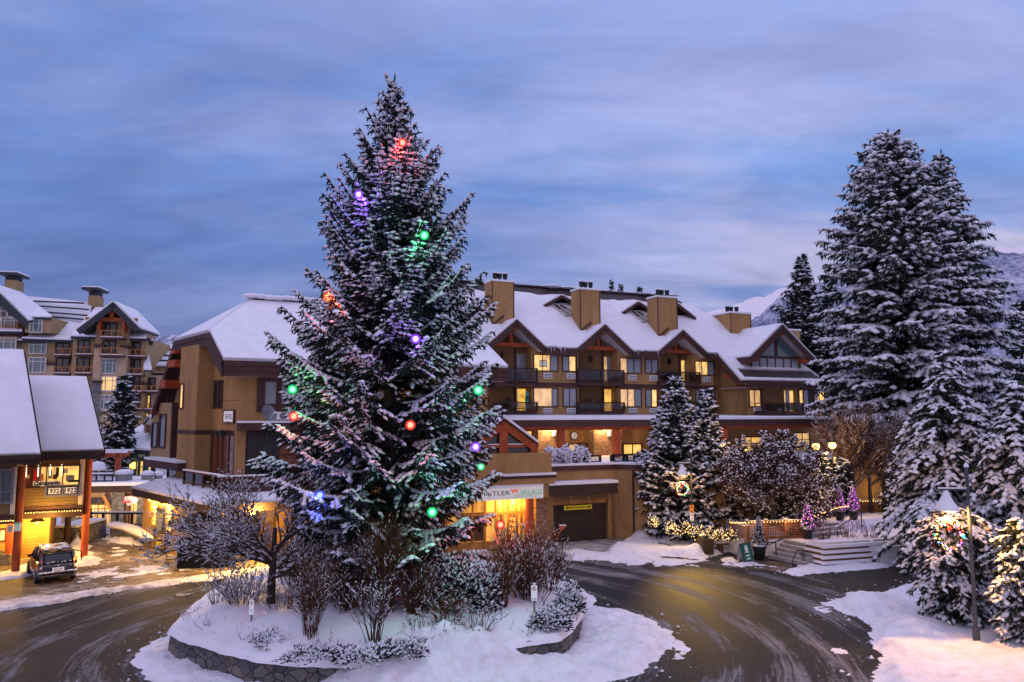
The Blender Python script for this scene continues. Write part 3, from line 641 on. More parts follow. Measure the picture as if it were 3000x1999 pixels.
def railing(parent, pl, s0, s1, z0, z1, d, mat='brown_dark', posts=3, glassmat='clear_glass', ends=0.0, bars=0):
    m = MB(); h = z1-z0
    m.pbox(pl, s0, s1, z1-.10, z1, d-.06, d+.06, mat); m.pbox(pl, s0, s1, z0+.06, z0+.16, d-.04, d+.04, mat)
    for i in range(posts):
        a = s0+(s1-s0)*i/(posts-1); m.pbox(pl, a-.06, a+.06, z0-.12, z1+.004, d-.064, d+.064, mat)
    if ends:
        for a in (s0, s1):
            m.pbox(pl, a-.04, a+.04, z1-.09, z1-.01, d-ends, d-.06, mat); m.pbox(pl, a-.03, a+.03, z0+.06, z0+.15, d-ends, d-.04, mat)
    for i in range(bars):
        a = s0+(s1-s0)*(i+.5)/bars; m.pbox(pl, a-.012, a+.012, z0+.15, z1-.1, d-.012, d+.012, mat)
    o = m.build('railing', parent)
    if glassmat:
        g = MB(); g.pbox(pl, s0+.06, s1-.06, z0+.18, z1-.11, d-.006, d+.006, glassmat); g.build('glass_panel', o)
    return o
def slab(parent, name, poly, th, mat, up=Vector((0,0,1)), drop=0.0):
    m = MB(); m.prism([Vector(p)-up*drop for p in poly], up*th, mat); return m.build(name, parent)
def text(s, pl, a, z, height, mat, parent, d=.02, width=None, extr=.008, name='lettering', space=1.0, bold=0.0):
    cu = bpy.data.curves.new('t', 'FONT'); cu.body = s; cu.align_x = 'CENTER'; cu.align_y = 'CENTER'; cu.extrude = .01; cu.space_character = space; cu.offset = bold; cu.resolution_u = 3
    ob = bpy.data.objects.new('t', cu); COL.objects.link(ob)
    dg = bpy.context.evaluated_depsgraph_get(); me = bpy.data.meshes.new_from_object(ob.evaluated_get(dg))
    bpy.data.objects.remove(ob); bpy.data.curves.remove(cu)
    vs = np.array([v.co[:] for v in me.vertices]); mn = vs.min(0); mx = vs.max(0)
    kz = height/max(1e-6, mx[1]-mn[1]); kx = (width/(mx[0]-mn[0])) if width else kz
    o0 = Vector((0,0,0)); q = parent
    while q is not None: o0 = o0+q.location; q = q.parent
    c0 = (mn+mx)/2
    for v in me.vertices:
        p = pl.pt(a+(v.co.x-c0[0])*kx, z+(v.co.y-c0[1])*kz, d+(extr if v.co.z > 0 else 0)); v.co = p-o0
    me.materials.append(MAT[mat]); o = bpy.data.objects.new(name, me); COL.objects.link(o); o.parent = parent
    return o
def hvac(parent, pl, rc, d):
    s0, s1, z0, z1 = rc; m = MB()
    m.pbox(pl, s0, s1, z0, z1, d, d+.22, 'plastic_white'); o = m.build('air_conditioner', parent)
    g = MB()
    for k in (0, 1):
        for r_ in range(3):
            a0 = s0+.05+(s1-s0-.06)*k/2; a1 = a0+(s1-s0)/2-.06; b0 = z0+.05+(z1-z0-.08)*r_/3; g.pbox(pl, a0, a1, b0, b0+(z1-z0-.08)/3-.05, d+.21, d+.225, 'grille')
    g.build('grille', o); return o
# ---------------------------------------------------------------- hotel
H = VP((colX(1772, 62), 62), 67)          # front of the window bays
Hb = H.off(-1.2)                          # back wall of the balcony recesses
Hr = H.off(.35); He = H.off(.8)           # railings, eaves and gable faces
hotel = thing('hotel_building', 'long mustard stucco hotel with three brown gables, tall chimneys, balconies and lit windows', 'hotel', (H.p.x, H.p.y, 0))
ze = He.hit(*cE(1000, 800))[1]            # snow line at the eave
AN = 40
RN = (H.n*math.sin(R(AN))+Vector((0,0,1))*math.cos(R(AN)))
RP = He.pt(0, ze)
def onroof(c, x, y): return hitp(*c(x, y), RP, RN)
RW = H.off(3.3); RWe = RW.off(.7)         # right hand block stands forward
# walls
m = MB()
sL = H.hit(1330, 1100)[0]; sR = H.hit(*cF(690, 1000))[0]
z_can = H.hit(*cE(1000, 1452))[1]; zwt = ze+1.6
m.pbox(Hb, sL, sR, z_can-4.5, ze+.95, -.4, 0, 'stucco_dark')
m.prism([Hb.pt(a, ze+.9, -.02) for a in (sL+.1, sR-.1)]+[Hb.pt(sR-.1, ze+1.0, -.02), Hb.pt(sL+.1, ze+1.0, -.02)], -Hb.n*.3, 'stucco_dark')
m.build('back_wall', hotel)
bays = []     # (window bay left/right)
sb = [(cE, 690, 1150), (cE, 1535, 1945), (cF, 462, 690)]
b0 = H.hit(*cE(380, 1100))[0]
for c, x0, x1 in sb:
    s0 = H.hit(*c(x0, 1000 if c is cE else 950))[0]; s1 = H.hit(*c(x1, 1000 if c is cE else 950))[0]; bays.append((s0, s1))
    m = MB(); m.pbox(H, s0, s1, z_can-.2, ze+.1, -1.19, 0, 'stucco')
    zb0, zb1 = H.hit(*cE(930, 1182))[1], H.hit(*cE(930, 1140))[1]
    m.pbox(H, s0-.02, s1+.02, zb0, zb1, -.3, .05, 'brown')
    m.pbox(H, s1-.26, s1-.10, z_can-.1, ze, -.3, .03, 'brown')
    m.build('window_bay', hotel)
def hw(c, x0, y0, x1, y1, split, muls=(), pl=H, **k): window(hotel, pl, pl.rect(c, x0, y0, x1, y1), None, split=split, muls=muls, **k)
CO, WA, LI, RO = 'curtain_cold', 'curtain_warm', 'curtain_lit', 'room_lit'
hw(cE, 715,872,943,1020, [(.70,RO),(1,CO)], (.36,.68)); hw(cE, 998,886,1118,1024, [(.48,CO),(1,LI)], (.48,))
hw(cE, 714,1198,943,1369, [(.76,WA),(1,CO)], (.76,)); hw(cE, 1002,1198,1125,1369, [(1,CO)], (.48,))
hw(cE, 1557,907,1757,1042, [(.32,WA),(1,CO)], (.32,.66)); hw(cE, 1805,915,1923,1046, [(1,CO)], (.5,))
hw(cE, 1559,1207,1760,1371, [(.68,WA),(1,CO)], (.34,.68)); hw(cE, 1808,1211,1912,1372, [(.6,CO),(1,LI)], (.52,))
hw(cF, 477,840,663,970, [(.18,LI),(.33,WA),(.66,LI),(1,CO)], (.34,.66)); hw(cF, 482,1132,668,1250, [(1,CO)], (.34,.66))
# framed picture seen through the lit window
m = MB(); rc = H.rect(cE, 768, 922, 842, 986); m.pbox(H, *rc, .012, .03, 'brown_dark'); a = .05; m.pbox(H, rc[0]+a, rc[1]-a, rc[2]+a, rc[3]-a, .02, .034, 'paper'); m.build('framed_picture', hotel)
for c, x0, y0, x1, y1 in ((cE,800,1045,882,1102),(cE,1030,1048,1108,1104),(cE,800,1389,882,1440),(cE,1031,1389,1110,1440),(cE,1632,1065,1706,1119),(cE,1840,1070,1911,1123),(cE,1637,1389,1711,1438),(cE,1841,1389,1911,1438),(cF,550,992,619,1044)):
    hvac(hotel, H, H.rect(c, x0, y0, x1, y1), .0)
# balconies: deck, railing with glass, door at the back
balc = [(cE, 330, 744, 992, 1100, 1178, (545,652,862,1092), [(1,CO)]), (cE, 1150, 1592, 1012, 1115, 1168, (1395,1500,892,1130), [(.3,WA),(.85,CO),(1,WA)]), (cF, 108, 524, 937, 1050, 1082, (330,432,826,1038), [(.35,LI),(1,CO)]),
        (cE, 330, 745, 1328, 1440, 1447, (545,652,1200,1440), [(.2,WA),(.8,RO),(1,WA)]), (cE, 1152, 1597, 1330, 1440, 1447, (1400,1502,1206,1440), [(.9,RO),(1,WA)]), (cF, 108, 524, 1245, 1345, 1352, (325,425,1130,1345), [(.8,CO),(1,LI)])]
for c, x0, x1, yt, yb, yd, dr, sp in balc:
    s0, s1, zd, zt = Hr.rect(c, x0, yt, x1, yb)
    zdk = Hr.hit(*c((x0+x1)/2, yd))[1]
    m = MB(); m.pbox(H, s0+.03, s1-.03, zdk, zdk+.3, -1.19, .30, 'brown')
    b = m.build('balcony', hotel)
    railing(b, Hr, s0, s1, zdk+.3, zt, 0, posts=3, ends=.4)
    window(hotel, Hb, Hb.rect(c, dr[0], dr[2], dr[1], dr[3]), None, split=sp, frame='timber_light', name='balcony_door', fw=.10)
# brown mullion posts between recess and bay
m = MB()
for c, x, y in ((cE, 1150, 1000), (cE, 530, 1000), (cE, 1385, 1000), (cF, 100, 930), (cF, 315, 930)):
    s0 = Hb.hit(*c(x, y))[0]; m.pbox(Hb, s0-.09, s0+.09, z_can, ze+.3, 0, .12, 'brown')
m.build_each('wall_trim', hotel)
# wall lamps on the back wall
for c, x, y in ((cE,405,870),(cE,1268,905),(cF,205,835)):
    s0, z0 = Hb.hit(*c(x, y)); m = MB(); m.pbox(Hb, s0-.12, s0+.12, z0-.25, z0+.25, 0, .2, 'black_metal'); m.build('wall_lantern', hotel)
# gables
gab = [(cE, (540,520), (255,790), (830,800)), (cE, (1410,570), (1138,800), (1678,832)), (cF, (355,513), (100,745), (605,745))]
notch = []
for c, ap, lf, rf in gab:
    sa, za = He.hit(*c(*ap)); sl_, zl = He.hit(*c(*lf)); sr_, zr = He.hit(*c(*rf)); hw_ = (sr_-sl_)/2; sa = (sl_+sr_)/2 if abs(sa-(sl_+sr_)/2) < .4 else sa
    za = max(za, ze+1.2); back = (za-ze)/math.tan(R(AN))+.25
    A = He.pt(sa, za); L = He.pt(sa-hw_, ze); Rr = He.pt(sa+hw_, ze); bk = -H.n*back
    notch.append((sa-hw_, sa, sa+hw_, za-ze))
    g = MB()
    for P, Q in ((L, A), (A, Rr)):
        e = (Q-P).normalized(); up = Vector((-e.dot(H.t)*0, 0, 0)); nn = H.n.cross(e); nn = nn if nn.z > 0 else -nn
        g.prism([P-nn*.42, Q-nn*.42, Q-nn*.42+bk, P-nn*.42+bk], nn*.40, 'brown', 'brown')
    o = g.build('gable_roof', hotel)
    f = MB()                       # stepped fascia boards
    for P, Q in ((L, A), (A, Rr)):
        e = (Q-P).normalized(); nn = H.n.cross(e); nn = nn if nn.z > 0 else -nn
        f.prism([P-nn*.26, Q-nn*.26, Q, P], H.n*.09, 'brown'); f.prism([P-nn*.52, Q-nn*.52, Q-nn*.24, P-nn*.24], H.n*.05, 'brown')
    f.build('fascia', o)
    sn = MB()
    for P, Q in ((L, A), (A, Rr)):
        e = (Q-P).normalized(); nn = H.n.cross(e); nn = nn if nn.z > 0 else -nn; fo = H.n*.02
        sn.prism([P+nn*.01+fo, Q+nn*.01+fo, Q+bk, P+bk], nn*.16, 'snow')
    sn.build('roof_snow', o)
    sf = MB()
    for P, Q in ((L, A), (A, Rr)):
        e = (Q-P).normalized(); nn = H.n.cross(e); nn = nn if nn.z > 0 else -nn
        sf.prism([P-nn*.46-H.n*.06, Q-nn*.46-H.n*.06, Q-nn*.46-H.n*1.9, P-nn*.46-H.n*1.9], nn*.035, 'soffit')
    sf.build('soffit', o)
    t = MB()
    zb = ze+.10; inn = hw_*.72
    t.pbox(H, sa-inn, sa+inn*.96, zb-.05, zb+.26, -.55, -.30, 'red_timber')
    t.pbox(H, sa-.13, sa+.13, zb+.26, za-.55, -.52, -.33, 'red_timber'); t.pbox(H, sa-.16, sa+.16, za-.85, za-.55, -.3, .75, 'red_timber')
    t.build('timber_truss', o)
# main roof: polygon with a notch under every gable, then down over the right hand block
def RPt(s, dz): return RP+H.t*s+Vector((0,0,dz))-H.n*(dz/math.tan(R(AN)))
ridge = He.hit(*cE(1115, 215))   # only used for height
zr_ = onroof(cE, 1115, 235).z-ze
sl0 = (hitp(1322, 812, RP, RN)-RP).dot(H.t)
srr = (onroof(cF, 300, 235)-RP).dot(H.t); sver = (onroof(cF, 690, 745)-RP).dot(H.t)
le = onroof(cF, 1012, 1030); re = onroof(cF, 1800, 1035); hp = onroof(cF, 1050, 560)
sle = (le-RP).dot(H.t); dle = le.z-ze; sre = (re-RP).dot(H.t)
poly = [RPt(sl0, 0)]
for a, b, c_, r_ in notch: poly += [RPt(a, 0), RPt(b, r_), RPt(c_, 0)]
poly += [RPt(sver, 0), RPt(sver, dle), RPt(sre, dle), RPt(srr, zr_), RPt(sl0, zr_)]
roof = slab(hotel, 'roof', poly, .30, 'brown', RN, .30)
# snow blanket with the bare metal strip below the ridge
zs_ = zr_*.845
rs = random.Random(11); top = []
k = srr+ (sre-srr)*.13
while k > sl0:
    top.append(RPt(k, zs_+rs.uniform(-.18,.14))); k -= rs.uniform(.5,1.1)
zsn = dle+1.0
pl_ = [RPt(sl0, 0)]
def ragged(s0, s1):
    k = max(1, int((s1-s0)/.35)); return [RPt(s0+(s1-s0)*(i+.5)/k, -rs.uniform(-.02,.13)) for i in range(k)]
e0_ = sl0
for a, b, c_, r_ in notch: pl_ += ragged(e0_, a)+[RPt(a, 0), RPt(b, r_), RPt(c_, 0)]; e0_ = c_
pl_ += [RPt(sver, 0), RPt(sver, dle), RPt(sver+.55, dle), RPt(sver+.55, zsn), RPt(sre-.7, zsn), RPt(sre-.3, dle+.5)] + [RPt(sre-1.0, dle+1.8)] + top
slab(roof, 'roof_snow', pl_, .17, 'snow', RN, -.01)
m = MB(); m.prism([RPt(sl0, zs_-.3), RPt(srr+.3, zs_-.3), RPt(srr, zr_), RPt(sl0, zr_)], RN*.03, 'metal_seam'); m.bar(RPt(sl0, zr_)+RN*.05, RPt(srr, zr_)+RN*.05, .5, .14, 'roof_metal'); m.build('metal_roofing', roof)
m = MB(); m.prism([RPt(sver+.55, dle+.28), RPt(sre-.4, dle+.28), RPt(sre-.7, zsn+.05), RPt(sver+.55, zsn+.05)], RN*.03, 'metal_seam'); m.build('metal_roofing', roof)
m = MB(); m.prism([RPt(sver+.3, dle+.02), RPt(sre-.1, dle+.02), RPt(sre-.15, dle+.25), RPt(sver+.3, dle+.25)], RN*.12, 'snow'); m.build('roof_snow', roof)
m = MB()                           # small snow caps along the ridge
for _ in range(7):
    s = rs.uniform(sl0+8, srr); m.ball(RPt(s, zr_)+RN*.16, rs.uniform(.5,1.0), 'snow', 8, .16)
m.build_each('roof_snow', roof)
# eave boards between gables and over the right block
m = MB()
ed = [sl0]+sum([[a, c_] for a, b, c_, r_ in notch], [])+[sver]
for i in range(0, len(ed), 2):
    if ed[i+1]-ed[i] > .05: m.pbox(He, ed[i], ed[i+1], ze-.62, ze-.05, -.1, .06, 'brown'); m.pbox(He, ed[i], ed[i+1], ze-.30, ze-.02, 0, .10, 'brown')
m.build_each('fascia', roof)
for i in range(0, len(ed), 2):
    if ed[i+1]-ed[i] > .3:
        m = MB()
        for q_ in range(int((ed[i+1]-ed[i])*2.2)):
            if rs.random() < .6: p_ = He.pt(rs.uniform(ed[i], ed[i+1]), ze-.02, .16); m.cyl(p_, p_-Vector((0,0,rs.uniform(.12,.45))), .03, .003, 5, 'snow_tree')
        if m.v: m.build('icicle_row', roof)['kind'] = 'stuff'
RE = VP((le.x, le.y), 67); seR = (re-le).dot(H.t)
m = MB(); m.pbox(RE, -.1, seR, le.z-.62, le.z-.03, -.12, .05, 'brown'); m.pbox(RE, -.1, seR, le.z-.32, le.z, 0, .10, 'brown'); m.pbox(RE, 0, seR, le.z-.60, le.z-.55, -3.5, -.1, 'soffit')
pv0, pv1 = RPt(sver, 0), RPt(sver, dle)
for k_, w_ in ((0, .30), (.27, .58)): m.prism([pv0-RN*w_, pv1-RN*w_, pv1-RN*k_, pv0-RN*k_], -H.t*(.10 if k_ == 0 else .06), 'brown')
m.build_each('fascia', roof)
# back slope and gable end so the roof is closed from the side
bkp = [RPt(sl0, zr_), RPt(srr, zr_), RPt(sre, dle)-H.n*15.5, RPt(sl0, dle)-H.n*15.5]
slab(hotel, 'roof', bkp, .2, 'snow')
m = MB(); m.add([RPt(srr, zr_), RPt(sre, dle), RPt(sre, dle)-H.n*15.5], [(0,1,2)], 'snow'); m.build('roof_snow', hotel)
# right block walls
swL = sver+.0; zfl = z_can-.3
m = MB()
dW = (le-H.p).dot(H.n)-.75        # wall set back under the eave
RB = H.off(dW)
s_l = swL+.35-(H.p-RP).dot(H.t); 
s_l = RB.hit(*cF(1003, 1200))[0]; s_r = RB.hit(*cF(1795, 1200))[0]
m.pbox(RB, s_l, s_r, zfl, le.z-.3, -1.5, 0, 'stucco'); zt_ = le.z
Pa = RB.pt(s_l, 0); Pb = Pa-H.n*(dW+1.0)
m.add([Pa+Vector((0,0,zfl)), Pb+Vector((0,0,zfl)), Pb+Vector((0,0,ze-.5)), Pa+Vector((0,0,zt_-.35))], [(0,1,2,3)], 'stucco')
m.pbox(RB, s_r-.3, s_r, zfl, le.z-.3, -14, -1.5, 'stucco')
m.build('wing_wall', hotel)
for x0, x1, sp, mu in ((1030,1137,[(1,WA)],(.48,)),(1537,1634,[(.35,LI),(1,CO)],(.42,)),(1687,1789,[(.4,CO),(1,LI)],(.5,))):
    window(hotel, RB, RB.rect(cF, x0, 1130, x1, 1290), None, split=sp, muls=mu, fw=.09)
window(hotel, RB, RB.rect(cF, 1382, 1133, 1476, 1350), None, split=[(.15,LI),(.6,CO),(1,LI)], frame='timber_light', name='balcony_door', fw=.08)
m = MB(); r0 = RB.rect(cF, 1158, 1110, 1378, 1362); m.pbox(RB, *r0, 0, .02, 'stucco_dark'); r0 = RB.rect(cF, 1140, 1110, 1160, 1370); m.pbox(RB, *r0, 0, .12, 'brown'); r0 = RB.rect(cF, 1640, 1120, 1682, 1300); m.pbox(RB, *r0, 0, .05, 'brown'); m.build_each('wall_trim', hotel)
RBr = RB.off(1.3); s0, s1, z0, z1 = RBr.rect(cF, 1180, 1255, 1577, 1358)
m = MB(); m.pbox(RB, s0, s1, z0-.3, z0, 0, 1.35, 'brown'); bq = m.build('balcony', hotel); railing(bq, RBr, s0, s1, z0, z1, 0, ends=1.2)
hvac(hotel, RB, RB.rect(cF, 1575, 1307, 1635, 1352), 0); hvac(hotel, RB, RB.rect(cF, 1070, 1305, 1135, 1350), 0)
m = MB(); s0, z0 = RB.hit(*cF(930, 1040)); q = RPt(sver, dle+.9)-RN*.65; m.bar(q-H.t*.5, q+H.t*.9, .3, .3, 'red_timber'); m.build('bracket', hotel)
# dormer with the tall gable window on the right block
DW = VP(RPt(sver+5, dle+1.15)[:2], 67)
DE = DW.off(.95)
dorm = MB()
sa, za = DE.hit(*cF(1365, 458)); s0, zl = DE.hit(*cF(1040, 795)); s1, zr2 = DE.hit(*cF(1703, 805)); zd = (zl+zr2)/2
w0, w1, wz0, wz1 = DW.rect(cF, 1050, 800, 1525, 944)
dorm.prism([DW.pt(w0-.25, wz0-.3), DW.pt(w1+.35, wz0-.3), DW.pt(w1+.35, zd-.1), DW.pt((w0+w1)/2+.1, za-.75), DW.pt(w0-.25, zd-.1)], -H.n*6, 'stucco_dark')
dm = dorm.build('dormer', hotel)
gl, gr, ga = DE.pt(s0, zd), DE.pt(s1, zd), DE.pt(sa, za); bk = -H.n*8.0
g = MB(); sn = MB(); sf = MB()
for P, Q in ((gl, ga), (ga, gr)):
    e = (Q-P).normalized(); nn = H.n.cross(e); nn = nn if nn.z > 0 else -nn
    g.prism([P-nn*.32, Q-nn*.32, Q-nn*.32+bk, P-nn*.32+bk], nn*.30, 'brown')
    g.prism([P-nn*.28, Q-nn*.28, Q, P], H.n*.09, 'brown'); g.prism([P-nn*.58, Q-nn*.58, Q-nn*.26, P-nn*.26], H.n*.05, 'brown')
    sn.prism([P+nn*.01, Q+nn*.01, Q+bk, P+bk], nn*.17, 'snow')
    sf.prism([P-nn*.36-H.n*.06, Q-nn*.36-H.n*.06, Q-nn*.36-H.n*1.2, P-nn*.36-H.n*1.2], nn*.03, 'soffit')
g.bar(gl-Vector((0,0,.32)), gl-Vector((0,0,.32))-H.n*5.5, .12, .5, 'brown')
gr_ = g.build('dormer_roof', hotel); sn.build('roof_snow', gr_); sf.build('soffit', gr_)
window(hotel, DW, (w0, w1, wz0, wz1), None, split=[(1,CO)], muls=(.17,.33,.5,.68,.84), fw=.10, d=.02)
ct = (w0+w1)/2; zt0 = wz1+.16; sl_g = (za-zd)/((s1-s0)/2)
def tri(a0, a1):
    hgt = lambda a: zd-.62+(1-abs(a-sa)/((s1-s0)/2))*(za-zd)
    return [DW.pt(a0, zt0, .02), DW.pt(a1, zt0, .02), DW.pt(a1, max(zt0+.02, hgt(a1)), .02), DW.pt(a0, max(zt0+.02, hgt(a0)), .02)]
rt = (zt0+.62-zd)/(za-zd); aL = sa-(1-rt)*(s1-s0)/2; aR = sa+(1-rt)*(s1-s0)/2
tw = MB(); tw.pbox(DW, aL, aR, zt0-.2, zt0, .0, .12, 'brown'); tw.pbox(DW, sa-.14, sa+.14, zt0, za-.62, 0, .12, 'brown')
tw = tw.build('gable_window', hotel); pn = MB(); pn.prism(tri(aL+.1, sa-.14), H.n*.03, 'curtain_teal'); pn.prism(tri(sa+.14, aR-.1), H.n*.03, 'curtain_teal'); pn.build('pane', tw)
m = MB()
for a in (s0+.75, s1-.85): m.pbox(DW, a-.35, a+.35, zd-.35, zd+.05, 0, .8, 'red_timber')
m.pbox(DW, sa-.2, sa+.2, za-.95, za-.6, 0, .9, 'red_timber'); m.build_each('bracket', gr_)
# chimneys
def chimney(par, pl, s0, s1, zb, zt, depth, flues=3, mat='stucco'):
    m = MB(); m.pbox(pl, s0, s1, zb, zt, -depth, 0, mat)
    for a in (s0, s1-.10): m.pbox(pl, a, a+.10, zb, zt-.02, 0, .02, 'brown')
    o = m.build('chimney', par)
    s = MB(); s.pbox(pl, s0-.06, s1+.06, zt, zt+.16, -depth-.06, .06, 'snow'); s.build('snow_cap', o)
    for i in range(flues):
        f = MB(); p = pl.pt(s0+(s1-s0)*(.3+.5*i/max(1, flues-1)*.9), zt+.1, -depth*.5-.12*(i % 2)); r = .20
        f.lathe([(r*.8,0),(r*.8,.35),(r,.38),(r,.60),(r*1.1,.62),(r*1.05,.72)], p, 'black_metal', 10); f.lathe([(r*1.08,.72),(r*.9,.83),(.02,.86)], p, 'snow', 10); f.build('flue', o)
    return o
for c, fx, fx1, by, ty, corner in ((cE,300,523,590,160,None),(cE,1165,1365,650,240,None),(cF,95,297,595,190,None)):
    P = onroof(c, fx, by); pl = VP((P.x, P.y), 67)
    s0 = 0; s1 = pl.hit(*c(fx1, (by+ty)/2))[0]; zt = pl.hit(*c(fx1, ty))[1]
    chimney(hotel, pl, s0, s1, P.z-1.2, zt, 1.6)
    k = MB(); 
    k.prism([pl.pt(s0-.05, P.z-.05, .03), pl.pt(s0+(s1-s0)*.55, P.z+.85, .03), pl.pt(s0+(s1-s0)*.55, P.z+1.05, .03), pl.pt(s0-.05, P.z+.15, .03)], H.n*.03, 'brown'); k.build('flashing', hotel)
P = hitp(*cF(1040, 515), gl, Vector((0,0,1))); 
c4 = VP((DE.p-H.n*5.0)[:2], 67)
s0 = c4.hit(*cF(835, 440))[0]; s1 = c4.hit(*cF(1048, 440))[0]; zt = c4.hit(*cF(940, 345))[1]; zb = c4.hit(*cF(840, 545))[1]
chimney(hotel, c4, s0, s1, zb-1.5, zt, 2.6)
c5 = VP((DE.p-H.n*6.0)[:2], 67); s0, s1, zb, zt = c5.rect(cF, 1440, 520, 1555, 640); chimney(hotel, c5, s0, s1, zb-2, zt, 1.2, 1, 'stucco_pale')
# skylight dormers on the snow slope
for c, ap, lf, rf, q in ((cE,(972,302),(805,395),(1140,400),((885,402),(985,402),(1150,500),(1020,512))),(cE,(1718,365),(1568,465),(1872,470),((1640,462),(1740,465),(1890,560),(1770,570))),(cF,(230,225),(100,395),(458,405),((-60,380),(10,385),(60,460),(0,470))),(cE,(110,395),(-40,470),(250,480),((60,480),(140,400),(200,440),(120,500)))):
    L = onroof(c, *lf); Q = onroof(c, *rf); A0 = onroof(c, *ap); mid = (L+Q)/2
    pl = VP((mid.x, mid.y), 67); sA, zA = pl.hit(*c(*ap)); A = pl.pt(sA, zA)+H.n*.35; L = L+H.n*.35; Q = Q+H.n*.35
    m = MB(); s_ = MB(); bk = -H.n*3.0
    for a_, b_ in ((L, A), (A, Q)):
        nn = H.n.cross((b_-a_).normalized()); nn = nn if nn.z > 0 else -nn
        m.prism([a_, b_, b_+bk, a_+bk], nn*.12, 'brown'); m.prism([a_-nn*.14, b_-nn*.14, b_+nn*.12, a_+nn*.12], H.n*.06, 'brown'); s_.prism([a_+nn*.13, b_+nn*.13, b_+bk+nn*.13, a_+bk+nn*.13], nn*.12, 'snow')
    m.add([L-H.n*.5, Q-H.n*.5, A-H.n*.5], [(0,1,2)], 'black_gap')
    o = m.build('skylight_dormer', hotel); s_.build('roof_snow', o)
    w_ = MB(); pts = [onroof(c, *p)+RN*.16 for p in q]; cen = sum(pts, Vector((0,0,0)))/4
    w_.prism(pts, RN*.10, 'glass_dark', 'grey_metal'); mid0 = (pts[0]+pts[1])/2; mid1 = (pts[2]+pts[3])/2
    for a_, b_ in ((pts[0],pts[3]),(mid0,mid1),(pts[1],pts[2])): w_.bar(a_+RN*.12, b_+RN*.12, .10, .08, 'white_trim')
    w_.build('skylight', o)
# canopy over the terrace, timber columns, lit brick walls
CF = H.off(8.5); CB = H.off(4.6)
c0 = CF.hit(1440, 1240)[0]; c1 = CF.hit(2470, 1240)[0]; zf1 = CF.hit(*cE(1200, 1503))[1]; zf0 = CF.hit(*cG(1200, 235))[1]
m = MB(); m.pbox(CF, c0, c1, zf0, zf1, -.15, 0, 'brown'); m.pbox(CF, c0, c1, zf0+.02, zf0+.06, -8.4, -.15, 'soffit'); cn = m.build('canopy', hotel)
m = MB(); p = lambda s, z, d: CF.pt(s, z, d); zk = zf1+.35
m.hexa([p(c0,zf1,.05),p(c1,zf1,.05),p(c1,zf1,-8.4),p(c0,zf1,-8.4),p(c0,zf1+.16,.05),p(c1,zf1+.16,.05),p(c1,zk+.0,-8.4),p(c0,zk+.0,-8.4)], 'snow'); m.build('canopy_snow', cn)
BM = CF.off(-.5); zb0 = BM.hit(*cG(1200, 268))[1]; m = MB(); m.pbox(BM, c0, c1, zb0, zf0+.03, -.3, 0, 'red_timber'); m.build('beam', cn)
zt_base = 4.2
for x in (990, 1530):
    s0, _ = BM.hit(*cG(x, 400)); m = MB(); m.cyl(BM.pt(s0, zt_base, -.15), BM.pt(s0, zb0, -.15), .33, .33, 16, 'red_timber'); m.build('column', cn, smooth=False)
for x in (1940, 2125, 2420):
    s0, _ = BM.hit(x, 1320); m = MB(); m.cyl(BM.pt(s0, zt_base, -.15), BM.pt(s0, zb0, -.15), .33, .33, 16, 'red_timber'); m.build('column', cn)
m = MB(); m.pbox(CB, c0, c1+2, zt_base-.5, zf0+.05, -.3, 0, 'stucco'); m.build('terrace_wall', hotel)
BRK = CB.off(1.0)
for x0, x1 in ((757, 960), (1303, 1500)):
    s0 = BRK.hit(*cG(x0, 400))[0]; s1 = BRK.hit(*cG(x1+70, 400))[0]; m = MB(); m.pbox(BRK, s0, s1, zt_base, zf0, -1.0, 0, 'brick'); m.build('brick_pier', hotel)
    lz = BRK.hit(*cG((x0+x1)/2, 330))[1]; sm = (s0+s1)/2-.25
    a = MB(); r_ = BRK.rect(cG, x1-75, 275, x1-5, 325); a.pbox(BRK, *r_, .1, .5, 'plastic_white'); a.build('heater', hotel)
    for f_ in (.3, .62): lamp(BRK.pt(s0+(s1-s0)*f_, zf0-.25, .5), 150, (1,.66,.30), .05)
for x in (757, 1303, 1000, 1560):
    pass
for x0, x1, mt in ((1062,1228,[(.5,WA),(1,CO)]), (1592,1760,[(.48,LI),(.55,RO),(1,LI)])):
    window(hotel, CB, CB.rect(cG, x0, 410, x1, 560), None, split=mt, muls=(.5,), frame='brown', name='patio_door', fw=.1)
window(hotel, CB, CB.rect(cG, 630, 282, 690, 420), None, split=[(1,LI)], fw=.06)
for x0, x1, y0, y1 in ((2068,2120,1302,1370),(2170,2230,1282,1340),(2330,2370,1270,1330)):
    window(hotel, CB, CB.rect(lambda x, y: (x, y), x0, y0, x1, y1), None, split=[(.5,WA),(.7,RO),(1,WA)], muls=(.5,), hmul=(.7,), fw=.08)
# clock on the terrace wall
sc_, zc_ = CB.hit(*cG(1106, 323)); m = MB(); m.cyl(CB.pt(sc_, zc_, 0), CB.pt(sc_, zc_, .08), .30, .30, 20, 'black_metal'); ck = m.build('clock', hotel)
m = MB(); m.cyl(CB.pt(sc_, zc_, .08), CB.pt(sc_, zc_, .09), .25, .25, 20, 'sign_white'); m.build('clock_face', ck)
m = MB(); m.bar(CB.pt(sc_, zc_, .10), CB.pt(sc_+.10, zc_-.10, .10), .03, .03, 'black_ink'); m.bar(CB.pt(sc_, zc_, .10), CB.pt(sc_+.02, zc_+.2, .10), .025, .03, 'black_ink'); m.build('clock_hands', ck)
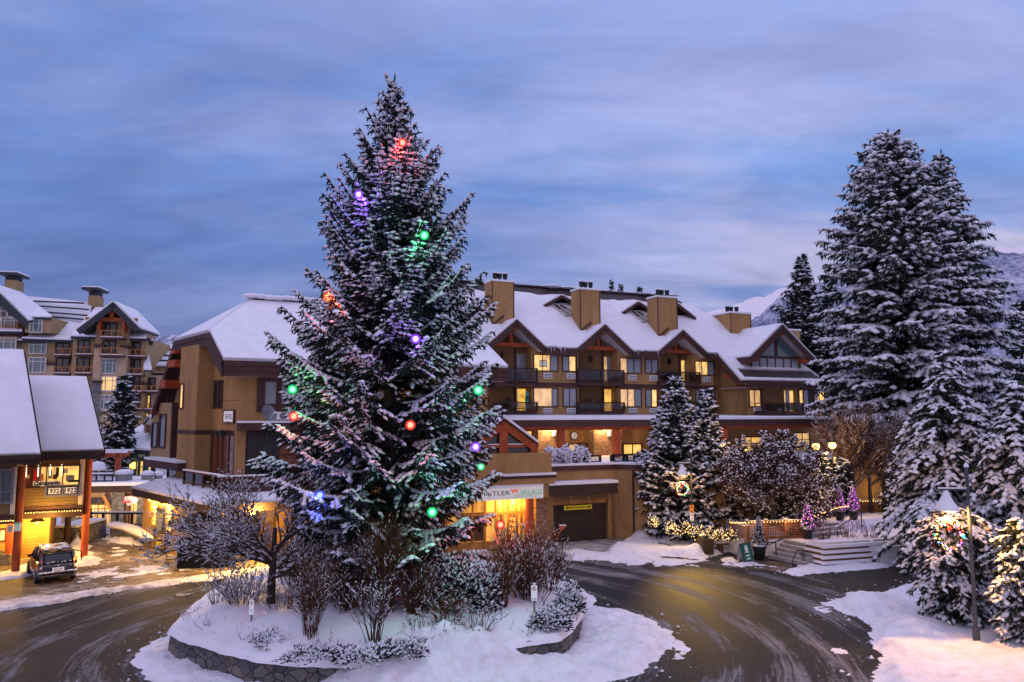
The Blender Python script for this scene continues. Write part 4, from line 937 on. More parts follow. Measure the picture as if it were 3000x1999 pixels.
# hanging baskets
# podium with garage
P0 = VP((colX(1620, 43.4), 43.4), 67)
zpt = 4.43; sgl, sgr = P0.hit(*cG(905, 1150))[0], P0.hit(*cG(1440, 1150))[0]; scn = P0.hit(*cG(1530, 900))[0]; spl = -14.0
zdt = P0.hit(*cG(1440, 978))[1]; zlv = P0.hit(*cG(1170, 880))[1]
m = MB()
m.pbox(P0, spl, sgl, -.3, zpt-.30, -.5, 0, 'stucco'); m.pbox(P0, sgr, scn, -.3, zpt-.30, -.5, 0, 'stucco'); m.pbox(P0, sgl, sgr, zlv, zpt-.30, -.5, 0, 'stucco')
PR = VP(P0.pt(scn, 0)[:2], 112); PRL = 5.5; PQ = VP(PR.pt(PRL, 0)[:2], 72)
m.pbox(PR, 0, PRL, -.3, zpt-.30, -.5, 0, 'stucco'); m.pbox(PQ, 0, 24, -.3, zpt-.30, -.5, 0, 'stucco')
for a in (sgr+.25, sgr+1.35): m.pbox(P0, a, a+.22, -.3, zpt-1.6, 0, .06, 'stucco_dark')
pod = m.build('podium_wall', hotel)
m = MB()
for q_ in (1.9, 3.8): m.pbox(PR, q_, q_+.025, 0, zpt-.32, 0, .006, 'brown_dark')
for q_ in range(2, 24, 4): m.pbox(PQ, q_, q_+.025, 0, zpt-.32, 0, .006, 'brown_dark')
m.build_each('wall_joint', pod)
for pl_q, q_ in ((PR, 1.0), (PQ, 5.0), (PQ, 13.0)): m = MB(); m.cyl(pl_q.pt(q_, -.1, .08), pl_q.pt(q_, zpt-.32, .08), .05, .05, 8, 'brown_dark'); m.build('downpipe', pod)
m = MB(); m.pbox(P0, spl, scn+.05, zpt-.30, zpt, -.3, .08, 'brown'); m.pbox(PR, 0, PRL, zpt-.30, zpt, -.3, .08, 'brown'); m.pbox(PQ, 0, 24, zpt-.30, zpt, -.3, .08, 'brown'); cp_ = m.build('coping', pod)
m = MB(); m.pbox(P0, spl, scn+.05, zpt, zpt+.12, -.6, .10, 'snow'); m.pbox(PR, -.05, PRL, zpt, zpt+.12, -.6, .10, 'snow'); m.pbox(PQ, -.05, 24, zpt, zpt+.12, -.6, .10, 'snow')
m.prism([P0.pt(spl, zpt-.3, -.45), P0.pt(scn, zpt-.3, -.45), PR.pt(PRL, zpt-.3, -.45), PQ.pt(23, zpt-.3, -.45), CB.pt(c1, zpt-.3, 0), CB.pt(c0-6, zpt-.3, 0)], (0,0,.25), 'snow'); m.build('coping_snow', pod)
m = MB(); m.pbox(P0, sgl, sgr, -.3, zdt, -.42, -.3, 'door_panel'); m.build('garage_door', hotel)
m = MB(); m.pbox(P0, sgl, sgr, zdt, zlv, -.4, -.12, 'stucco'); lv = m.build('louvre_panel', hotel)
for k in range(3):
    m = MB(); a = sgl+.15+(sgr-sgl-.15)*k/3; m.pbox(P0, a, a+(sgr-sgl)/3-.2, zdt+.22, zlv-.12, -.12, -.09, 'louvre'); m.build('louvre', lv)
ga0, ga1 = P0.off(1.0).hit(*cG(865, 830))[0], P0.off(1.0).hit(*cG(1535, 800))[0]; zc1 = P0.off(1.0).hit(*cG(1200, 797))[1]
m = MB(); m.pbox(P0, ga0, ga1, zc1-.62, zc1, .0, 1.0, 'brown_dark'); gc = m.build('garage_canopy', hotel); m = MB(); m.pbox(P0, ga0-.02, ga1+.02, zc1, zc1+.15, -.0, 1.03, 'snow'); m.build('canopy_snow', gc)
GS = P0.off(.12); r0 = GS.rect(cG, 1006, 1003, 1278, 1048); rc = (r0[0], r0[1], r0[2]+.02, r0[3])
sg = thing('clearance_sign', 'long yellow height warning sign hanging in front of the brown garage door', 'sign', GS.pt((rc[0]+rc[1])/2, rc[2]))
m = MB(); m.pbox(GS, *rc, 0, .05, 'yellow_sign'); m.build('sign_board', sg)
text('WARNING 6\'10" Clearance beyond this point', GS, (rc[0]+rc[1])/2, (rc[2]+rc[3])/2, .16, 'black_ink', sg, .05, width=(rc[1]-rc[0])*.82, bold=.01)
m = MB()
for a in (rc[0]+.10, rc[1]-.24):
    for k in range(3): m.prism([GS.pt(a+k*.05, rc[2]+.05, .052), GS.pt(a+k*.05+.025, rc[2]+.05, .052), GS.pt(a+k*.05+.055, rc[3]-.05, .052), GS.pt(a+k*.05+.03, rc[3]-.05, .052)], GS.n*.004, 'black_ink')
for a in (rc[0]+.3, rc[1]-.3): m.pbox(GS, a-.01, a+.01, rc[3], rc[3]+.25, .01, .03, 'black_metal')
m.build('hazard_stripes', sg)
# entrance: lobby, sign panel, timber gable above
EP = P0.off(1.2); r0 = EP.rect(cG, 380, 822, 806, 942); e0 = r0[1]-5.6
sgn = thing('hotel_sign', 'pale illuminated fascia sign with green and orange lettering above the lobby entrance', 'sign', EP.pt(r0[1]-2, r0[2]))
m = MB(); m.pbox(EP, e0, r0[1], r0[2], r0[3], -.25, 0, 'light_panel'); m.build('sign_board', sgn); m = MB(); m.pbox(EP, e0-.02, r0[1]+.02, r0[3], r0[3]+.1, -.3, .03, 'snow'); m.build('snow_cap', sgn)
W_ = lambda x: EP.hit(*cG(x, 880))[0]
hz_ = r0[3]-r0[2]; zt1 = r0[3]-hz_*.42; zt2 = r0[2]+hz_*.2
m1 = W_(582); m2 = W_(795)
text('VILLAGE', EP, (m1+m2)/2, zt1-.02, hz_*.36, 'green_ink', sgn, .0, width=m2-m1)
text('WHISTLER', EP, W_(482)-1.15, zt1-.02, hz_*.34, 'black_ink', sgn, .0, width=2.3)
text('SUITES', EP, W_(640), zt2, hz_*.2, 'green_ink', sgn, 0, width=W_(735)-W_(530), space=1.4)
text('W', EP, W_(527), zt1+.06, hz_*.36, 'orange_ink', sgn, 0, width=W_(568)-W_(490), bold=.04)
m = MB(); m.pbox(EP, W_(540), W_(795), zt2+hz_*.17, zt2+hz_*.2, 0, .01, 'green_ink'); m.build('underline', sgn)
# lobby front
LB = P0.off(-.4); l0 = LB.hit(*cG(200, 1150))[0]; l1 = LB.hit(*cG(632, 1150))[0]; zl_ = r0[2]
m = MB(); m.pbox(P0, spl+4, P0.hit(*cG(820,1100))[0], zl_, zl_+2.5, .0, .95, 'stucco'); m.pbox(P0, spl+4, r0[1]-.1, zl_-.02, zl_+.02, -.0, .9, 'soffit'); m.build('porch', hotel)
r1 = P0.off(1.0).rect(cG, 400, 712, 918, 800); m = MB(); m.pbox(P0, r1[0], r1[1], r1[2], r1[3]-.15, .9, 1.05, 'stucco'); m.pbox(P0, r1[0]-.02, r1[1]+.04, r1[3]-.15, r1[3], .6, 1.12, 'brown_dark'); pp = m.build('porch_parapet', hotel)
m = MB(); m.pbox(P0, r1[0]-.02, r1[1]+.05, r1[3], r1[3]+.13, .0, 1.14, 'snow'); m.build('coping_snow', pp)
m = MB(); m.pbox(LB, l0-3, l1, -.1, zl_, .405, .45, 'lobby'); lbw = m.build('lobby_front', hotel)
m = MB()
for x in (318, 385, 430, 515, 560, 625):
    a = LB.hit(*cG(x, 1150))[0]; m.pbox(LB, a-.06, a+.06, -.1, zl_, .45, .53, 'timber_light')
for k in range(6): m.pbox(LB, l0-3+k*.75, l0-2.9+k*.75, -.1, zl_, .45, .53, 'timber_light')
m.pbox(LB, l0-3, l1, -.1, .42, .45, .50, 'timber_light'); m.pbox(LB, l0-3, l0-.1, 1.9, 2.02, .45, .52, 'timber_light')
for k in (0, 2, 3): m.pbox(LB, l0-2.88+k*.75, l0-2.27+k*.75, .45, 1.88, .45, .465, 'glass_red')
zz1 = LB.hit(*cG(430, 1065))[1]; m.pbox(LB, l0-1, l1, zz1-.08, zz1+.08, .45, .52, 'timber_light'); m.build('door_frame', lbw)
m = MB()
for k in range(6):
    a = LB.hit(*cG(432, 1150))[0]; m.pbox(LB, a+.02, a+.62, .25+k*.28, .28+k*.28, .45, .47, 'brown')
rr = random.Random(4)
for k in range(22):
    a = LB.hit(*cG(432, 1150))[0]+.05+rr.random()*.5; z = .28+rr.randrange(6)*.28; m.pbox(LB, a, a+.07, z, z+.12, .45, .47, rr.choice(['brown_dark','paper','terracotta','grille']))
m.build('shelf', lbw)
b0_, b1_ = P0.hit(*cG(700, 1150))[0], P0.hit(*cG(822, 1150))[0]
m = MB(); m.pbox(P0, b0_, b1_, -.2, zl_, 0, .5, 'brick'); m.build('brick_pier', hotel)
p = P0.off(.8).hp(*cG(668, 1300)); m = MB(); m.cyl((p.x, p.y, -.1), (p.x, p.y, zl_+.05), .26, .26, 18, 'red_timber'); m.build('column', hotel)
lp = LB.pt(l0+1.0, zl_-.35, .9); lamp(lp, 130, (1,.52,.10), .15); lamp(LB.pt(l1-.7, zl_-.35, .95), 90, (1,.52,.10), .15)
m = MB(); r2 = P0.off(.9).rect(cG, 808, 845, 870, 920); m.pbox(P0, r2[0]-.4, r2[1], r2[2], r2[3], 0, .92, 'brown_dark'); m.pbox(P0, r2[0]-.4, r2[1]+.02, r2[3], r2[3]+.14, 0, .95, 'snow'); m.build('side_canopy', hotel)
# red timber gable house on the podium
TG = P0.off(.3); sa, za = TG.hit(*cG(410, 150)); s1, z1 = TG.hit(*cG(738, 395)); s0 = 2*sa-s1; zb = TG.hit(*cG(560, 665))[1]
m = MB(); t = .32; sl2 = (za-z1)/(s1-sa); fo = TG.n
def slp(a): return za-abs(a-sa)*sl2
inn = TG.hit(*cG(690, 520))[0]; inl = 2*sa-inn
for a, b in ((s0, sa), (sa, s1)): m.prism([TG.pt(a, slp(a)-.62), TG.pt(b, slp(b)-.62), TG.pt(b, slp(b)-.08), TG.pt(a, slp(a)-.08)], fo*.18, 'red_timber')
m.pbox(TG, sa-.25, sa+.27, zb, za-.6, 0, .14, 'red_timber'); m.pbox(TG, inn-.1, inn+.34, zb, slp(inn)-.2, 0, .15, 'red_timber'); m.pbox(TG, inl-.34, inl+.1, zb, slp(inl)-.2, 0, .15, 'red_timber')
zm = TG.hit(*cG(560, 412))[1]; m.pbox(TG, inl, inn, zm-.14, zm+.02, 0, .12, 'red_timber')
tg = m.build('timber_gable', hotel)
m = MB(); m.prism([TG.pt(inl, zb, -.1), TG.pt(inn, zb, -.1), TG.pt(inn, slp(inn)-.4, -.1), TG.pt(sa, za-.5, -.1), TG.pt(inl, slp(inl)-.4, -.1)], -fo*.1, 'glass_dark'); m.build('gable_glazing', tg)
m = MB(); m.pbox(TG, inl, inn, zm+.02, zm+.07, -.08, .13, 'snow'); m.build('sill_snow', tg)
m = MB(); bk = -fo*5.5
for P_, Q_ in ((TG.pt(s0, z1), TG.pt(sa, za)), (TG.pt(sa, za), TG.pt(s1, z1))):
    m.prism([P_-Vector((0,0,.1))+fo*.3, Q_-Vector((0,0,.1))+fo*.3, Q_-Vector((0,0,.1))+bk, P_-Vector((0,0,.1))+bk], (0,0,.1), 'brown')
gr2 = m.build('gable_roof', hotel); m = MB()
for P_, Q_ in ((TG.pt(s0, z1), TG.pt(sa, za)), (TG.pt(sa, za), TG.pt(s1, z1))): m.prism([P_+fo*.33, Q_+fo*.33, Q_+bk, P_+bk], (0,0,.15), 'snow')
m.build('roof_snow', gr2)
m = MB(); m.prism([TG.pt(inn+.3, zb, -.3), TG.pt(inn+.3, slp(inn)-.3, -.3), TG.pt(inn+.3, slp(inn)-.3, -5), TG.pt(inn+.3, zb, -5)], TG.t*.1, 'brown'); m.pbox(TG, inl-1, inn+.35, zb-.32, zb, -.6, .4, 'stucco'); m.pbox(TG, inl-1, inn+.4, zb, zb+.06, -.1, .45, 'snow'); m.build('gable_base', hotel)
# small snowy lean-to roof beside it
a0, z0 = TG.hit(*cG(722, 470)); a1, z1_ = TG.hit(*cG(862, 640)); z2 = TG.hit(*cG(700, 625))[1]
m = MB(); m.prism([TG.pt(a0, z2+.05, .55), TG.pt(a1, z2+.0, .55), TG.pt(a0, z0, -1.6)], (0,0,.06), 'snow'); m.pbox(TG, a0-.2, a1, z2-.4, z2+.03, -1.2, .5, 'brown'); m.pbox(TG, a0-.22, a1+.02, z2+.03, z2+.12, .1, .53, 'snow'); m.build('lean_to_roof', hotel)
# terrace railings
TR = P0.off(-.9)
for x0, x1, n in ((1232,1362,10), (1470,1495,2), (1590,1625,2)):
    s0, s1, z0, z1 = TR.rect(cG, x0, 512, x1, 590); railing(hotel, TR, s0, s1, zpt, z1, 0, 'black_metal', 2, None, bars=n)
s0, s1, z0, z1 = TR.rect(cG, 1490, 500, 1800, 590); railing(hotel, TR, s0, s1, zpt, z1, 0, 'black_metal', 4, 'clear_glass')
# balcony furniture and snowboard
ch = thing('patio_chair', 'dark patio chair on the upper left hotel balcony by the door', 'chair', (0,0,0), 'patio chairs on the hotel balconies')
m = MB(); m.box((-.25,-.25,.40), (.25,.25,.45), 'brown_dark'); m.build('seat', ch)
m = MB(); m.prism([(-.24,.22,.45),(.24,.22,.45),(.27,.34,.85),(.16,.38,1.0),(-.16,.38,1.0),(-.27,.34,.85)], (0,.03,0), 'brown_dark'); m.build('backrest', ch)
for x in (-.22,.22):
    for y in (-.22,.22): m = MB(); m.cyl((x,y,0), (x,y,.42), .025, .025, 6, 'brown_dark'); m.build('leg', ch)
    m = MB(); m.bar((x*1.15,-.22,.64), (x*1.15,.27,.64), .05, .03, 'brown_dark'); m.build('armrest', ch)
spots = [(cE,570,1090,0,'dark patio chair on the upper left hotel balcony by the door',.4),(cE,465,1095,0,'dark patio chair at the left end of the upper left hotel balcony',-.3),(cE,1240,1115,1,'dark patio chair at the left end of the upper middle hotel balcony',.3),(cE,1320,1115,1,'second dark patio chair from the left on the upper middle hotel balcony',-.2),(cE,1480,1115,1,'dark patio chair in front of the door on the upper middle hotel balcony',1.2),
 (cE,680,1438,3,'dark patio chair right of the door on the lower left hotel balcony',1.0),(cE,470,1438,3,'dark patio chair at the left end of the lower left hotel balcony',0),(cE,1260,1438,4,'dark patio chair at the left end of the lower middle hotel balcony',.2),(cE,1350,1438,4,'second dark patio chair from the left on the lower middle hotel balcony',-.4),(cE,1520,1438,4,'dark patio chair right of the lit door on the lower middle hotel balcony',1.3),(cF,460,1050,2,'dark patio chair beside the door on the upper right hotel balcony',1.2),(cF,210,1050,2,'dark patio chair at the left end of the upper right hotel balcony',0)]
for i, (c, x, y, bi, lb, rz) in enumerate(spots):
    q = balc[bi]; zdk = Hr.hit(*q[0]((q[1]+q[2])/2, q[5]))[1]+.3; pl = H.off(-.35); s, _ = pl.hit(*c(x, y-60)); p = pl.pt(s, zdk)
    if i == 0: ch.location = p; ch.rotation_euler = (0,0,rz)
    else: dup(ch, p, rz, 1, lb)
pl = H.off(.1); s, z = pl.hit(*cE(650, 1428)); s2, z2 = pl.hit(*cE(660, 1280)); q = balc[3]; zdk = Hr.hit(*q[0](540, q[5]))[1]+.3
sb_ = thing('snowboard', 'teal snowboard leaning upright on the lower left hotel balcony', 'snowboard', pl.pt(s, zdk))
m = MB(); n = 14; pts = []
for i in range(n):
    a = math.pi*i/(n-1); pts.append((.14*math.cos(a), 1.42+.14*math.sin(a)))
for i in range(n):
    a = math.pi+math.pi*i/(n-1); pts.append((.14*math.cos(a), .14+.14*math.sin(a)))
m.prism([pl.pt(s+x+.06*y, zdk+y, -.25+.2*(1-y/1.5)) for x, y in pts], H.n*.02, 'board_teal'); m.build('deck', sb_)
for k in (.5, 1.05): m = MB(); m.pbox(pl, s-.10+.06*k, s+.12+.06*k, zdk+k-.07, zdk+k+.07, -.08, -.01, 'black_ink'); m.build('binding', sb_)
def roofslab(parent, pts, up, snow=.18, name='roof', mat='brown', th=.25):
    o = slab(parent, name, pts, th, mat, up, th); slab(o, 'roof_snow', pts, snow, 'snow', up, -.01); return o
def U(z): return Vector((0,0,z))
# ================================================================ restaurant wing
Kx = colX(699, 42.3)
WF = VP((Kx, 42.3), 66); KE = VP((Kx, 42.3), 136)
WFe = WF.off(1.0); KEe = KE.off(1.0)
rest = thing('restaurant_building', 'mustard stucco restaurant wing with a broad hipped snow roof and glass railed terrace', 'building', (Kx, 42.3, 0))
E1 = WFe.hp(*cC(932, 862)); zk = E1.z
N1 = (WF.n*math.sin(R(33))+U(math.cos(R(33))))
def onk(x, y): return hitp(x, y, E1, N1)
E2 = onk(1486, 1078); E2.z = zk; R1 = onk(*cC(1225, 232)); R2 = onk(1330, 915); R2 = R1+WF.t*((R2-R1).dot(WF.t))
J1 = onk(*cC(783, 562)); J2 = hitp(*cC(415, 655), J1, Vector((0,0,1)))
kf = KEe.hp(*cC(178, 1392))
E2 = E1+WF.t*((E2-E1).dot(WF.t))
ro = roofslab(rest, [E1, E2, R2, R1, J1], N1, .20, th=.3)
NJ = (J2-J1).cross(R1-J1).normalized(); NJ = NJ if NJ.z > 0 else -NJ
slab(ro, 'roof_snow', [J1, R1, J2], .20, 'snow', NJ, .0)
slab(ro, 'roof_snow', [J2, R1, R2, R2-WF.n*5, J2-WF.n*1.0+U(-.5)], .15, 'snow', U(1), .2)
slab(ro, 'roof_snow', [E2, E2-WF.n*9.0, R2], .18, 'snow', U(1), .1)
m = MB()
def board(m, P, Q, h0, h1, out, th, mat='brown'):
    m.prism([P-U(h1), Q-U(h1), Q-U(h0), P-U(h0)], out*th, mat)
board(m, E1, E2, .02, .88, WF.n, .10); board(m, E1, E2, .04, .30, WF.n, .17); board(m, E1, E2, .32, .58, WF.n, .14)
board(m, J1, E1, .02, .95, KE.n, .10); board(m, J1, E1, .04, .40, KE.n, .16); 
board(m, J2, J1, .02, .85, KE.n, .10); board(m, J2, J1, .04, .32, KE.n, .16)
board(m, kf, J2, .02, .60, KE.n, .10); m.build_each('fascia', ro)
m = MB(); m.prism([kf+U(0), J2, J2-KE.n*3, kf-KE.n*3], U(-.25), 'brown'); m.prism([kf+U(.02), J2+U(.02), J2-KE.n*3+U(.02), kf-KE.n*3+U(.02)], U(.15), 'snow'); m.prism([E1-U(.86), E2-U(.86), E2-U(.86)-WF.n*1.1, E1-U(.86)-WF.n*1.1], U(.03), 'soffit'); m.build_each('soffit', ro)
m = MB(); m.bar(R1+U(.10), R2+U(.10), .5, .25, 'brown_dark'); m.build('ridge_cap', ro)
rs = random.Random(2)
for q_ in (5.2, 12.4): m = MB(); m.cyl(WF.pt(q_, 3.3, .09), WF.pt(q_, zk-.5, .09), .055, .055, 8, 'brown_dark'); m.build('downpipe', rest)
m = MB()
for q_ in (2.6, 8.4): m.pbox(WF, q_, q_+.02, 7.2, zk-.5, 0, .006, 'brown_dark')
m.pbox(KE, -6, -.01, 8.25, 8.27, 0, .006, 'brown_dark'); m.build_each('wall_joint', rest)
m = MB()
for i in range(26):
    p = R1.lerp(R2, i/25)+U(.32+rs.uniform(-.03,.03)); m.ball(p, .62, 'snow', 8, .30)
m.build('roof_snow', ro, smooth=True)
# walls
def ks(P): return (P-KE.p).dot(KE.t)
m = MB(); zt3 = 3.2
sj1, sj2, sk = ks(J1), ks(J2), ks(kf)
m.prism([KE.pt(sk+.4, zt3), KE.pt(0, zt3), KE.pt(0, zk-.3), KE.pt(sj1, J1.z-.5), KE.pt(sj2+.3, J2.z-.6), KE.pt(sk+.6, kf.z-.5)], -KE.n*.3, 'stucco')
wend = (E2-WF.p).dot(WF.t)-1.0
m.pbox(WF, 0, wend, zt3, zk-.4, -.3, 0, 'stucco'); m.pbox(WF, wend-.3, wend, zt3, zk-.4, -9, -.3, 'stucco'); wl = m.build('wall', rest)
KP = KE.off(1.0); p0 = KP.hit(*cC(466, 1000))[0]; p1 = KP.hit(*cC(655, 1000))[0]; zp = KP.hit(*cC(560, 735))[1]
m = MB(); m.pbox(KP, p0, p1, zt3, zp+.15, -1.0, 0, 'stucco'); m.build('stucco_pillar', rest)
window(rest, KP, KP.rect(cC, 472, 1122, 503, 1368), None, split=[(1,LI)], fw=.08, d=.0)
window(rest, KE, KE.rect(cC, 806, 1092, 918, 1358), None, split=[(1,'glass_dark')], muls=(.33,.72), hmul=(.4,), fw=.10)
window(rest, KE, KE.rect(cC, 815, 800, 876, 890), None, split=[(1,'curtain_cold')], fw=.08)
window(rest, KE, KE.rect(cD, 695, 240, 900, 600), None, split=[(1,'glass_red')], muls=(.27,.5,.76), hmul=(.66,), fw=.08)
window(rest, WF, WF.rect(cC, 1372, 1092, 1810, 1328), None, split=[(1,CO)], muls=(.33,.66), fw=.45, d=.1)
z0b, z1b = KE.hit(*cD(800, 232))[1], KE.hit(*cD(800, 194))[1]
m = MB(); m.pbox(KE, p1-1.2, .02, z0b, z1b, 0, .05, 'brown'); m.pbox(KP, p0-.03, p1+.04, z0b, z1b, -1.0, .04, 'brown'); m.build_each('belt_course', rest)
m = MB(); s_a, s_b = KE.hit(*cC(365, 1200))[0], KE.hit(*cC(392, 1200))[0]; m.pbox(KE, s_a, s_b, zt3+2, KE.hit(*cC(380,1060))[1], 0, .5, 'brown'); m.build('wall_trim', rest)
m = MB()
for x, y, x1, y1 in ((388,862,465,935),(305,1072,362,1160),(203,1380,248,1440),(425,755,470,790)):
    r_ = KE.off(.6).rect(cC, x, y, x1, y1); m.pbox(KE, r_[0], r_[1], r_[2], r_[3], 0, .95, 'red_timber')
for x, y in ((780,720),(895,915)):
    s_, z_ = KEe.hit(*cC(x, y)); m.pbox(KEe, s_-.2, s_+.25, z_-.3, z_+.3, -1.0, -.02, 'red_timber')
m.build_each('bracket', rest)
KB = KE.off(.7); r_ = KB.rect(cD, 132, 60, 300, 465)
m = MB(); m.pbox(KB, r_[0], r_[1]+.3, r_[2], KB.hit(*cD(250,-60))[1], -.7, 0, 'stucco_pale'); m.pbox(KB, r_[1]+.3, r_[1]+.5, r_[2], KB.hit(*cD(250,-60))[1], -.7, .05, 'brown'); by = m.build('bay', rest)
window(by, KB, KB.rect(cD, 216, 52, 268, 342), None, split=[(1,'glass_dark')], fw=.1); window(by, KB, KB.rect(cD, 148, 130, 192, 338), None, split=[(1,'glass_dark')], fw=.1)
KLd = KE.off(1.5); r_ = KLd.rect(cD, 75, 475, 375, 545); m = MB(); m.pbox(KLd, r_[0], r_[1], r_[2], r_[3], -1.5, 0, 'brown'); lg = m.build('ledge', rest); m = MB(); m.pbox(KLd, r_[0]-.03, r_[1], r_[3], r_[3]+.14, -1.4, .05, 'snow'); m.build('ledge_snow', lg)
r_ = KE.off(.3).rect(cD, 225, 560, 375, 650); window(rest, KE, (r_[0]+.5, r_[1], r_[2], r_[3]), None, split=[(1,'glass_dark')], fw=.1, d=.0)
# small illuminated wall sign
r_ = KE.rect(cC, 952, 1402, 1054, 1522)
ws = thing('wall_sign', 'small white illuminated square sign on the restaurant corner wall below the roof', 'sign', KE.pt((r_[0]+r_[1])/2, r_[2]))
m = MB(); m.pbox(KE, *r_, .0, .12, 'sign_white'); m.build('sign_face', ws)
m = MB(); f_ = .06; m.pbox(KE, r_[0]-f_, r_[1]+f_, r_[3], r_[3]+f_, 0, .15, 'brown'); m.pbox(KE, r_[0]-f_, r_[1]+f_, r_[2]-f_, r_[2], 0, .15, 'brown'); m.pbox(KE, r_[0]-f_, r_[0], r_[2], r_[3], 0, .148, 'brown'); m.pbox(KE, r_[1], r_[1]+f_, r_[2], r_[3], 0, .148, 'brown'); m.build('sign_frame', ws)
text('THE KEG', KE, (r_[0]+r_[1])/2, (r_[2]+r_[3])/2, .30, 'black_ink', ws, .12, width=(r_[1]-r_[0])*.78)
text('STEAKHOUSE + BAR', KE, (r_[0]+r_[1])/2, (r_[2]+r_[3])/2-.33, .10, 'grey_metal', ws, .12, width=(r_[1]-r_[0])*.72)
# ledge above the dining room with heat pumps and a dish
LG = WF.off(2.0); s0, z0 = LG.hit(*cD(938, 195)); s1, z1 = LG.hit(*cD(1740, 120)); z1 = LG.hit(*cD(1340, 122))[1]; z0 = LG.hit(*cD(1340, 192))[1]
m = MB(); m.pbox(LG, s0, wend, z0, z1, -2.0, 0, 'brown'); lg = m.build('ledge', rest); m = MB(); m.pbox(LG, s0-.02, wend, z1, z1+.10, -1.95, .04, 'snow'); m.build('ledge_snow', lg)
for x, y in ((980,160),): pass
for x0, x1 in ((1288, 1412), (1488, 1606)):
    pl = LG.off(-.6); a, b, zz0, zz1 = pl.rect(cD, x0, 22, x1, 100); zz0 = z1+.10; m = MB(); m.pbox(pl, a, b, zz0+.06, zz1, -.45, 0, 'plastic_white')
    o = m.build('heat_pump', rest); m = MB(); c_ = pl.pt(a+(b-a)*.48, (zz0+zz1)/2+.03, 0); r_ = (zz1-zz0)*.4
    for k in range(4): m.cyl(c_+pl.n*(.002*k), c_+pl.n*(.012+.002*k), r_*(1-k*.22), r_*(1-k*.22), 20, 'grille' if k % 2 == 0 else 'grey_metal')
    m.build('fan_grille', o); m = MB(); m.pbox(pl, a+.1, a+.2, zz0, zz0+.07, -.4, 0, 'black_metal'); m.pbox(pl, b-.2, b-.1, zz0, zz0+.07, -.4, 0, 'black_metal'); m.build('foot', o)
pl = LG.off(-.5); s_, z_ = pl.hit(*cD(1207, 40)); m = MB(); c_ = pl.pt(s_, z_); ax = (pl.n*.75+pl.t*.6+U(.35)).normalized()
dish = thing('satellite_dish', 'grey satellite dish on the ledge left of the heat pumps', 'dish', pl.pt(s_, z1+.1))
for k in range(6):
    pass
n_ = 18; u_ = ax.orthogonal().normalized(); v_ = ax.cross(u_); vs = [c_]; rr_ = .52
for j in (1, 2, 3):
    for i in range(n_):
        t_ = 2*math.pi*i/n_; vs.append(c_+(u_*math.cos(t_)+v_*math.sin(t_))*rr_*j/3+ax*(.12*(j/3)**2))
fs = [(0, 1+i, 1+(i+1) % n_) for i in range(n_)]+[(1+j*n_+i, 1+(j+1)*n_+i, 1+(j+1)*n_+(i+1) % n_, 1+j*n_+(i+1) % n_) for j in range(2) for i in range(n_)]
m.add(vs, fs, 'grey_metal'); m.build('reflector', dish, smooth=True)
m = MB(); m.cyl(pl.pt(s_, z1+.1), c_, .03, .03, 8, 'black_metal'); m.build('mast', dish)
m = MB(); q = c_+ax*.55-U(.12); m.cyl(c_-U(.45), q, .018, .018, 6, 'white_paint'); m.cyl(q-ax*.08, q+ax*.10, .05, .05, 8, 'white_paint'); m.build('feed_arm', dish)
# dining room below the ledge
DN = WF.off(1.2); r_ = DN.rect(cD, 908, 205, 1000, 600); m = MB(); m.pbox(DN, r_[0], r_[1], zt3, z0, -1.2, 0, 'stucco'); m.build('stucco_pillar', rest)
window(rest, DN, (r_[1]+.1, wend-.5, zt3+.35, z0-.15), None, split=[(.12,'glass_dark'),(.2,'glass_red'),(.35,'glass_dark'),(.5,'glass_red'),(1,'glass_dark')], muls=(.12,.25,.4,.55,.7,.85), hmul=(.55,), fw=.1, d=-.3)
m = MB(); s_, z_ = KE.off(.5).hit(*cD(765, 210))
for k, (dx, dz) in enumerate(((0,0),(.55,.1),(.75,-.05))):
    p = KE.off(.5).pt(s_+dx, z_+dz); m.cyl(p, p+KE.n*.25+U(-.12), .07, .13, 10, 'black_metal'); m.bar(p, KE.pt(s_+dx, z_+dz), .04, .04, 'black_metal')
m.build('spotlight', rest)
# ---- lower block
KL = VP((-14.6, 36.4), 136.2); KF = VP((-14.6, 36.4), 66)
Lk = -10.3; zr3 = 3.2
s_e = KL.hit(552, 1560)[0]
m = MB(); m.pbox(KL, Lk, s_e, -.2, 3.0, -.35, 0, 'stucco'); m.pbox(VP(KL.pt(Lk, 0)[:2], 66), 0, .3, -3.2, 3.0, -8, 0, 'stucco'); lw = m.build('lower_wall', rest)
m = MB(); m.pbox(KL, Lk-.4, .4, 2.72, 3.12, -.3, .55, 'brown_dark'); m.pbox(KF, -.4, 17, 2.72, 3.12, -.3, .55, 'brown_dark'); le_ = m.build('lower_roof', rest)
A_ = KL.pt(Lk-.4, 3.12, .58); B_ = KL.pt(.25, 3.12, .58); C_ = KF.pt(17, 3.12, .58)
m = MB(); i1 = KL.pt(Lk-.4, 3.42, -.9); i2 = KL.pt(-.75, 3.42, -.9)+KF.t*.2; i3 = KF.pt(17, 3.42, -.9)
for a, b, c_, d_ in ((A_, B_, i2, i1), (B_, C_, i3, i2)): m.prism([a, b, c_, d_], U(.13), 'snow')
m.build('roof_snow', le_)
m = MB(); m.prism([i1, i2, i3, WF.pt(18.5, 3.5, 0), WF.pt(0, 3.5, 0), KE.pt(-9, 3.5, 0)], U(-.4), 'deck_board'); m.prism([i1+U(.01), i2+U(.01), i3+U(.01), WF.pt(18.5, 3.51, 0), WF.pt(0, 3.51, 0), KE.pt(-9, 3.51, 0)], U(.05), 'snow'); m.build_each('terrace_deck', rest)
TRL = KL.off(-.95); s0 = TRL.hit(*cD(437, 650))[0]; s1 = -1.0
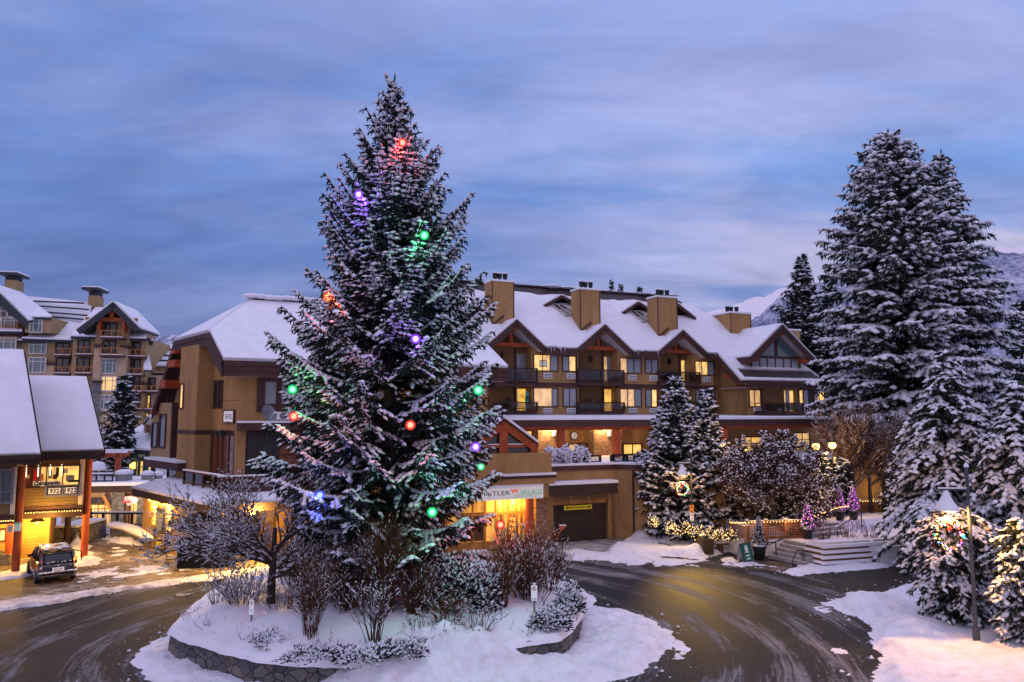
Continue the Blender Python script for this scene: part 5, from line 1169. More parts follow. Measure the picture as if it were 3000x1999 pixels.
zt = TRL.hit(*cD(437, 557))[1]
railing(rest, TRL, s0, s1, 3.55, zt, 0, 'brown', 5)
m = MB(); m.pbox(TRL, s0-.1, s1+.1, zt, zt+.06, -.08, .08, 'snow'); m.build('rail_snow', rest)
TRF = KF.off(-.9); m = MB(); m.pbox(TRF, .2, 17, zt-.38, zt, -.05, .05, 'brown'); m.pbox(TRF, .2, 17, 3.5, 3.75, -.05, .05, 'brown')
for k in range(9): m.pbox(TRF, .2+k*2.0, .45+k*2.0, 3.5, zt-.01, -.06, .06, 'brown')
o = m.build('railing', rest); m = MB(); m.pbox(TRF, .2, 17, 3.76, zt-.39, -.02, .02, 'clear_glass'); m.build('glass_panel', o); m = MB(); m.pbox(TRF, .15, 17, zt, zt+.07, -.09, .09, 'snow'); m.build('rail_snow', o)
# menu cases, poster, lamps on the lower wall
for x0, y0, x1, y1, mt in ((1279,658,1317,822,'menu_lit'),(1396,692,1439,866,'menu_lit')):
    window(rest, KL, KL.rect(cB, x0, y0, x1, y1), None, split=[(1,mt)], frame='timber_light', fw=.07, hmul=(.2,.4,.6,.8), name='menu_case', dep=.06)
r_ = KL.rect(cB, 1326, 712, 1376, 862); ps = MB(); ps.pbox(KL, r_[0]-.08, r_[1]+.08, r_[2]-.08, r_[3]+.18, 0, .14, 'black_metal'); ps = ps.build('poster_case', rest); m = MB(); m.pbox(KL, *r_, .13, .15, 'grey_metal'); m.build('poster', ps)
for x, y, W_ in ((1298, 600, 350), (1413, 636, 450)):
    s_, z_ = KL.hit(*cB(x, y)); m = MB(); m.cyl(KL.pt(s_, z_+.25, 0), KL.pt(s_, z_+.25, .3), .02, .02, 6, 'black_metal'); m.lathe([(.04,.22),(.10,.14),(.18,.0),(.16,.0)], KL.pt(s_, z_, .3), 'black_metal', 12); o = m.build('wall_lamp', rest)
    m = MB(); m.ball(KL.pt(s_, z_-.02, .3), .08, 'bulb_warm', 8); m.build('bulb', o); lamp(KL.pt(s_, z_-.16, .34), W_*1.0, (1,.56,.12), .06)
# entrance recess under the overhang
KR = KF.off(-3.2)
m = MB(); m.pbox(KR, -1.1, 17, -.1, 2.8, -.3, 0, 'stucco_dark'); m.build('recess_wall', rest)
for a, b, mt in ((-.9,.2,'glass_red'),(.5,1.6,'glass_dark'),(2.2,3.2,'glass_red'),(4.2,6.2,'glass_red'),(7,9,'glass_dark'),(9.5,10.6,'glass_red'),(11.2,13,'glass_dark')):
    window(rest, KR, (a, b, .2, 2.3), None, split=[(1,mt)], frame='brown_dark', muls=(.5,), fw=.08)
for k in range(5): m = MB(); m.pbox(KF, .3+k*3.9, .75+k*3.9, -.1, 2.75, -.55, -.1, 'stucco'); m.build('stucco_pillar', rest)
p = KF.off(.0).hp(*cD(1062, 945)); 
m = MB(); m.ball(p+KF.n*.25, .13, 'bulb_lamp', 8); o = m.build('wall_lamp', rest); m = MB(); m.bar(p+U(.12)+KF.n*.25, p+U(.12)-KF.n*.1, .05, .05, 'black_metal'); m.build('bracket', o)
lamp(p+KF.n*.75+U(-.1), 2300, (1,.55,.12), .12)
for a in (1.5, 5.5, 9.5): lamp(KF.pt(a, 2.5, -1.6), 45, (1,.5,.14), .1)
# ---- pop-up tent by the entrance
T1, T2 = Vector((-17.45,37.85,0)), Vector((-16.2,36.15,0)); T3 = T2+Vector((2.75,.35,0)); T4 = T1+(T3-T2)
tent = thing('canopy_tent', 'dark brown pop-up canopy tent beside the restaurant entrance', 'tent', (T1+T3)/2)
zv = 1.78; pk = (T1+T3)/2+U(2.75); m = MB(); cs = [T1, T2, T3, T4]
for i in range(4):
    a, b = cs[i], cs[(i+1) % 4]; mid = (a+b)/2
    q0 = [a+U(zv+.32), b+U(zv+.32)]; h = [q0[0].lerp(pk, .5)-U(.12), q0[1].lerp(pk, .5)-U(.12)]
    m.add([q0[0], q0[1], h[1], h[0]], [(0,1,2,3)], 'tent'); m.add([h[0], h[1], pk], [(0,1,2)], 'tent')
    m.add([a+U(zv), mid+U(zv+.06), b+U(zv), b+U(zv+.32), a+U(zv+.32)], [(0,1,2,3,4)], 'tent')
m.build('tent_roof', tent)
for a in cs:
    m = MB(); m.cyl(a, a+U(zv+.2), .025, .025, 8, 'grey_metal'); m.cyl(a, a+U(.02), .16, .16, 10, 'black_metal'); m.build('leg', tent)
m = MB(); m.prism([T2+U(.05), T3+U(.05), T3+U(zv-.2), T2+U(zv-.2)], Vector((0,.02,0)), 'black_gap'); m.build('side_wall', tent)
for a, b, k in ((T1, T2, .55), (T2, T3, .55)):
    d_ = (b-a).normalized(); nn = Vector((d_.y, -d_.x, 0)); c_ = a.lerp(b, k)+nn*.02
    th_ = math.degrees(math.atan2(d_.x, d_.y)); pl = VP(c_[:2], th_); w_ = .42 if k == .55 and a is T2 else .2
    m = MB(); m.pbox(pl, -w_, w_, zv+.07, zv+.27, 0, .012, 'sign_white'); m.build('tent_panel', tent)
    text('THE KEG', pl, 0, zv+.17, .12, 'black_ink', tent, .014, width=w_*1.6)
# ================================================================ left lodge with red log posts
LR = VP((-22.3, 38.07), 62); LL = VP((-23.3, 34.3), 62)
lodge = thing('lodge_building', 'ochre clapboard shop building with steep snowy roofs, red log posts and lit upstairs window', 'building', (-25, 39, 0))
LRw = LR.off(-.45); LRl = LR.off(-2.4); LLw = LL.off(-.45)
zb_ = LRw.hit(*cB(430, 690))[1]; sR_ = LRw.hit(*cB(690, 480))[0]
m = MB(); m.pbox(LRw, -12, sR_, zb_, 5.6, -6, 0, 'siding_green'); m.build('upper_wall', lodge)
m = MB(); m.pbox(LRw, sR_-.16, sR_+.02, zb_, 5.3, -.2, .03, 'white_trim'); m.pbox(LRw, -12, sR_+.02, zb_-.05, zb_+.16, 0, .03, 'brown'); m.pbox(LRw, -12, sR_+.05, zb_-.42, zb_-.05, -6, .10, 'brown_dark'); m.build_each('wall_trim', lodge)
r_ = LRw.rect(cB, 196, 335, 656, 497); mu = (.165,.415,.71)
window(lodge, LRw, (r_[0]-.9, r_[1], r_[2], r_[3]), None, split=[(.3,'shop_lit'),(.5,'glass_red'),(.72,'shop_lit'),(1,RO)], muls=tuple((.9+k*(r_[1]-r_[0]))/(.9+r_[1]-r_[0]) for k in mu), frame='brown_dark', fw=.07)
r2 = LRw.rect(cB, 390, 503, 656, 568); lwn = window(lodge, LRw, r2, None, split=[(1,'glass_dark')], muls=(.5,), frame='grey_metal', fw=.10)
m = MB(); w_ = (r2[1]-r2[0])/2
for k in range(2): m.pbox(LRw, r2[0]+k*w_+.08, r2[0]+(k+1)*w_-.10, r2[2]+.05, r2[3]-.05, .02, .035, 'sign_white')
m.build_each('phone_panel', lwn)
text('932-', LRw, r2[0]+w_*.55, (r2[2]+r2[3])/2, .24, 'black_ink', lwn, .035, width=w_*.72, bold=.03); text('1922', LRw, r2[0]+w_*1.5, (r2[2]+r2[3])/2, .24, 'black_ink', lwn, .035, width=w_*.74, bold=.03)
r3 = LRw.rect(cB, 274, 452, 512, 492); m = MB(); m.pbox(LRw, *r3, .02, .03, 'paper'); o = m.build('window_banner', lodge)
text('Chiropractic', LRw, (r3[0]+r3[1])/2, (r3[2]+r3[3])/2-.02, .26, 'black_ink', o, .031, width=(r3[1]-r3[0])*.92, bold=.05)
m = MB()
for k, (x, y) in enumerate(((220,372),(320,370),(420,365),(515,362))):
    s_, z_ = LRw.hit(*cB(x, y)); m.pbox(LRw, s_-.02, s_+.02, z_-.28, z_+.28, .03, .05, 'tube_white')
m.build_each('tube_light', lodge)
m = MB(); rr = random.Random(8)       # stock seen behind the glass
for x, y, w2, h2, mt in ((225,420,45,30,'white_trim'),(290,410,40,90,'red_ink'),(420,400,30,70,'grille'),(460,420,40,40,'brown'),(585,430,70,50,'grey_metal'),(610,455,90,20,'black_metal'),(550,370,35,40,'white_trim'),(350,425,30,60,'timber_light'),(480,380,25,80,'black_metal')):
    q_ = LRw.rect(cB, x-w2/2, y-h2/2, x+w2/2, y+h2/2); m.pbox(LRw, *q_, .013, .02, mt)
m.build_each('shop_goods', lodge)
# ground floor
sl1 = LRl.hit(*cB(410, 900))[0]; m = MB(); m.pbox(LRl, -12, sl1, -.1, zb_-.3, -4, 0, 'siding'); m.pbox(LRl, -12, sl1-1.2, -.1, .45, 0, .14, 'stone'); m.build('lower_wall', lodge)
m = MB(); m.pbox(LRl, sl1-.14, sl1+.02, -.1, zb_-.3, -.1, .03, 'timber_light'); m.build('wall_trim', lodge)
def post(pl, cx_, cb, r, zt_, mat, base=None):
    p = G(*cB(*cb)); m = MB(); m.cyl((p.x, p.y, -.1), (p.x, p.y, zt_), r, r*.95, 14, mat); o = m.build('log_post', lodge)
    if base: q = MB(); q.box((p.x-.3, p.y-.3, -.1), (p.x+.3, p.y+.3, base), 'stone'); q.build('post_base', o)
    return p
pR = post(LR, 0, (700,1093), .175, 5.35, 'red_timber'); pL = post(LL, 0, (127,1228), .175, 5.0, 'red_timber', .1); post(LL, 0, (65,1145), .16, 3.0, 'red_timber', .5)
post(LR, 0, (555,1003), .16, zb_-.1, 'brown_dark'); post(LR, 0, (437,912), .17, zb_-.1, 'red_timber')
# left module
zb2 = LLw.hit(*cB(60, 735))[1]; sR2 = LLw.hit(*cB(128, 520))[0]
m = MB(); m.pbox(LLw, -9, sR2, zb2, 5.4, -6, 0, 'siding_green'); m.build('upper_wall', lodge)
m = MB(); m.pbox(LLw, sR2-.15, sR2+.02, zb2, 5.0, -.1, .03, 'white_trim'); m.pbox(LLw, -9, sR2+.05, zb2-.42, zb2, -6, .08, 'brown_dark'); m.build_each('wall_trim', lodge)
r_ = LLw.rect(cB, -80, 370, 92, 628); window(lodge, LLw, r_, None, split=[(1,'glass_green')], hmul=(.32,), muls=(.5,), frame='grey_metal', fw=.10)
q_ = LRl.off(.02).rect(cB, -10, 845, 42, 965); m = MB(); m.pbox(LRl, q_[0], q_[1]+.1, q_[2], q_[3], .0, .05, 'brown'); nb = m.build('notice_board', lodge); m = MB(); m.pbox(LRl, q_[0]+.08, q_[1]-.02, q_[2]+.1, q_[3]-.15, .05, .06, 'paper'); m.build('notice', nb)
# roofs
for pl, eb, tp, lft, snow_t in ((LR, (866,200), (722,1022), -9.5, .28), (LL, (338,236), (195,800), -9.5, .30)):
    pe = pl.off(.95); Er = pe.hp(*cB(*eb)); Er.z = Er.z
    RNl = pl.n*math.sin(R(50))+U(math.cos(R(50)))
    Tr = hitp(*cA(*tp), Er, RNl); El = Er+pl.t*lft; Tl = Tr+pl.t*lft
    o = slab(lodge, 'roof', [Er, El, Tl, Tr], .3, 'brown_dark', RNl, .3); ed_ = Er-pl.t*.03
    sm = MB(); A0, B0 = Er, El; N_ = RNl*snow_t
    vs = []; nseg = 24; rws = 9
    for j in range(rws+1):
        for i in range(nseg+1):
            p = (Er.lerp(Tr, j/rws)).lerp(El.lerp(Tl, j/rws), i/nseg); ed2 = min(j, rws-j)/1.0; e3 = min(1, min(i, 99)/1.0)
            h_ = snow_t*(.55 if (j in (0, rws) or i == 0) else 1.0)*(1+.06*math.sin(i*1.7+j*2.1)); vs.append(p+RNl*h_)
    sm.add(vs, [(j*(nseg+1)+i, (j+1)*(nseg+1)+i, (j+1)*(nseg+1)+i+1, j*(nseg+1)+i+1) for j in range(rws) for i in range(nseg)], 'snow')
    sk_ = MB(); sm.prism([Er, Tr, Tr+N_*.55, Er+N_*.55], -pl.t*.01, 'snow'); sm.prism([Er, El, El+N_*.55, Er+N_*.55], -pl.n*.01, 'snow')
    sm.build('roof_snow', o, smooth=True)
    m = MB(); m.prism([Er-U(.42), El-U(.42), El-U(.02), Er-U(.02)], pl.n*.10, 'brown_dark'); m.prism([Er-U(.22), El-U(.22), El, Er], pl.n*.16, 'brown_dark'); m.prism([Er-U(.1)-RNl*.4, Tr-U(.1)-RNl*.4, Tr, Er], pl.t*.08, 'brown_dark'); m.prism([Er-U(.40), El-U(.40), El-U(.40)-pl.n*1.5, Er-U(.40)-pl.n*1.5], U(.03), 'timber_light'); m.build_each('fascia', o)
# pendant lamp and light strings under the jetty
def lightstring(name, label, P, n, mat, r, sag=.02, group=None, cable=True, par=None):
    t = thing(name, label, 'string lights', P[0], group)
    pts = []; L = [0]
    for a, b in zip(P[:-1], P[1:]): L.append(L[-1]+(b-a).length)
    base = None
    for i in range(n):
        d_ = L[-1]*(i+.5)/n; j = max(k for k in range(len(P)-1) if L[k] <= d_+1e-6); q = P[j].lerp(P[j+1], (d_-L[j])/(L[j+1]-L[j]))-U(sag*abs(math.sin(i*1.9)))
        pts.append(q)
        if base is None: mb = MB(); mb.ball(q, r, mat, 5); base = mb.build('bulb', t)
        else:
            c_ = base.copy(); COL.objects.link(c_); c_.parent = t; c_.location = q-pts[0]
    if cable: m = MB(); m.tube([p+U(r) for p in P], .008, 4, 'black_metal'); m.build('cable', t)
    return t
Lu = LR.off(-.3)
a_, b_ = Lu.hp(*cB(178, 722)), Lu.hp(*cB(684, 699)); lightstring('string_lights', 'row of small warm bulbs under the lodge overhang beneath the phone number window', [a_, b_], 22, 'bulb_white', .028)
Lv = LL.off(-.3); a_, b_ = Lv.hp(*cB(-20, 789)), Lv.hp(*cB(118, 784)); lightstring('string_lights', 'short row of warm bulbs under the lodge overhang at the left picture edge', [a_, b_], 7, 'bulb_white', .028)
pp = LRl.off(.9).hp(*cB(312, 792)); pend = thing('pendant_lamp', 'dark metal pendant lamp shining on the ochre lodge wall', 'lamp', pp)
m = MB(); m.lathe([(.05,.22),(.14,.18),(.34,.02),(.36,.0)], pp, 'brown_dark', 16); m.build('lamp_shade', pend); m = MB(); m.cyl(pp+U(.2), pp+U(.62), .015, .015, 6, 'black_metal'); m.build('stem', pend)
m = MB(); m.ball(pp+U(-.0), .09, 'bulb_lamp', 8); m.build('bulb', pend); lamp(pp+U(-.14), 480, (1,.55,.10), .1); 
pq = LRl.off(.9).pt(LRl.hit(*cB(60, 800))[0]-1.0, pp.z); lamp(pq, 200, (1,.55,.10), .1)
for k_ in (1.2, 3.2): lamp(LR.pt(-k_, zb_-.55, .45), 330, (1,.52,.10), .15)
for x, y, x1, y1, a, b, lb in ((62,822,108,884,'paper','black_ink','white notice sign on the left lodge post'),(122,803,174,872,'sign_white','green_ink','white and green notice sign on the front red lodge post')):
    pl = VP((pL.x-.02, pL.y-.2), 80); r_ = pl.rect(cB, x, y, x1, y1); t = thing('notice_sign', lb, 'sign', pl.pt((r_[0]+r_[1])/2, r_[2])); m = MB(); m.pbox(pl, *r_, 0, .02, a); m.build('sign_board', t)
    m = MB(); h_ = (r_[3]-r_[2]); 
    for k in range(5): m.pbox(pl, r_[0]+.04, r_[1]-.04, r_[2]+h_*(.1+.14*k), r_[2]+h_*(.15+.14*k), .02, .026, b)
    if b == 'green_ink': m.pbox(pl, r_[0]+.02, r_[1]-.02, r_[3]-h_*.2, r_[3]-.02, .02, .026, b)
    m.build('printed_lines', t)
pl = VP((pR.x-.25, pR.y-.15), 75); r_ = pl.rect(cB, 640, 700, 682, 755); t = thing('fire_lane_sign', 'white no parking fire lane sign hanging beside the right red lodge post', 'sign', pl.pt((r_[0]+r_[1])/2, r_[2])); m = MB(); m.pbox(pl, *r_, 0, .02, 'sign_white'); m.build('sign_board', t)
zc = (r_[2]+r_[3])/2; text('FIRE', pl, (r_[0]+r_[1])/2, zc-.02, .12, 'black_ink', t, .02, width=(r_[1]-r_[0])*.7, bold=.03); text('LANE', pl, (r_[0]+r_[1])/2, zc-.18, .12, 'black_ink', t, .02, width=(r_[1]-r_[0])*.7, bold=.03); text('P', pl, (r_[0]+r_[1])/2, zc+.2, .16, 'red_ink', t, .02, bold=.02)
# ================================================================ resort hotel in the back left
RS = VP((colX(330, 105), 105), 80)
res = thing('resort_building', 'large tan shingled resort hotel with slate edged gables, timber balconies and snowy roofs', 'hotel', (RS.p.x, RS.p.y, 0))
def RZ(y, d=0): return RS.off(d).hit(*cA(600, y))[1]
def rblock(x0, x1, y0, d, mat, name='wall', y1=None, back=12):
    pl = RS.off(d); s0, s1 = pl.hit(*cA(x0, 900))[0], pl.hit(*cA(x1, 900))[0]; m = MB(); m.pbox(pl, s0, s1, pl.hit(*cA((x0+x1)/2, y1))[1] if y1 else -1, pl.hit(*cA((x0+x1)/2, y0))[1], -back, 0, mat); return m.build(name, res)
rblock(-250, 610, 700, 0, 'shingle'); rblock(600, 1215, 680, 2.0, 'shingle'); rblock(1180, 1480, 1000, .5, 'tan'); rblock(785, 1058, 520, 3.6, 'shingle', y1=745)
rblock(785, 1058, 745, 3.6, 'tan'); rblock(-250, 600, 905, .25, 'tan')
rblock(778, 848, 1050, 3.95, 'stone_far', 'stone_pier', back=1)
for x0, x1 in ((778, 842), (985, 1052)): rblock(x0, x1, 745, 3.9, 'tan', 'pilaster', y1=1042, back=1)
for x0, x1, y0, y1, d in ((590,800,665,690,2.5),(1045,1222,680,700,2.5),(775,860,740,765,4.2),(990,1060,745,770,4.2),(775,855,1040,1062,4.2),(385,470,885,915,.4),(-60,185,640,672,1.4),(1050,1220,1050,1075,2.2)): rblock(x0, x1, y0, d, 'brown', 'cornice', y1=y1, back=1.5)
def rwin(x0, y0, x1, y1, d, mat='curtain_teal', mu=(.25,.75), hm=(.75,), fr='white_trim', nm='window'):
    pl = RS.off(d); window(res, pl, pl.rect(cA, x0, y0, x1, y1), None, split=[(1,mat)], muls=mu, hmul=hm, frame=fr, fw=.16, dep=.12, name=nm)
for a in ((252,718,384,812,0),(246,853,378,968,.25),(3,690,128,795,1),(258,540,348,634,2.6),(855,865,972,978,3.6),(846,1168,940,1278,3.6),(18,525,118,600,1.2),(575,572,622,640,-4)): rwin(*a)
rwin(852,1012,968,1122,3.6,'shop_lit'); rwin(248,1008,370,1060,.25,'shop_lit')
for x0, y0, x1, y1, d in ((657,712,742,800,2),(648,860,742,955,2),(864,570,968,690,3.6),(862,718,960,800,3.6),(1082,728,1165,820,2),(1082,868,1165,970,2),(472,735,574,812,0),(472,860,570,960,.25),(1085,1010,1160,1120,2),(1215,1025,1290,1120,.5),(1120,1165,1165,1270,2)):
    rwin(x0, y0, x1, y1, d, 'glass_dark', (.5,), (), 'brown_dark', 'balcony_door')
rwin(1212,1168,1250,1270,.5,'shop_lit',(.5,),(),'brown_dark','balcony_door'); rwin(1210,1315,1240,1340,.5,'shop_lit',(),(),'brown_dark')
for x0, y0, x1, y1, d in ((628,760,776,832,3.2),(628,924,766,990,3.2),(840,622,1026,690,5.2),(832,766,1026,838,5.2),(1060,778,1202,848,3.2),(1050,936,1190,1000,3.2),(455,772,586,838,1.2),(452,926,582,990,1.4),(1075,1084,1182,1142,3.2),(1195,1084,1332,1142,1.7),(1105,1230,1178,1290,3.2),(1195,1230,1295,1290,1.7),(1280,935,1420,985,-1),(-20,575,145,622,2.2),(735,1075,780,1130,3)):
    pl = RS.off(d); s0, s1, z0, z1 = pl.rect(cA, x0, y0, x1, y1); m = MB(); m.pbox(pl, s0, s1, z0-.1, z0+.18, -1.6, .1, 'brown'); m.pbox(pl, s0, s1, z0+.18, z0+.26, -.5, .1, 'snow'); b = m.build('balcony', res)
    railing(b, pl, s0, s1, z0+.2, z1, 0, 'rail_wood', 3, None, bars=int((s1-s0)*3.2))
# roofs of the resort
def rp(x, y, d): return RS.off(d).hp(*cA(x, y))
def rroof(pts, th=.4, mat='slate', snow=True):
    P = [rp(*p) for p in pts]; nn = (P[1]-P[0]).cross(P[-1]-P[0]).normalized(); nn = nn if nn.z > 0 else -nn
    o = slab(res, 'roof', P, th, mat, nn, th)
    if snow: slab(o, 'roof_snow', P, .22, 'snow', nn, -.02)
    return o, P, nn
o, P, nn = rroof([(-260,712,.9),(720,700,.9),(770,400,-9),(215,345,-9.5),(-260,320,-9.5)])
m = MB()
for (xa, ya, xb, yb) in ((275,392,705,408),(330,432,745,462),(360,480,735,512),(410,518,700,545)):
    A_ = hitp(*cA(xa, ya), P[0], nn); B_ = hitp(*cA(xb, yb), P[0], nn); m.bar(A_+nn*.28, B_+nn*.28, .3, .22, 'slate')
m.build_each('snow_guard', o)
o, P, nn = rroof([(590,672,2.8),(1225,690,2.8),(1190,610,-2),(1100,450,-7),(800,440,-7)])
# left big gable and roof slopes
rroof([(235,545,4.5),(430,512,-3.5),(165,310,-5),(-90,230,3.8)], .4)
for P_, Q_ in (((-60,262),(235,545)),):
    pl = RS.off(4.5); m = MB(); a, b = pl.hp(*cA(*P_)), pl.hp(*cA(*Q_)); m.prism([a, b, b-U(1.1), a-U(1.5)], RS.n*.3, 'slate'); m.build('bargeboard', res)
rblock(-250, 130, 540, 1.1, 'tan', y1=700); rwin(-30,410,55,510,1.2,'glass_dark',(.5,),(.5,)); rwin(70,455,115,505,1.2,'glass_dark',(),())
rblock(190, 412, 512, 2.6, 'shingle', 'dormer', y1=640, back=6); rroof([(180,512,3),(430,515,3),(300,430,-4),(120,430,-4)], .3)
rroof([(185,690,1.8),(595,705,1.8),(425,535,-4),(400,640,-1)], .3); rroof([(-60,628,2.6),(185,632,2.6),(180,612,0),(-60,610,0)], .3)
rblock(470, 720, 545, -4.2, 'slate', 'dormer', y1=690, back=3)
# front gable
pl = RS.off(5.6); ap, lf, rf = (948,388), (640,622), (1168,606)
A_, L_, Q_ = pl.hp(*cA(*ap)), pl.hp(*cA(*lf)), pl.hp(*cA(*rf)); bk = -RS.n*9
m = MB(); sn = MB(); bb = MB()
for a, b in ((L_, A_), (A_, Q_)):
    e_ = (b-a).normalized(); n_ = RS.n.cross(e_); n_ = n_ if n_.z > 0 else -n_
    m.prism([a-n_*.4, b-n_*.4, b-n_*.4+bk, a-n_*.4+bk], n_*.38, 'slate'); sn.prism([a+n_*.02, b+n_*.02, b+bk+n_*.02, a+bk+n_*.02], n_*.25, 'snow'); bb.prism([a-n_*.75, b-n_*.75, b+n_*.02, a+n_*.02], RS.n*.25, 'slate')
o = m.build('gable_roof', res); sn.build('roof_snow', o); bb.build('bargeboard', o)
m = MB(); pt_ = RS.off(4.6); s_, z_ = pt_.hit(*cA(945, 430)); zc_ = pt_.hit(*cA(945, 540))[1]
m.prism([RS.off(3.65).hp(*cA(790, 545)), RS.off(3.65).hp(*cA(1055, 545)), RS.off(3.65).hp(*cA(948, 420))], -RS.n*.3, 'brown_dark')
m.pbox(pt_, s_-.25, s_+.25, zc_, z_, 0, .4, 'red_timber'); m.pbox(pt_, s_-3.3, s_+3.3, zc_-.1, zc_+.35, 0, .4, 'red_timber'); m.bar(pt_.pt(s_, zc_+1.3, .2), pt_.pt(s_-2.6, zc_+.3, .2), .3, .3, 'red_timber'); m.bar(pt_.pt(s_, zc_+1.3, .2), pt_.pt(s_+2.6, zc_+.3, .2), .3, .3, 'red_timber')
for x in (833, 1035): q_ = pt_.rect(cA, x-10, 545, x+12, 635); m.pbox(pt_, *q_, -1, .3, 'red_timber')
m.build('timber_truss', o)
for x0, x1, y0, y1, d, hw2, yb in ((35,130,200,285,-5,(0,165),140),(735,815,330,405,-8,(700,846),265)):
    pl = RS.off(d); r_ = pl.rect(cA, x0, y0, x1, y1+30); m = MB(); m.pbox(pl, *r_, -2.5, 0, 'shingle'); o = m.build('chimney', res)
    r2 = pl.rect(cA, x0+4, yb+30, x1-4, y0); m = MB(); m.pbox(pl, *r2, -2.3, -.2, 'slate'); q_ = pl.rect(cA, hw2[0], yb+4, hw2[1], yb+24); m.pbox(pl, q_[0], q_[1], q_[2], q_[3], -3.2, .9, 'slate'); m.build('chimney_cap', o); m = MB(); m.pbox(pl, q_[0], q_[1], q_[3], q_[3]+.2, -3.1, .8, 'snow'); m.build('snow_cap', o)
o, P, nn = rroof([(1245,925,-3),(1460,925,-3),(1500,755,-12),(1265,755,-12)], .4)
m = MB()
for (xa, ya, xb, yb) in ((1315,798,1440,802),(1240,840,1430,850),(1260,885,1420,893)):
    A_ = hitp(*cA(xa, ya), P[0], nn); B_ = hitp(*cA(xb, yb), P[0], nn); m.bar(A_+nn*.28, B_+nn*.28, .3, .3, 'slate')
m.build_each('snow_guard', o)
rroof([(1200,955,3.2),(1272,955,3.2),(1225,735,-1.5),(1212,735,-1.5)], .3); rroof([(1215,705,1),(1280,712,1),(1275,700,-2),(1215,695,-2)], .6)
rroof([(1065,688,3),(1226,692,3),(1140,625,0),(1070,650,0)], .3)
# ================================================================ village shops below the terrace
SH = VP((colX(330, 68), 68), 82)
shop = thing('shop_building', 'stone fronted village shop with lit windows under a snowy terrace', 'shop', (SH.p.x, SH.p.y, -3))
s0, s1 = SH.hit(*cB(500, 600))[0], SH.hit(*cB(1500, 600))[0]; zf0, zf1 = SH.hit(*cB(1000, 548))[1], SH.hit(*cB(1000, 492))[1]
m = MB(); m.pbox(SH, s0, s1, -3.2, zf0+.1, -3, -.5, 'tan'); m.build('wall', shop)
m = MB(); m.pbox(SH, s0, s1, zf0, zf1, -4, .3, 'brown_dark'); fa = m.build('fascia', shop); m = MB(); m.pbox(SH, s0, s1, zf1, zf1+.3, -7, .35, 'snow'); m.build('terrace_snow', fa)
for x0, x1 in ((935,1036),(1146,1262),(580,690)): r_ = SH.rect(cB, x0, 550, x1, 830); m = MB(); m.pbox(SH, r_[0], r_[1], -3.2, zf0, -.6, .15, 'stone_far'); m.build('stone_pier', shop)
SW = SH.off(-.4)
window(shop, SW, SW.rect(cB, 700, 655, 932, 815), None, split=[(1,'shop_lit')], muls=(.25,.5,.75), hmul=(.8,), frame='timber_light', fw=.12); window(shop, SW, SW.rect(cB, 740, 605, 860, 645), None, split=[(1,'glass_dark')], muls=(.5,), fw=.1)
window(shop, SW, SW.rect(cB, 1075, 640, 1142, 812), None, split=[(.25,'glass_red'),(1,'shop_lit')], muls=(.25,.6), frame='timber_light', fw=.1, name='shop_door')
m = MB(); a_, b_ = SH.hp(*cB(865, 575)), SH.hp(*cB(930, 700)); m.bar(a_, b_, .25, .25, 'timber_light'); m.build('bracket', shop)
r_ = SH.rect(cB, 1042, 590, 1142, 636); t = thing('shop_sign', 'red illuminated shop sign with white lettering over the lit doorway', 'sign', SH.pt((r_[0]+r_[1])/2, r_[2])); m = MB(); m.pbox(SH, *r_, .0, .25, 'sign_red'); m.build('sign_board', t)
text('SHOPPERS', SH, r_[0]+(r_[1]-r_[0])*.42, (r_[2]+r_[3])/2+.15, .45, 'sign_white', t, .25, width=(r_[1]-r_[0])*.70, bold=.03); text('DRUG MART', SH, r_[0]+(r_[1]-r_[0])*.45, (r_[2]+r_[3])/2-.35, .25, 'sign_white', t, .25, width=(r_[1]-r_[0])*.4, bold=.02)
m = MB(); p = SH.pt(r_[0]+(r_[1]-r_[0])*.89, (r_[2]+r_[3])/2, .25); m.cyl(p, p+SH.n*.03, .30, .30, 16, 'sign_white'); m.build('roundel', t)
lamp(SH.pt(r_[0]+1.5, zf0-.8, 2.0), 250, (1,.62,.2), .2); lamp(SH.hp(*cB(820, 640))+SH.n*2.5, 300, (1,.62,.2), .2)
for i, (x0, x1, y0, y1) in enumerate(((935,1078,400,482),(1155,1255,408,485),(1262,1335,412,465))):
    pl = SH.off(-1.0-.7*i); r_ = pl.rect(cB, x0, y0, x1, y1); t = thing('terrace_pillar', ['broad','middle','far'][i]+' grey snow capped pillar on the village terrace', 'pillar', pl.pt((r_[0]+r_[1])/2, zf1+.1), 'snow capped pillars on the village terrace')
    m = MB(); n_ = 8; cx_ = pl.pt((r_[0]+r_[1])/2, 0, -.8); w_ = (r_[1]-r_[0])/2*1.05; m.lathe([(w_*.92, zf1), (w_, r_[3])], cx_, 'concrete', 8); m.build('pillar_body', t); m = MB(); m.lathe([(w_*1.05, r_[3]), (w_*1.03, r_[3]+.25), (w_*.5, r_[3]+.38), (.02, r_[3]+.42)], cx_, 'snow', 8); m.build('snow_cap', t)
tr = thing('terrace_railing', 'dark railing with a snowy top along the far terrace edge', 'railing', SH.pt(0, zf1+.2)); pl = SH.off(-.8); r_ = pl.rect(cB, 600, 425, 940, 470); railing(tr, pl, r_[0], r_[1], zf1+.25, r_[3]+.3, 0, 'black_metal', 6, None, bars=40); m = MB(); m.pbox(pl, r_[0], r_[1], r_[3]+.3, r_[3]+.42, -.1, .1, 'snow'); m.build('rail_snow', tr)
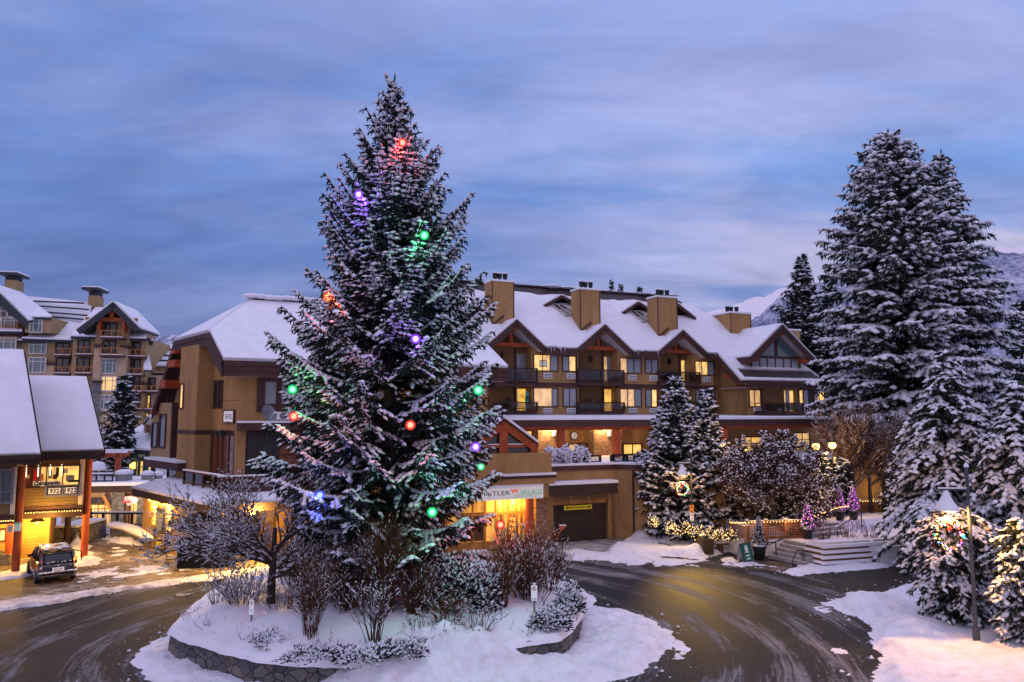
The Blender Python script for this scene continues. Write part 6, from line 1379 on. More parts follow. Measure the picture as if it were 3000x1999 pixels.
# chalet behind, pergola and umbrella on the terrace
CH = VP((colX(390, 82), 82), 78)
cha = thing('chalet_building', 'small white chalet with teal timber frame and a snowy hipped roof with dormer', 'building', (CH.p.x, CH.p.y, .6))
r_ = CH.rect(cB, 1010, 195, 1300, 415); m = MB(); m.pbox(CH, r_[0], r_[1], r_[2]-1, r_[3], -6, 0, 'white_trim'); m.build('wall', cha)
m = MB()
for x in (1012, 1088, 1130, 1228): s_ = CH.hit(*cB(x, 300))[0]; m.pbox(CH, s_-.2, s_+.2, r_[2]-1, r_[3], 0, .12, 'teal_trim')
for y in (222, 270): z_ = CH.hit(*cB(1130, y))[1]; m.pbox(CH, r_[0], r_[1], z_-.15, z_+.15, 0, .10, 'teal_trim')
for a, b in (((1095,235),(1125,265)),((1125,235),(1095,265))): m.bar(CH.off(.06).hp(*cB(*a)), CH.off(.06).hp(*cB(*b)), .15, .1, 'teal_trim')
m.build('timber_frame', cha)
for x0, x1 in ((1015,1085),(1140,1165),(1170,1225),(1235,1290)): window(cha, CH, CH.rect(cB, x0, 290, x1, 405), None, split=[(.4,'shop_lit'),(1,'glass_dark')], muls=(.5,), hmul=(.6,), frame='teal_trim', fw=.1)
pl = CH.off(1.2); L_ = pl.hp(*cB(880, 180)); Q_ = pl.hp(*cB(1330, 205)); T1_ = CH.off(-4).hp(*cB(1195, -5)); T2_ = CH.off(-4).hp(*cB(1330, -10)); nn = (Q_-L_).cross(T1_-L_).normalized(); nn = nn if nn.z > 0 else -nn
ro = roofslab(cha, [L_, Q_, T2_, T1_], nn, .25, th=.4, mat='slate')
pl = CH.off(.2); r_ = pl.rect(cA, 1200, 1395, 1262, 1480); m = MB(); a_, b_, c_ = pl.hp(*cA(1198, 1400)), pl.hp(*cA(1300, 1400)), pl.hp(*cA(1245, 1345)); m.prism([pl.pt(r_[0], r_[2]), pl.pt(r_[1]+.8, r_[2]), pl.pt(r_[1]+.8, r_[3]), c_, pl.pt(r_[0], r_[3])], -CH.n*4, 'white_trim'); do = m.build('dormer', cha)
m = MB(); m.prism([a_, c_, c_-CH.n*4, a_-CH.n*4], U(.25), 'snow'); m.prism([c_, b_, b_-CH.n*4, c_-CH.n*4], U(.25), 'snow'); m.prism([a_-U(.25), c_-U(.25), c_, a_], CH.n*.2, 'slate'); m.build('roof_snow', do); window(do, pl, pl.rect(cA, 1225, 1415, 1258, 1470), None, split=[(1,'glass_dark')], frame='timber_light', fw=.1, d=.05)
p = CH.off(.6).hp(*cB(1102, 322)); m = MB(); m.box(p-Vector((.25,.25,.4)), p+Vector((.25,.25,.3)), 'bulb_warm'); m.build('wall_lantern', cha)
PG_ = VP((colX(340, 74), 74), 80); pg = thing('pergola', 'red timber pergola with snow on its beams on the far terrace', 'pergola', PG_.pt(0, zf1))
m = MB(); r_ = PG_.rect(cB, 850, 222, 1045, 258); m.pbox(PG_, r_[0]-3, r_[1], r_[2], r_[3], -.5, 0, 'red_timber'); m.pbox(PG_, r_[0]-3, r_[1]-.8, r_[2]-.1, r_[3]-.2, -4, -3.5, 'red_timber')
for k in range(5): a_ = r_[0]-2.5+k*(r_[1]-r_[0]+2)/4.5; m.pbox(PG_, a_, a_+.25, r_[3]-.3, r_[3], -4.2, .5, 'red_timber')
pgb = m.build('beam_frame', pg); m = MB(); m.pbox(PG_, r_[0]-3, r_[1]+.05, r_[3], r_[3]+.3, -.55, .05, 'snow'); m.pbox(PG_, r_[0]-3, r_[1]-.5, r_[3]+.01, r_[3]+.2, -4.2, -3.4, 'snow'); m.build('beam_snow', pgb)
for x in (975,): q_ = PG_.rect(cB, x-20, 225, x+20, 395); m = MB(); m.pbox(PG_, q_[0], q_[1], zf1, r_[2], -.6, -.05, 'red_timber'); m.bar(PG_.hp(*cB(1025, 230)), PG_.hp(*cB(975, 305)), .3, .3, 'red_timber'); m.build('post', pg)
UM = VP((colX(280, 72), 72), 85); r_ = UM.rect(cB, 742, 305, 882, 345); um = thing('patio_umbrella', 'snow covered patio umbrella on the far terrace beside the red lodge post', 'umbrella', UM.pt((r_[0]+r_[1])/2, zf1)); m = MB(); w_ = (r_[1]-r_[0])/2; c_ = UM.pt((r_[0]+r_[1])/2, 0); m.lathe([(w_*1.0, r_[2]-.2), (w_*1.02, r_[2]), (w_*.8, r_[2]+.5), (w_*.3, r_[3]+.1), (.03, r_[3]+.2)], c_, 'snow', 8); m.build('umbrella_canopy', um); m = MB(); m.cyl(c_+U(zf1), c_+U(r_[3]), .06, .06, 8, 'black_metal'); m.build('pole', um)
# ================================================================ vegetation
def spindles(p0, p1, r, n=3, pk=.35, flat=1.0, rng=None):
    """tapered needle clumps between p0 and p1: vertices and triangles"""
    p0 = np.asarray(p0, float); p1 = np.asarray(p1, float); r = np.asarray(r, float)[:,None]
    a = p1-p0; L = np.linalg.norm(a, axis=1, keepdims=True)+1e-9; a = a/L
    up = np.tile([0.,0,1], (len(a),1)); bad = np.abs(a[:,2]) > .95; up[bad] = [1,0,0]
    u = np.cross(a, up); u /= np.linalg.norm(u, axis=1, keepdims=True)+1e-9; w_ = np.cross(u, a)
    V = [p0]
    for k in range(n):
        t = 2*math.pi*k/n+math.pi/2; V.append(p0+(p1-p0)*pk+(u*math.cos(t)+w_*math.sin(t)*flat)*r)
    V.append(p1); V = np.stack(V, 1)
    F = []
    for k in range(n): j = (k+1) % n; F += [(0, 1+j, 1+k), (n+1, 1+k, 1+j)]
    F = np.array(F)
    idx = (np.arange(len(p0))*(n+2))[:,None,None]+F[None]
    return V.reshape(-1,3), idx.reshape(-1,3)
def tubes(p0, p1, r0, r1, n=4):
    p0 = np.asarray(p0, float); p1 = np.asarray(p1, float); r0 = np.asarray(r0, float)[:,None]; r1 = np.asarray(r1, float)[:,None]
    a = p1-p0; a = a/(np.linalg.norm(a, axis=1, keepdims=True)+1e-9)
    up = np.tile([0.,0,1], (len(a),1)); up[np.abs(a[:,2]) > .95] = [1,0,0]
    u = np.cross(a, up); u /= np.linalg.norm(u, axis=1, keepdims=True)+1e-9; w_ = np.cross(u, a)
    V = []
    for p, r in ((p0, r0), (p1, r1)):
        for k in range(n):
            t = 2*math.pi*k/n; V.append(p+(u*math.cos(t)+w_*math.sin(t))*r)
    V = np.stack(V, 1); F = np.array([(k, (k+1) % n, n+(k+1) % n, n+k) for k in range(n)])
    return V.reshape(-1,3), ((np.arange(len(p0))*2*n)[:,None,None]+F[None]).reshape(-1,4)
def mesh_from(name, parent, groups):
    """groups: [(verts, faces, material)]"""
    V = []; T = []; off = 0; mats = []
    for v, f, mt in groups:
        if len(v) == 0: continue
        if mt not in mats: mats.append(mt)
        V.append(v); T.append((f+off, mats.index(mt))); off += len(v)
    return npmesh(name, np.concatenate(V), T, mats, parent)
class Fol:
    def __init__(s): s.n0 = []; s.n1 = []; s.nr = []; s.s0 = []; s.s1 = []; s.sr = []; s.b0 = []; s.b1 = []; s.br0 = []; s.br1 = []
    def build(s, parent, needle='needle', bark='bark', snowm='snow_tree', name='crown', flat=.75):
        g = []
        if s.n0: v, f = spindles(s.n0, s.n1, s.nr); g.append((v, f, needle))
        if s.s0: v, f = spindles(s.s0, s.s1, s.sr, 4, .45, flat); g.append((v, f, snowm))
        if s.b0: v, f = tubes(s.b0, s.b1, s.br0, s.br1); g.append((v, f, bark))
        return mesh_from(name, parent, g)
def conifer(name, label, loc, H, prof, seed, tw=.30, spacing=.34, nb=6, z0=.3, el=( -.25, .75), tipup=.15, droop=.25, snow=.75, snr=1.0, group=None, needle='needle', trunk_r=None, dens=1.0, hang=.0, core=True, cat='tree', wide=.40, vary=(.62,1.06)):
    """prof: [(height fraction, left radius, right radius)] of the outline; el: bough elevation at foot and top"""
    rn = random.Random(seed); U_ = rn.uniform
    t = thing(name, label, cat, loc, group); F = Fol()
    pf = np.array(prof); hz, hl, hr_ = pf[:,0], pf[:,1], pf[:,2]
    def rad_(fz, w): return np.interp(fz, hz, hl)*(1-w)+np.interp(fz, hz, hr_)*w
    z = z0; A3 = lambda *a: np.array(a)
    while z < H*.985:
        fz = z/H; r0 = rad_(fz, .5); k = max(3, int(round(nb*(.55+.45*min(1, r0/2.2))))); ph = U_(0, 6.28)
        for b in range(k):
            az = ph+6.283*b/k+U_(-.38,.38); ca, sa = math.cos(az), math.sin(az); w = .5+.5*ca
            e = el[0]+(el[1]-el[0])*fz**1.3+U_(-.14,.14); te = math.tan(e); L = rad_(fz, w)
            for _ in range(5): L = .5*L+.5*rad_(min(1, max(0, (z+(te+tipup*(.25+1.2*fz)-hang)*L)/H)), w)
            L *= U_(*vary) if rn.random() < .6 else U_(.9, 1.1)
            if L < .07: continue
            zz = z+U_(-.5,.5)*spacing; c1, c2_, c3 = U_(0,6.28), U_(2.2,4.2), U_(0,6.28); heavy = min(1.25, max(.25, rn.gauss(1.0, .3)))
            def P(s): return A3(ca*L*s, sa*L*s, zz+te*L*s-droop*L*s*(1-s)*1.2-hang*L*s*s*s+tipup*(.25+1.2*fz)*L*s*s*s)
            T_ = A3(ca, sa, 0.); N_ = A3(-sa, ca, 0.)
            st = max(3, int(L/(tw*.62)*dens)); prev = P(.02)
            F.b0.append(P(0)); F.b1.append(P(.6)); F.br0.append(.010*L+.01); F.br1.append(.005*L+.005)
            for i in range(1, st+1):
                s = i/st; q = P(s); ax = q-prev; ax = ax/(np.linalg.norm(ax)+1e-9)
                F.n0.append(prev-ax*tw*.25); F.n1.append(q+ax*tw*.55); F.nr.append(tw*.17)
                if s > .28 and rn.random() < snow*heavy:
                    F.s0.append(prev+A3(0,0,tw*.13)-ax*tw*.25); F.s1.append(q+A3(0,0,tw*.14)+ax*tw*.35); F.sr.append(tw*.26*snr*U_(.7,1.3)*(1+1.7*max(0, .62-fz)))
                prev = q
                if s < .10: continue
                lm = min(1.1+tw, tw*.7+wide*L*(1-s)**.75*min(1, s*4))*U_(.7,1.15)
                for side in (-1, 1):
                    d = T_*U_(.55,.95)+N_*side*U_(.65,1.0)+A3(0,0,te*.5*(s)+U_(-.28,.04)-hang*.9); d /= np.linalg.norm(d)
                    nseg = max(1, int(lm/(tw*.8)+.5)); c = q
                    for j in range(nseg):
                        dd = d+A3(U_(-.2,.2), U_(-.2,.2), U_(-.16,.10)-.10*j); dd /= np.linalg.norm(dd); ln_ = tw*U_(.95,1.25)
                        F.n0.append(c-dd*tw*.15); F.n1.append(c+dd*ln_); F.nr.append(tw*U_(.14,.21))
                        if s > .2 and rn.random() < snow*heavy*(.30+.75*s)*(.62+.75*math.sin(c1+c2_*s*L*1.3+side*c3)):
                            o = A3(0,0,tw*.11); F.s0.append(c+o-dd*tw*.1); F.s1.append(c+o+dd*ln_*1.04); F.sr.append(tw*U_(.22,.40)*snr)
                        for _h in range(2):
                            if rn.random() < .62:
                                h = A3(dd[0]*.45+U_(-.35,.35), dd[1]*.45+U_(-.35,.35), -U_(.5,1.0)); c2 = c+dd*tw*U_(.1,.8); F.n0.append(c2); F.n1.append(c2+h*tw*.85); F.nr.append(tw*.14)
                        c = c+dd*tw*.8
        if core:
            rc = .38*r0
            for _ in range(int(3+rc*5)):
                a = U_(0, 6.28); r_ = rc*math.sqrt(rn.random()); c = A3(math.cos(a)*r_, math.sin(a)*r_, z+U_(-.2,.2)); F.n0.append(c); F.n1.append(c+A3(math.cos(a)*.6, math.sin(a)*.6, U_(-.4,.2))*tw*2.5); F.nr.append(tw*.45)
        z += spacing*(1-.45*fz)*U_(.8,1.2)
    for i in range(7):
        z1 = H*(.945+.008*i); a = i*2.1; F.n0.append(A3(0,0,z1)); F.n1.append(A3(math.cos(a)*.15*(7-i)/7, math.sin(a)*.15*(7-i)/7, z1+H*.016)); F.nr.append(tw*.15)
    F.n0.append(A3(0,0,H*.97)); F.n1.append(A3(0,0,H*1.012)); F.nr.append(tw*.13)
    F.build(t, needle, flat=.55)
    tr = trunk_r or H*.012+.04; m = MB()
    for i in range(6):
        a, b = i/6, (i+1)/6; m.cyl((0,0,H*.97*a-(.3 if i == 0 else 0)), (0,0,H*.97*b), tr*(1-a)+.015, tr*(1-b)+.015, 9, 'bark', caps=False)
    m.build_local('trunk', t)
    return t
def _bl(s, name, parent, smooth=True):
    me = bpy.data.meshes.new(name); me.from_pydata([tuple(p) for p in s.v], [], s.f)
    for m_ in s.mats: me.materials.append(MAT[m_])
    if len(s.mats) > 1: me.polygons.foreach_set('material_index', s.m)
    if smooth: me.polygons.foreach_set('use_smooth', [True]*len(me.polygons))
    o = bpy.data.objects.new(name, me); COL.objects.link(o); o.parent = parent; return o
MB.build_local = _bl
class Twigs:
    def __init__(s, seed): s.r = random.Random(seed); s.b = []; s.sn = []; s.lf = []
    def grow(s, p, d, L, r, lev, maxlev, kids, spread, grav=0.0, up=.0, bend=.15, leaf=0, ratio=.62, snow=.8, minr=.006):
        R_ = s.r; n = max(2, int(L/.28)) if lev < maxlev else 2
        p = Vector(p); d = Vector(d).normalized(); seg = L/n
        for i in range(n):
            d2 = (d+Vector((R_.uniform(-bend,bend), R_.uniform(-bend,bend), R_.uniform(-bend,bend)+up-grav*(i/n)))).normalized()
            q = p+d2*seg; ra = max(minr, r*(1-.6*i/n)); rb = max(minr*.7, r*(1-.6*(i+1)/n))
            s.b.append((p, q, ra, rb))
            if R_.random() < snow and abs(d2.z) < .88: s.sn.append((p+Vector((0,0,ra*.8)), q+Vector((0,0,rb*.8)), max(.014, ra*.85)*R_.uniform(.7,1.4)))
            if leaf and lev >= maxlev-1:
                for _ in range(leaf):
                    c = q+Vector((R_.uniform(-.12,.12), R_.uniform(-.12,.12), R_.uniform(-.1,.1))); s.lf.append((c, c+Vector((R_.uniform(-.1,.1), R_.uniform(-.1,.1), R_.uniform(-.12,.02)))))
                    if R_.random() < .22: s.sn.append((c+Vector((-.05,0,.04)), c+Vector((.06,.03,.05)), R_.uniform(.03,.055)))
            if lev < maxlev and i >= (0 if lev else 1):
                k = kids if R_.random() < .75 else max(1, kids-1)
                for _ in range(k):
                    side = Vector((R_.uniform(-1,1), R_.uniform(-1,1), R_.uniform(-.6,.9))); side = (side-d2*side.dot(d2)).normalized()
                    s.grow(q, d2*math.cos(spread)+side*math.sin(spread), L*ratio*R_.uniform(.6,1.05)*(1-.45*i/n), rb*.62, lev+1, maxlev, kids, spread, grav, up, bend, leaf, ratio, snow, minr)
            p, d = q, d2
    def build(s, t, bark='twig', leafmat='leaf_brown', leafr=.035, snr=1.0, name='crown', sides=4):
        b = s.b; g = []
        v, f = tubes([x[0] for x in b], [x[1] for x in b], [x[2] for x in b], [x[3] for x in b], sides); g.append((v, f, bark))
        if s.sn: v, f = spindles([x[0]-(x[1]-x[0])*.15 for x in s.sn], [x[1]+(x[1]-x[0])*.15 for x in s.sn], [x[2]*snr for x in s.sn], 4, .5, .8); g.append((v, f, 'snow_tree'))
        if s.lf: v, f = spindles([x[0] for x in s.lf], [x[1] for x in s.lf], [leafr*s.r.uniform(.6,1.2) for x in s.lf], 3, .4); g.append((v, f, leafmat))
        return mesh_from(name, t, g)
def shrub(label, loc, w_, h, seed, bark='twig', stems=14, lev=2, kids=2, snow=.5, up=.05, grav=.0, snr=1.0, group=None, name='shrub', spread=.5, out=.7, leaf=0, minr=.008):
    t = thing(name, label, 'shrub', loc, group); T = Twigs(seed); R_ = T.r
    for i in range(stems):
        a = 6.283*i/stems+R_.uniform(-.4,.4); k = R_.uniform(.1,1)*out
        T.grow((math.cos(a)*w_*.22*R_.random(), math.sin(a)*w_*.22*R_.random(), -.05), (math.cos(a)*k*w_/h, math.sin(a)*k*w_/h, 1), h*R_.uniform(.55,1.0), .018, 0, lev, kids, spread, grav, up, .12, leaf, .55, snow, minr)
    T.build(t, bark, snr=snr, name='branches', sides=3); return t
def bush(label, loc, rx, ry, h, seed, n=900, tw=.16, snow=.75, needle='needle', group=None, name='evergreen_shrub', snr=1.1, flat=False):
    """dense mound of evergreen sprays with snow on top"""
    t = thing(name, label, 'shrub', loc, group); F = Fol(); R_ = random.Random(seed)
    for i in range(n):
        a = R_.uniform(0, 6.283); el_ = math.asin(R_.random()); rr = R_.uniform(.55,1.0)*(1+.22*math.sin(3*a+seed)+.15*math.sin(7*a+5*el_)); d = Vector((math.cos(a)*math.cos(el_), math.sin(a)*math.cos(el_), math.sin(el_)))
        c = Vector((d.x*rx*rr, d.y*ry*rr, d.z*h*rr)); dd = (d+Vector((R_.uniform(-.6,.6), R_.uniform(-.6,.6), R_.uniform(-.3,.5)))).normalized(); e1 = c+dd*tw*R_.uniform(.8,1.5)
        F.n0.append(c-dd*tw*.3); F.n1.append(e1); F.nr.append(tw*R_.uniform(.14,.24))
        if R_.random() < snow*(.35+.65*d.z): F.s0.append(c+Vector((0,0,tw*.16))); F.s1.append(e1+Vector((0,0,tw*.10))); F.sr.append(tw*R_.uniform(.2,.34)*snr)
    F.n0 = [np.array(x) for x in F.n0]; F.n1 = [np.array(x) for x in F.n1]; F.s0 = [np.array(x) for x in F.s0]; F.s1 = [np.array(x) for x in F.s1]
    F.build(t, needle, name='foliage'); return t
# ---------------------------------------------------------------- the big spruce with coloured balls
TX, TY, TZ = -4.35, 26.0, IZ+.35
topz = AtY(*cO(899, 176), TY).z; TH = topz-TZ
def rad(xd, yd, left):
    p = AtY(*cO(xd, yd), TY); return (p.z-TZ)/TH, (TX-p.x) if left else (p.x-TX)
lp_ = [(899,178),(880,230),(862,260),(835,300),(812,350),(795,400),(762,450),(728,495),(722,540),(735,580),(700,620),(688,660),(645,760),(650,790),(632,848),(640,900),(625,930),(600,998),(640,1040),(597,1075),(640,1110),(690,1180),(720,1240),(760,1290),(800,1330)]
rp_ = [(899,178),(925,230),(945,270),(985,310),(1008,350),(1015,400),(1045,435),(1082,470),(1070,520),(1098,555),(1080,600),(1125,650),(1130,690),(1128,740),(1120,800),(1140,850),(1155,880),(1155,950),(1150,1000),(1160,1040),(1165,1085),(1140,1140),(1135,1220),(1125,1280),(1080,1330)]
lf_ = sorted(rad(x, y, True) for x, y in lp_); rt_ = sorted(rad(x, y, False) for x, y in rp_)
fr = np.linspace(0, 1, 60)
Lr = np.interp(fr, [a for a, b in lf_], [b for a, b in lf_]); Rr_ = np.interp(fr, [a for a, b in rt_], [b for a, b in rt_])
Lr = np.maximum(Lr, .08); Rr_ = np.maximum(Rr_, .08)
hero = conifer('spruce_tree', 'towering snow dusted spruce hung with coloured light balls in the middle of the island', (TX, TY, TZ), TH, list(zip(fr, Lr*1.0, Rr_*1.0)), 7, tw=.23, spacing=.56, nb=8, z0=.7, el=(-.10,.74), tipup=.20, droop=.22, snow=.9, snr=1.38, trunk_r=.30, wide=.36, vary=(.70,1.08))
balls = [(925,328,'red','red','upper'),(824,447,'purple','purple',''),(975,541,'green','green',''),(752,684,'orange','orange red',''),(955,779,'purple','purple',''),(672,895,'green','green',''),(1099,897,'green','green',''),(675,957,'red','red',''),(943,977,'red','red',''),(1093,1027,'purple','purple',''),(1105,1073,'green','green',''),(735,1138,'blue','blue',''),(993,1177,'green','green',''),(1150,1206,'red','red','')]
wh = ['the ball nearest the tree top','high at the left edge','high on the right side below the topmost red ball','at the left edge level with the hotel roof','in the middle above the hotel eaves','at the left edge before a curtained window','at the right edge before the hotel balconies','at the left edge beside the heat pumps','in the middle at dining room height','at the right edge beside the red timber gable','small one just below a purple ball','low on the left above the bare tree','low in the middle','low at the right edge before the lit lobby']
LC = {'red':(1,.05,.03),'orange':(1,.10,.03),'green':(.02,1,.25),'purple':(.22,.06,1),'blue':(.10,.14,1)}
for (x, y, mt, cn_, _), w_ in zip(balls, wh):
    p = AtY(*cO(x, y), TY); fz = (p.z-TZ)/TH; dx = p.x-TX
    Rr2 = np.interp(fz, fr, Lr) if dx < 0 else np.interp(fz, fr, Rr_); dy = math.sqrt(max(.05, (Rr2*1.08)**2-dx*dx))
    q = AtY(*cO(x, y), TY-dy-.12); rb = .135 if (x, y) != (1105,1073) else .10
    t = thing('light_ball', cn_+' light ball on the spruce, '+w_, 'light ball', q, 'light balls on the big spruce')
    m = MB(); m.ball(q, rb*1.12, 'shell_'+mt, 12); gl_ = m.build('globe', t, smooth=True); m = MB(); m.ball(q, rb*.66, 'ball_'+mt, 10); m.build('lamp_core', gl_, smooth=True)  # outer globe carries the painted halo, the core is the lamp
    m = MB(); m.cyl(q+U(rb*.9), q+U(rb*1.25), .045, .04, 8, 'black_metal'); m.tube([q+U(rb*1.2), q+U(rb*2.2)+Vector((0,.25,0))], .012, 5, 'black_metal'); m.build('socket', t)
    lamp(q+Vector((-dx*.05, .0, -rb-.15)), 32, LC[mt], .1); lamp(q+Vector((.0, -rb-.10, rb*.3)), 13, LC[mt], .08)
# ---------------------------------------------------------------- right hand conifers
def AP(xd, yd, Y): return AtY(*cO(xd, yd), Y)
def ctree(name, label, xd, ytop, Y, zb, prof, seed, **k):
    """prof in (y, left x, right x) of the outline at distance Y"""
    top = AP(xd, ytop, Y); X0 = top.x; Hh = top.z-zb; pr = []
    for y, xl, xr in prof:
        a = AP(xl, y, Y); b = AP(xr, y, Y); pr.append(((a.z-zb)/Hh, max(.1, X0-a.x), max(.1, b.x-X0)))
    pr = sorted(pr); pr = [(0, pr[0][1]*.9, pr[0][2]*.9)]+pr+[(1, .05, .05)]
    return conifer(name, label, (X0, Y, zb), Hh, pr, seed, **k)
ctree('fir_tree', 'tall broad snowy fir, the highest of the dark conifers right of the hotel', 2040, 300, 54, 0, [(340,1990,2075),(400,1945,2125),(470,1935,2150),(560,1905,2180),(650,1895,2195),(760,1890,2210),(860,1880,2225),(960,1890,2230),(1040,1930,2200),(1100,1980,2160)], 21, tw=.50, spacing=.84, nb=8, el=(-.10,.55), tipup=.05, droop=.06, hang=.16, snow=1.1, snr=1.75, dens=.9, needle='needle_light', vary=(.55,1.12))
ctree('fir_tree', 'tall slender topped snowy fir right of the highest fir', 2162, 348, 56, 0, [(380,2148,2180),(430,2130,2200),(500,2120,2235),(570,2110,2268),(650,2090,2295),(740,2080,2320),(830,2070,2345),(950,2070,2365),(1050,2080,2370)], 22, tw=.50, spacing=.86, nb=7, el=(-.12,.35), tipup=.03, droop=.05, hang=.2, snow=1.1, snr=1.7, dens=.9, needle='needle_light', vary=(.5,1.12))
ctree('fir_tree', 'smaller snowy fir left of the tall firs, behind the hotel gable window', 1842, 586, 85, 0, [(640,1825,1862),(700,1790,1885),(760,1765,1905),(850,1760,1925),(950,1755,1930)], 23, tw=.62, spacing=.9, nb=7, el=(-.1,.6), tipup=.1, droop=.1, snow=.62, dens=.8)
ctree('fir_tree', 'snowy fir half hidden between the small fir and the tall firs', 1905, 640, 80, 0, [(700,1880,1935),(800,1860,1960),(900,1850,1970)], 24, tw=.62, spacing=.95, nb=6, el=(-.1,.6), tipup=.05, droop=.1, snow=.7, dens=.8)
ctree('cedar_tree', 'drooping snow laden cedar in front of the tall firs', 2168, 800, 36, 0, [(840,2150,2195),(900,2120,2225),(970,2090,2260),(1040,2070,2290),(1120,2050,2310),(1200,2020,2325),(1260,2030,2310)], 25, tw=.34, spacing=.46, nb=8, el=(-.12,.35), tipup=.0, droop=-.18, hang=.40, snow=1.1, snr=1.5, needle='needle_light', dens=.9)
ctree('cedar_tree', 'snowy drooping cedar at the right picture edge above the lit wreath', 2330, 880, 33, 0, [(930,2300,2360),(1000,2270,2400),(1090,2235,2440),(1180,2220,2460),(1260,2215,2470)], 26, tw=.34, spacing=.46, nb=8, el=(-.12,.35), tipup=.0, droop=-.18, hang=.40, snow=1.1, snr=1.5, needle='needle_light', dens=.9)
ctree('fir_tree', 'distant small fir at the right picture edge below the mountain', 2340, 690, 75, 0, [(740,2325,2360),(820,2305,2385),(950,2290,2400)], 27, tw=.6, spacing=.95, nb=6, el=(-.1,.5), tipup=.05, droop=.1, snow=.65, dens=.8)
ctree('cedar_tree', 'low spreading cedar lit yellow beside the right lamp post', 2185, 1165, 27.0, 0, [(1200,2120,2260),(1240,2085,2275),(1280,2080,2290),(1330,2095,2300),(1390,2120,2290)], 28, tw=.24, spacing=.26, nb=8, z0=.35, el=(-.05,.3), tipup=.0, droop=-.15, hang=.38, snow=.95, snr=1.35, needle='needle_light', dens=.9)
ctree('cedar_tree', 'low snow covered cedar at the bottom right picture edge', 2345, 1190, 24.3, 0, [(1230,2300,2380),(1290,2270,2420),(1350,2265,2440),(1420,2290,2440),(1470,2310,2440)], 29, tw=.22, spacing=.25, nb=8, z0=.3, el=(-.05,.3), tipup=.0, droop=-.12, hang=.34, snow=1.0, snr=1.4, needle='needle_light', dens=.9)
# conifers in front of the podium
ctree('spruce_tree', 'snowy spruce in front of the podium wall behind the small lamp post', 1551, 866, 44.2, .2, [(900,1535,1572),(950,1510,1590),(1000,1490,1610),(1060,1465,1635),(1110,1465,1650),(1160,1470,1660),(1195,1480,1660)], 31, tw=.34, spacing=.36, nb=11, z0=.3, el=(-.12,.6), tipup=.10, droop=.16, snow=.9, snr=1.35)
ctree('spruce_tree', 'narrower snowy spruce right of the podium spruce', 1624, 898, 44.6, .2, [(940,1608,1640),(1000,1590,1655),(1060,1560,1690),(1120,1545,1705),(1185,1545,1710)], 32, tw=.34, spacing=.38, nb=10, z0=.3, el=(-.12,.6), tipup=.08, droop=.16, snow=.9, snr=1.3)
ctree('spruce_tree', 'snowy spruce in front of the resort hotel on the left', 286, 866, 80, -2, [(900,270,302),(950,250,308),(985,230,302),(1030,226,300),(1070,236,292)], 33, tw=.6, spacing=.85, nb=8, el=(-.05,.7), tipup=.15, droop=.2, snow=.72, dens=.9)
for i, (x, yt, xl, xr, s_) in enumerate(((1405,641,1394,1420,41),(1426,655,1418,1440,42),(1470,660,1462,1478,43))):
    ctree('fir_tree', ['left','middle','right'][i]+' of three small fir tips behind the hotel roof ridge', x, yt, 110, 8, [(660,x-4,x+4),(680,x-8,x+8),(720,x-13,x+13)], s_, tw=.30, spacing=.55, nb=5, z0=2, snow=.2, dens=.9, wide=.2, group='fir tips behind the hotel ridge')
for i, (x, yt, Y_, w_) in enumerate(((1890,1045,44.3,24),(1917,1052,44.6,20),(1942,1055,44.9,20),(2050,1030,45.5,30))):
    ctree('cypress_tree', ['left','middle','right'][i]+' of three narrow snowy conifers beneath the globe lamps' if i < 3 else 'narrow snowy conifer between the bare trees and the drooping cedar', x, yt, Y_, .8, [(yt+40,x-w_*.5,x+w_*.5),(yt+90,x-w_*.8,x+w_*.8),(yt+130,x-w_*.8,x+w_*.8)], 50+i, tw=.26, spacing=.3, nb=7, el=(.35,.8), tipup=.1, droop=.1, snow=.8, snr=1.1)
ctree('evergreen_shrub', 'dark rounded evergreen below the brown leaved tree', 1790, 1085, 41.5, .6, [(1110,1765,1815),(1160,1750,1830),(1200,1750,1835)], 57, tw=.28, spacing=.32, nb=8, el=(.1,.7), snow=.45, cat='shrub')
# ---------------------------------------------------------------- bare and leafy trees
def bare(label, base, seed, h, tr, lev, kids, spread, bark='twig', snow=.8, first=1.6, nlimb=7, limbL=3.2, up=.05, out=1.0, leaf=0, name='bare_tree', grav=0, ratio=.62, minr=.008, snr=1.0, leafr=.035, az=None, low=.55):
    t = thing(name, label, 'tree', base); T = Twigs(seed); R_ = T.r; m = MB()
    zt_ = first; m.cyl((0,0,-.3), (0,0,first), tr*1.15, tr*.9, 9, 'bark', caps=False); m.cyl((0,0,first), (.05,.03,h*.55), tr*.9, tr*.45, 8, 'bark', caps=False)
    for i in range(nlimb):
        a = (6.283*i/nlimb+R_.uniform(-.5,.5)) if az is None else R_.choice(az)+R_.uniform(-.5,.5)
        z = first+(h*low-first)*(i/nlimb)*R_.uniform(.7,1.1); k = out*(1-.5*i/nlimb)
        T.grow((0,0,z), (math.cos(a)*k, math.sin(a)*k, .45+.9*i/nlimb), limbL*(1-.35*i/nlimb)*R_.uniform(.8,1.1), tr*.42, 0, lev, kids, spread, grav, up, .16, leaf, ratio, snow, minr)
    m.build_local('trunk', t); T.build(t, bark, snr=snr, leafr=leafr); return t
b_ = G(*cO(622, 1412), IZ+.2)
bare('wide bare snow lined tree on the left of the island in front of the tent', b_, 61, 5.0, .14, 3, 2, .55, first=1.15, nlimb=16, limbL=3.7, out=2.1, snow=.62, up=.03, ratio=.56, minr=.009, snr=1.25, low=.42)
b_ = G(*cH(1120, 1050), .6)
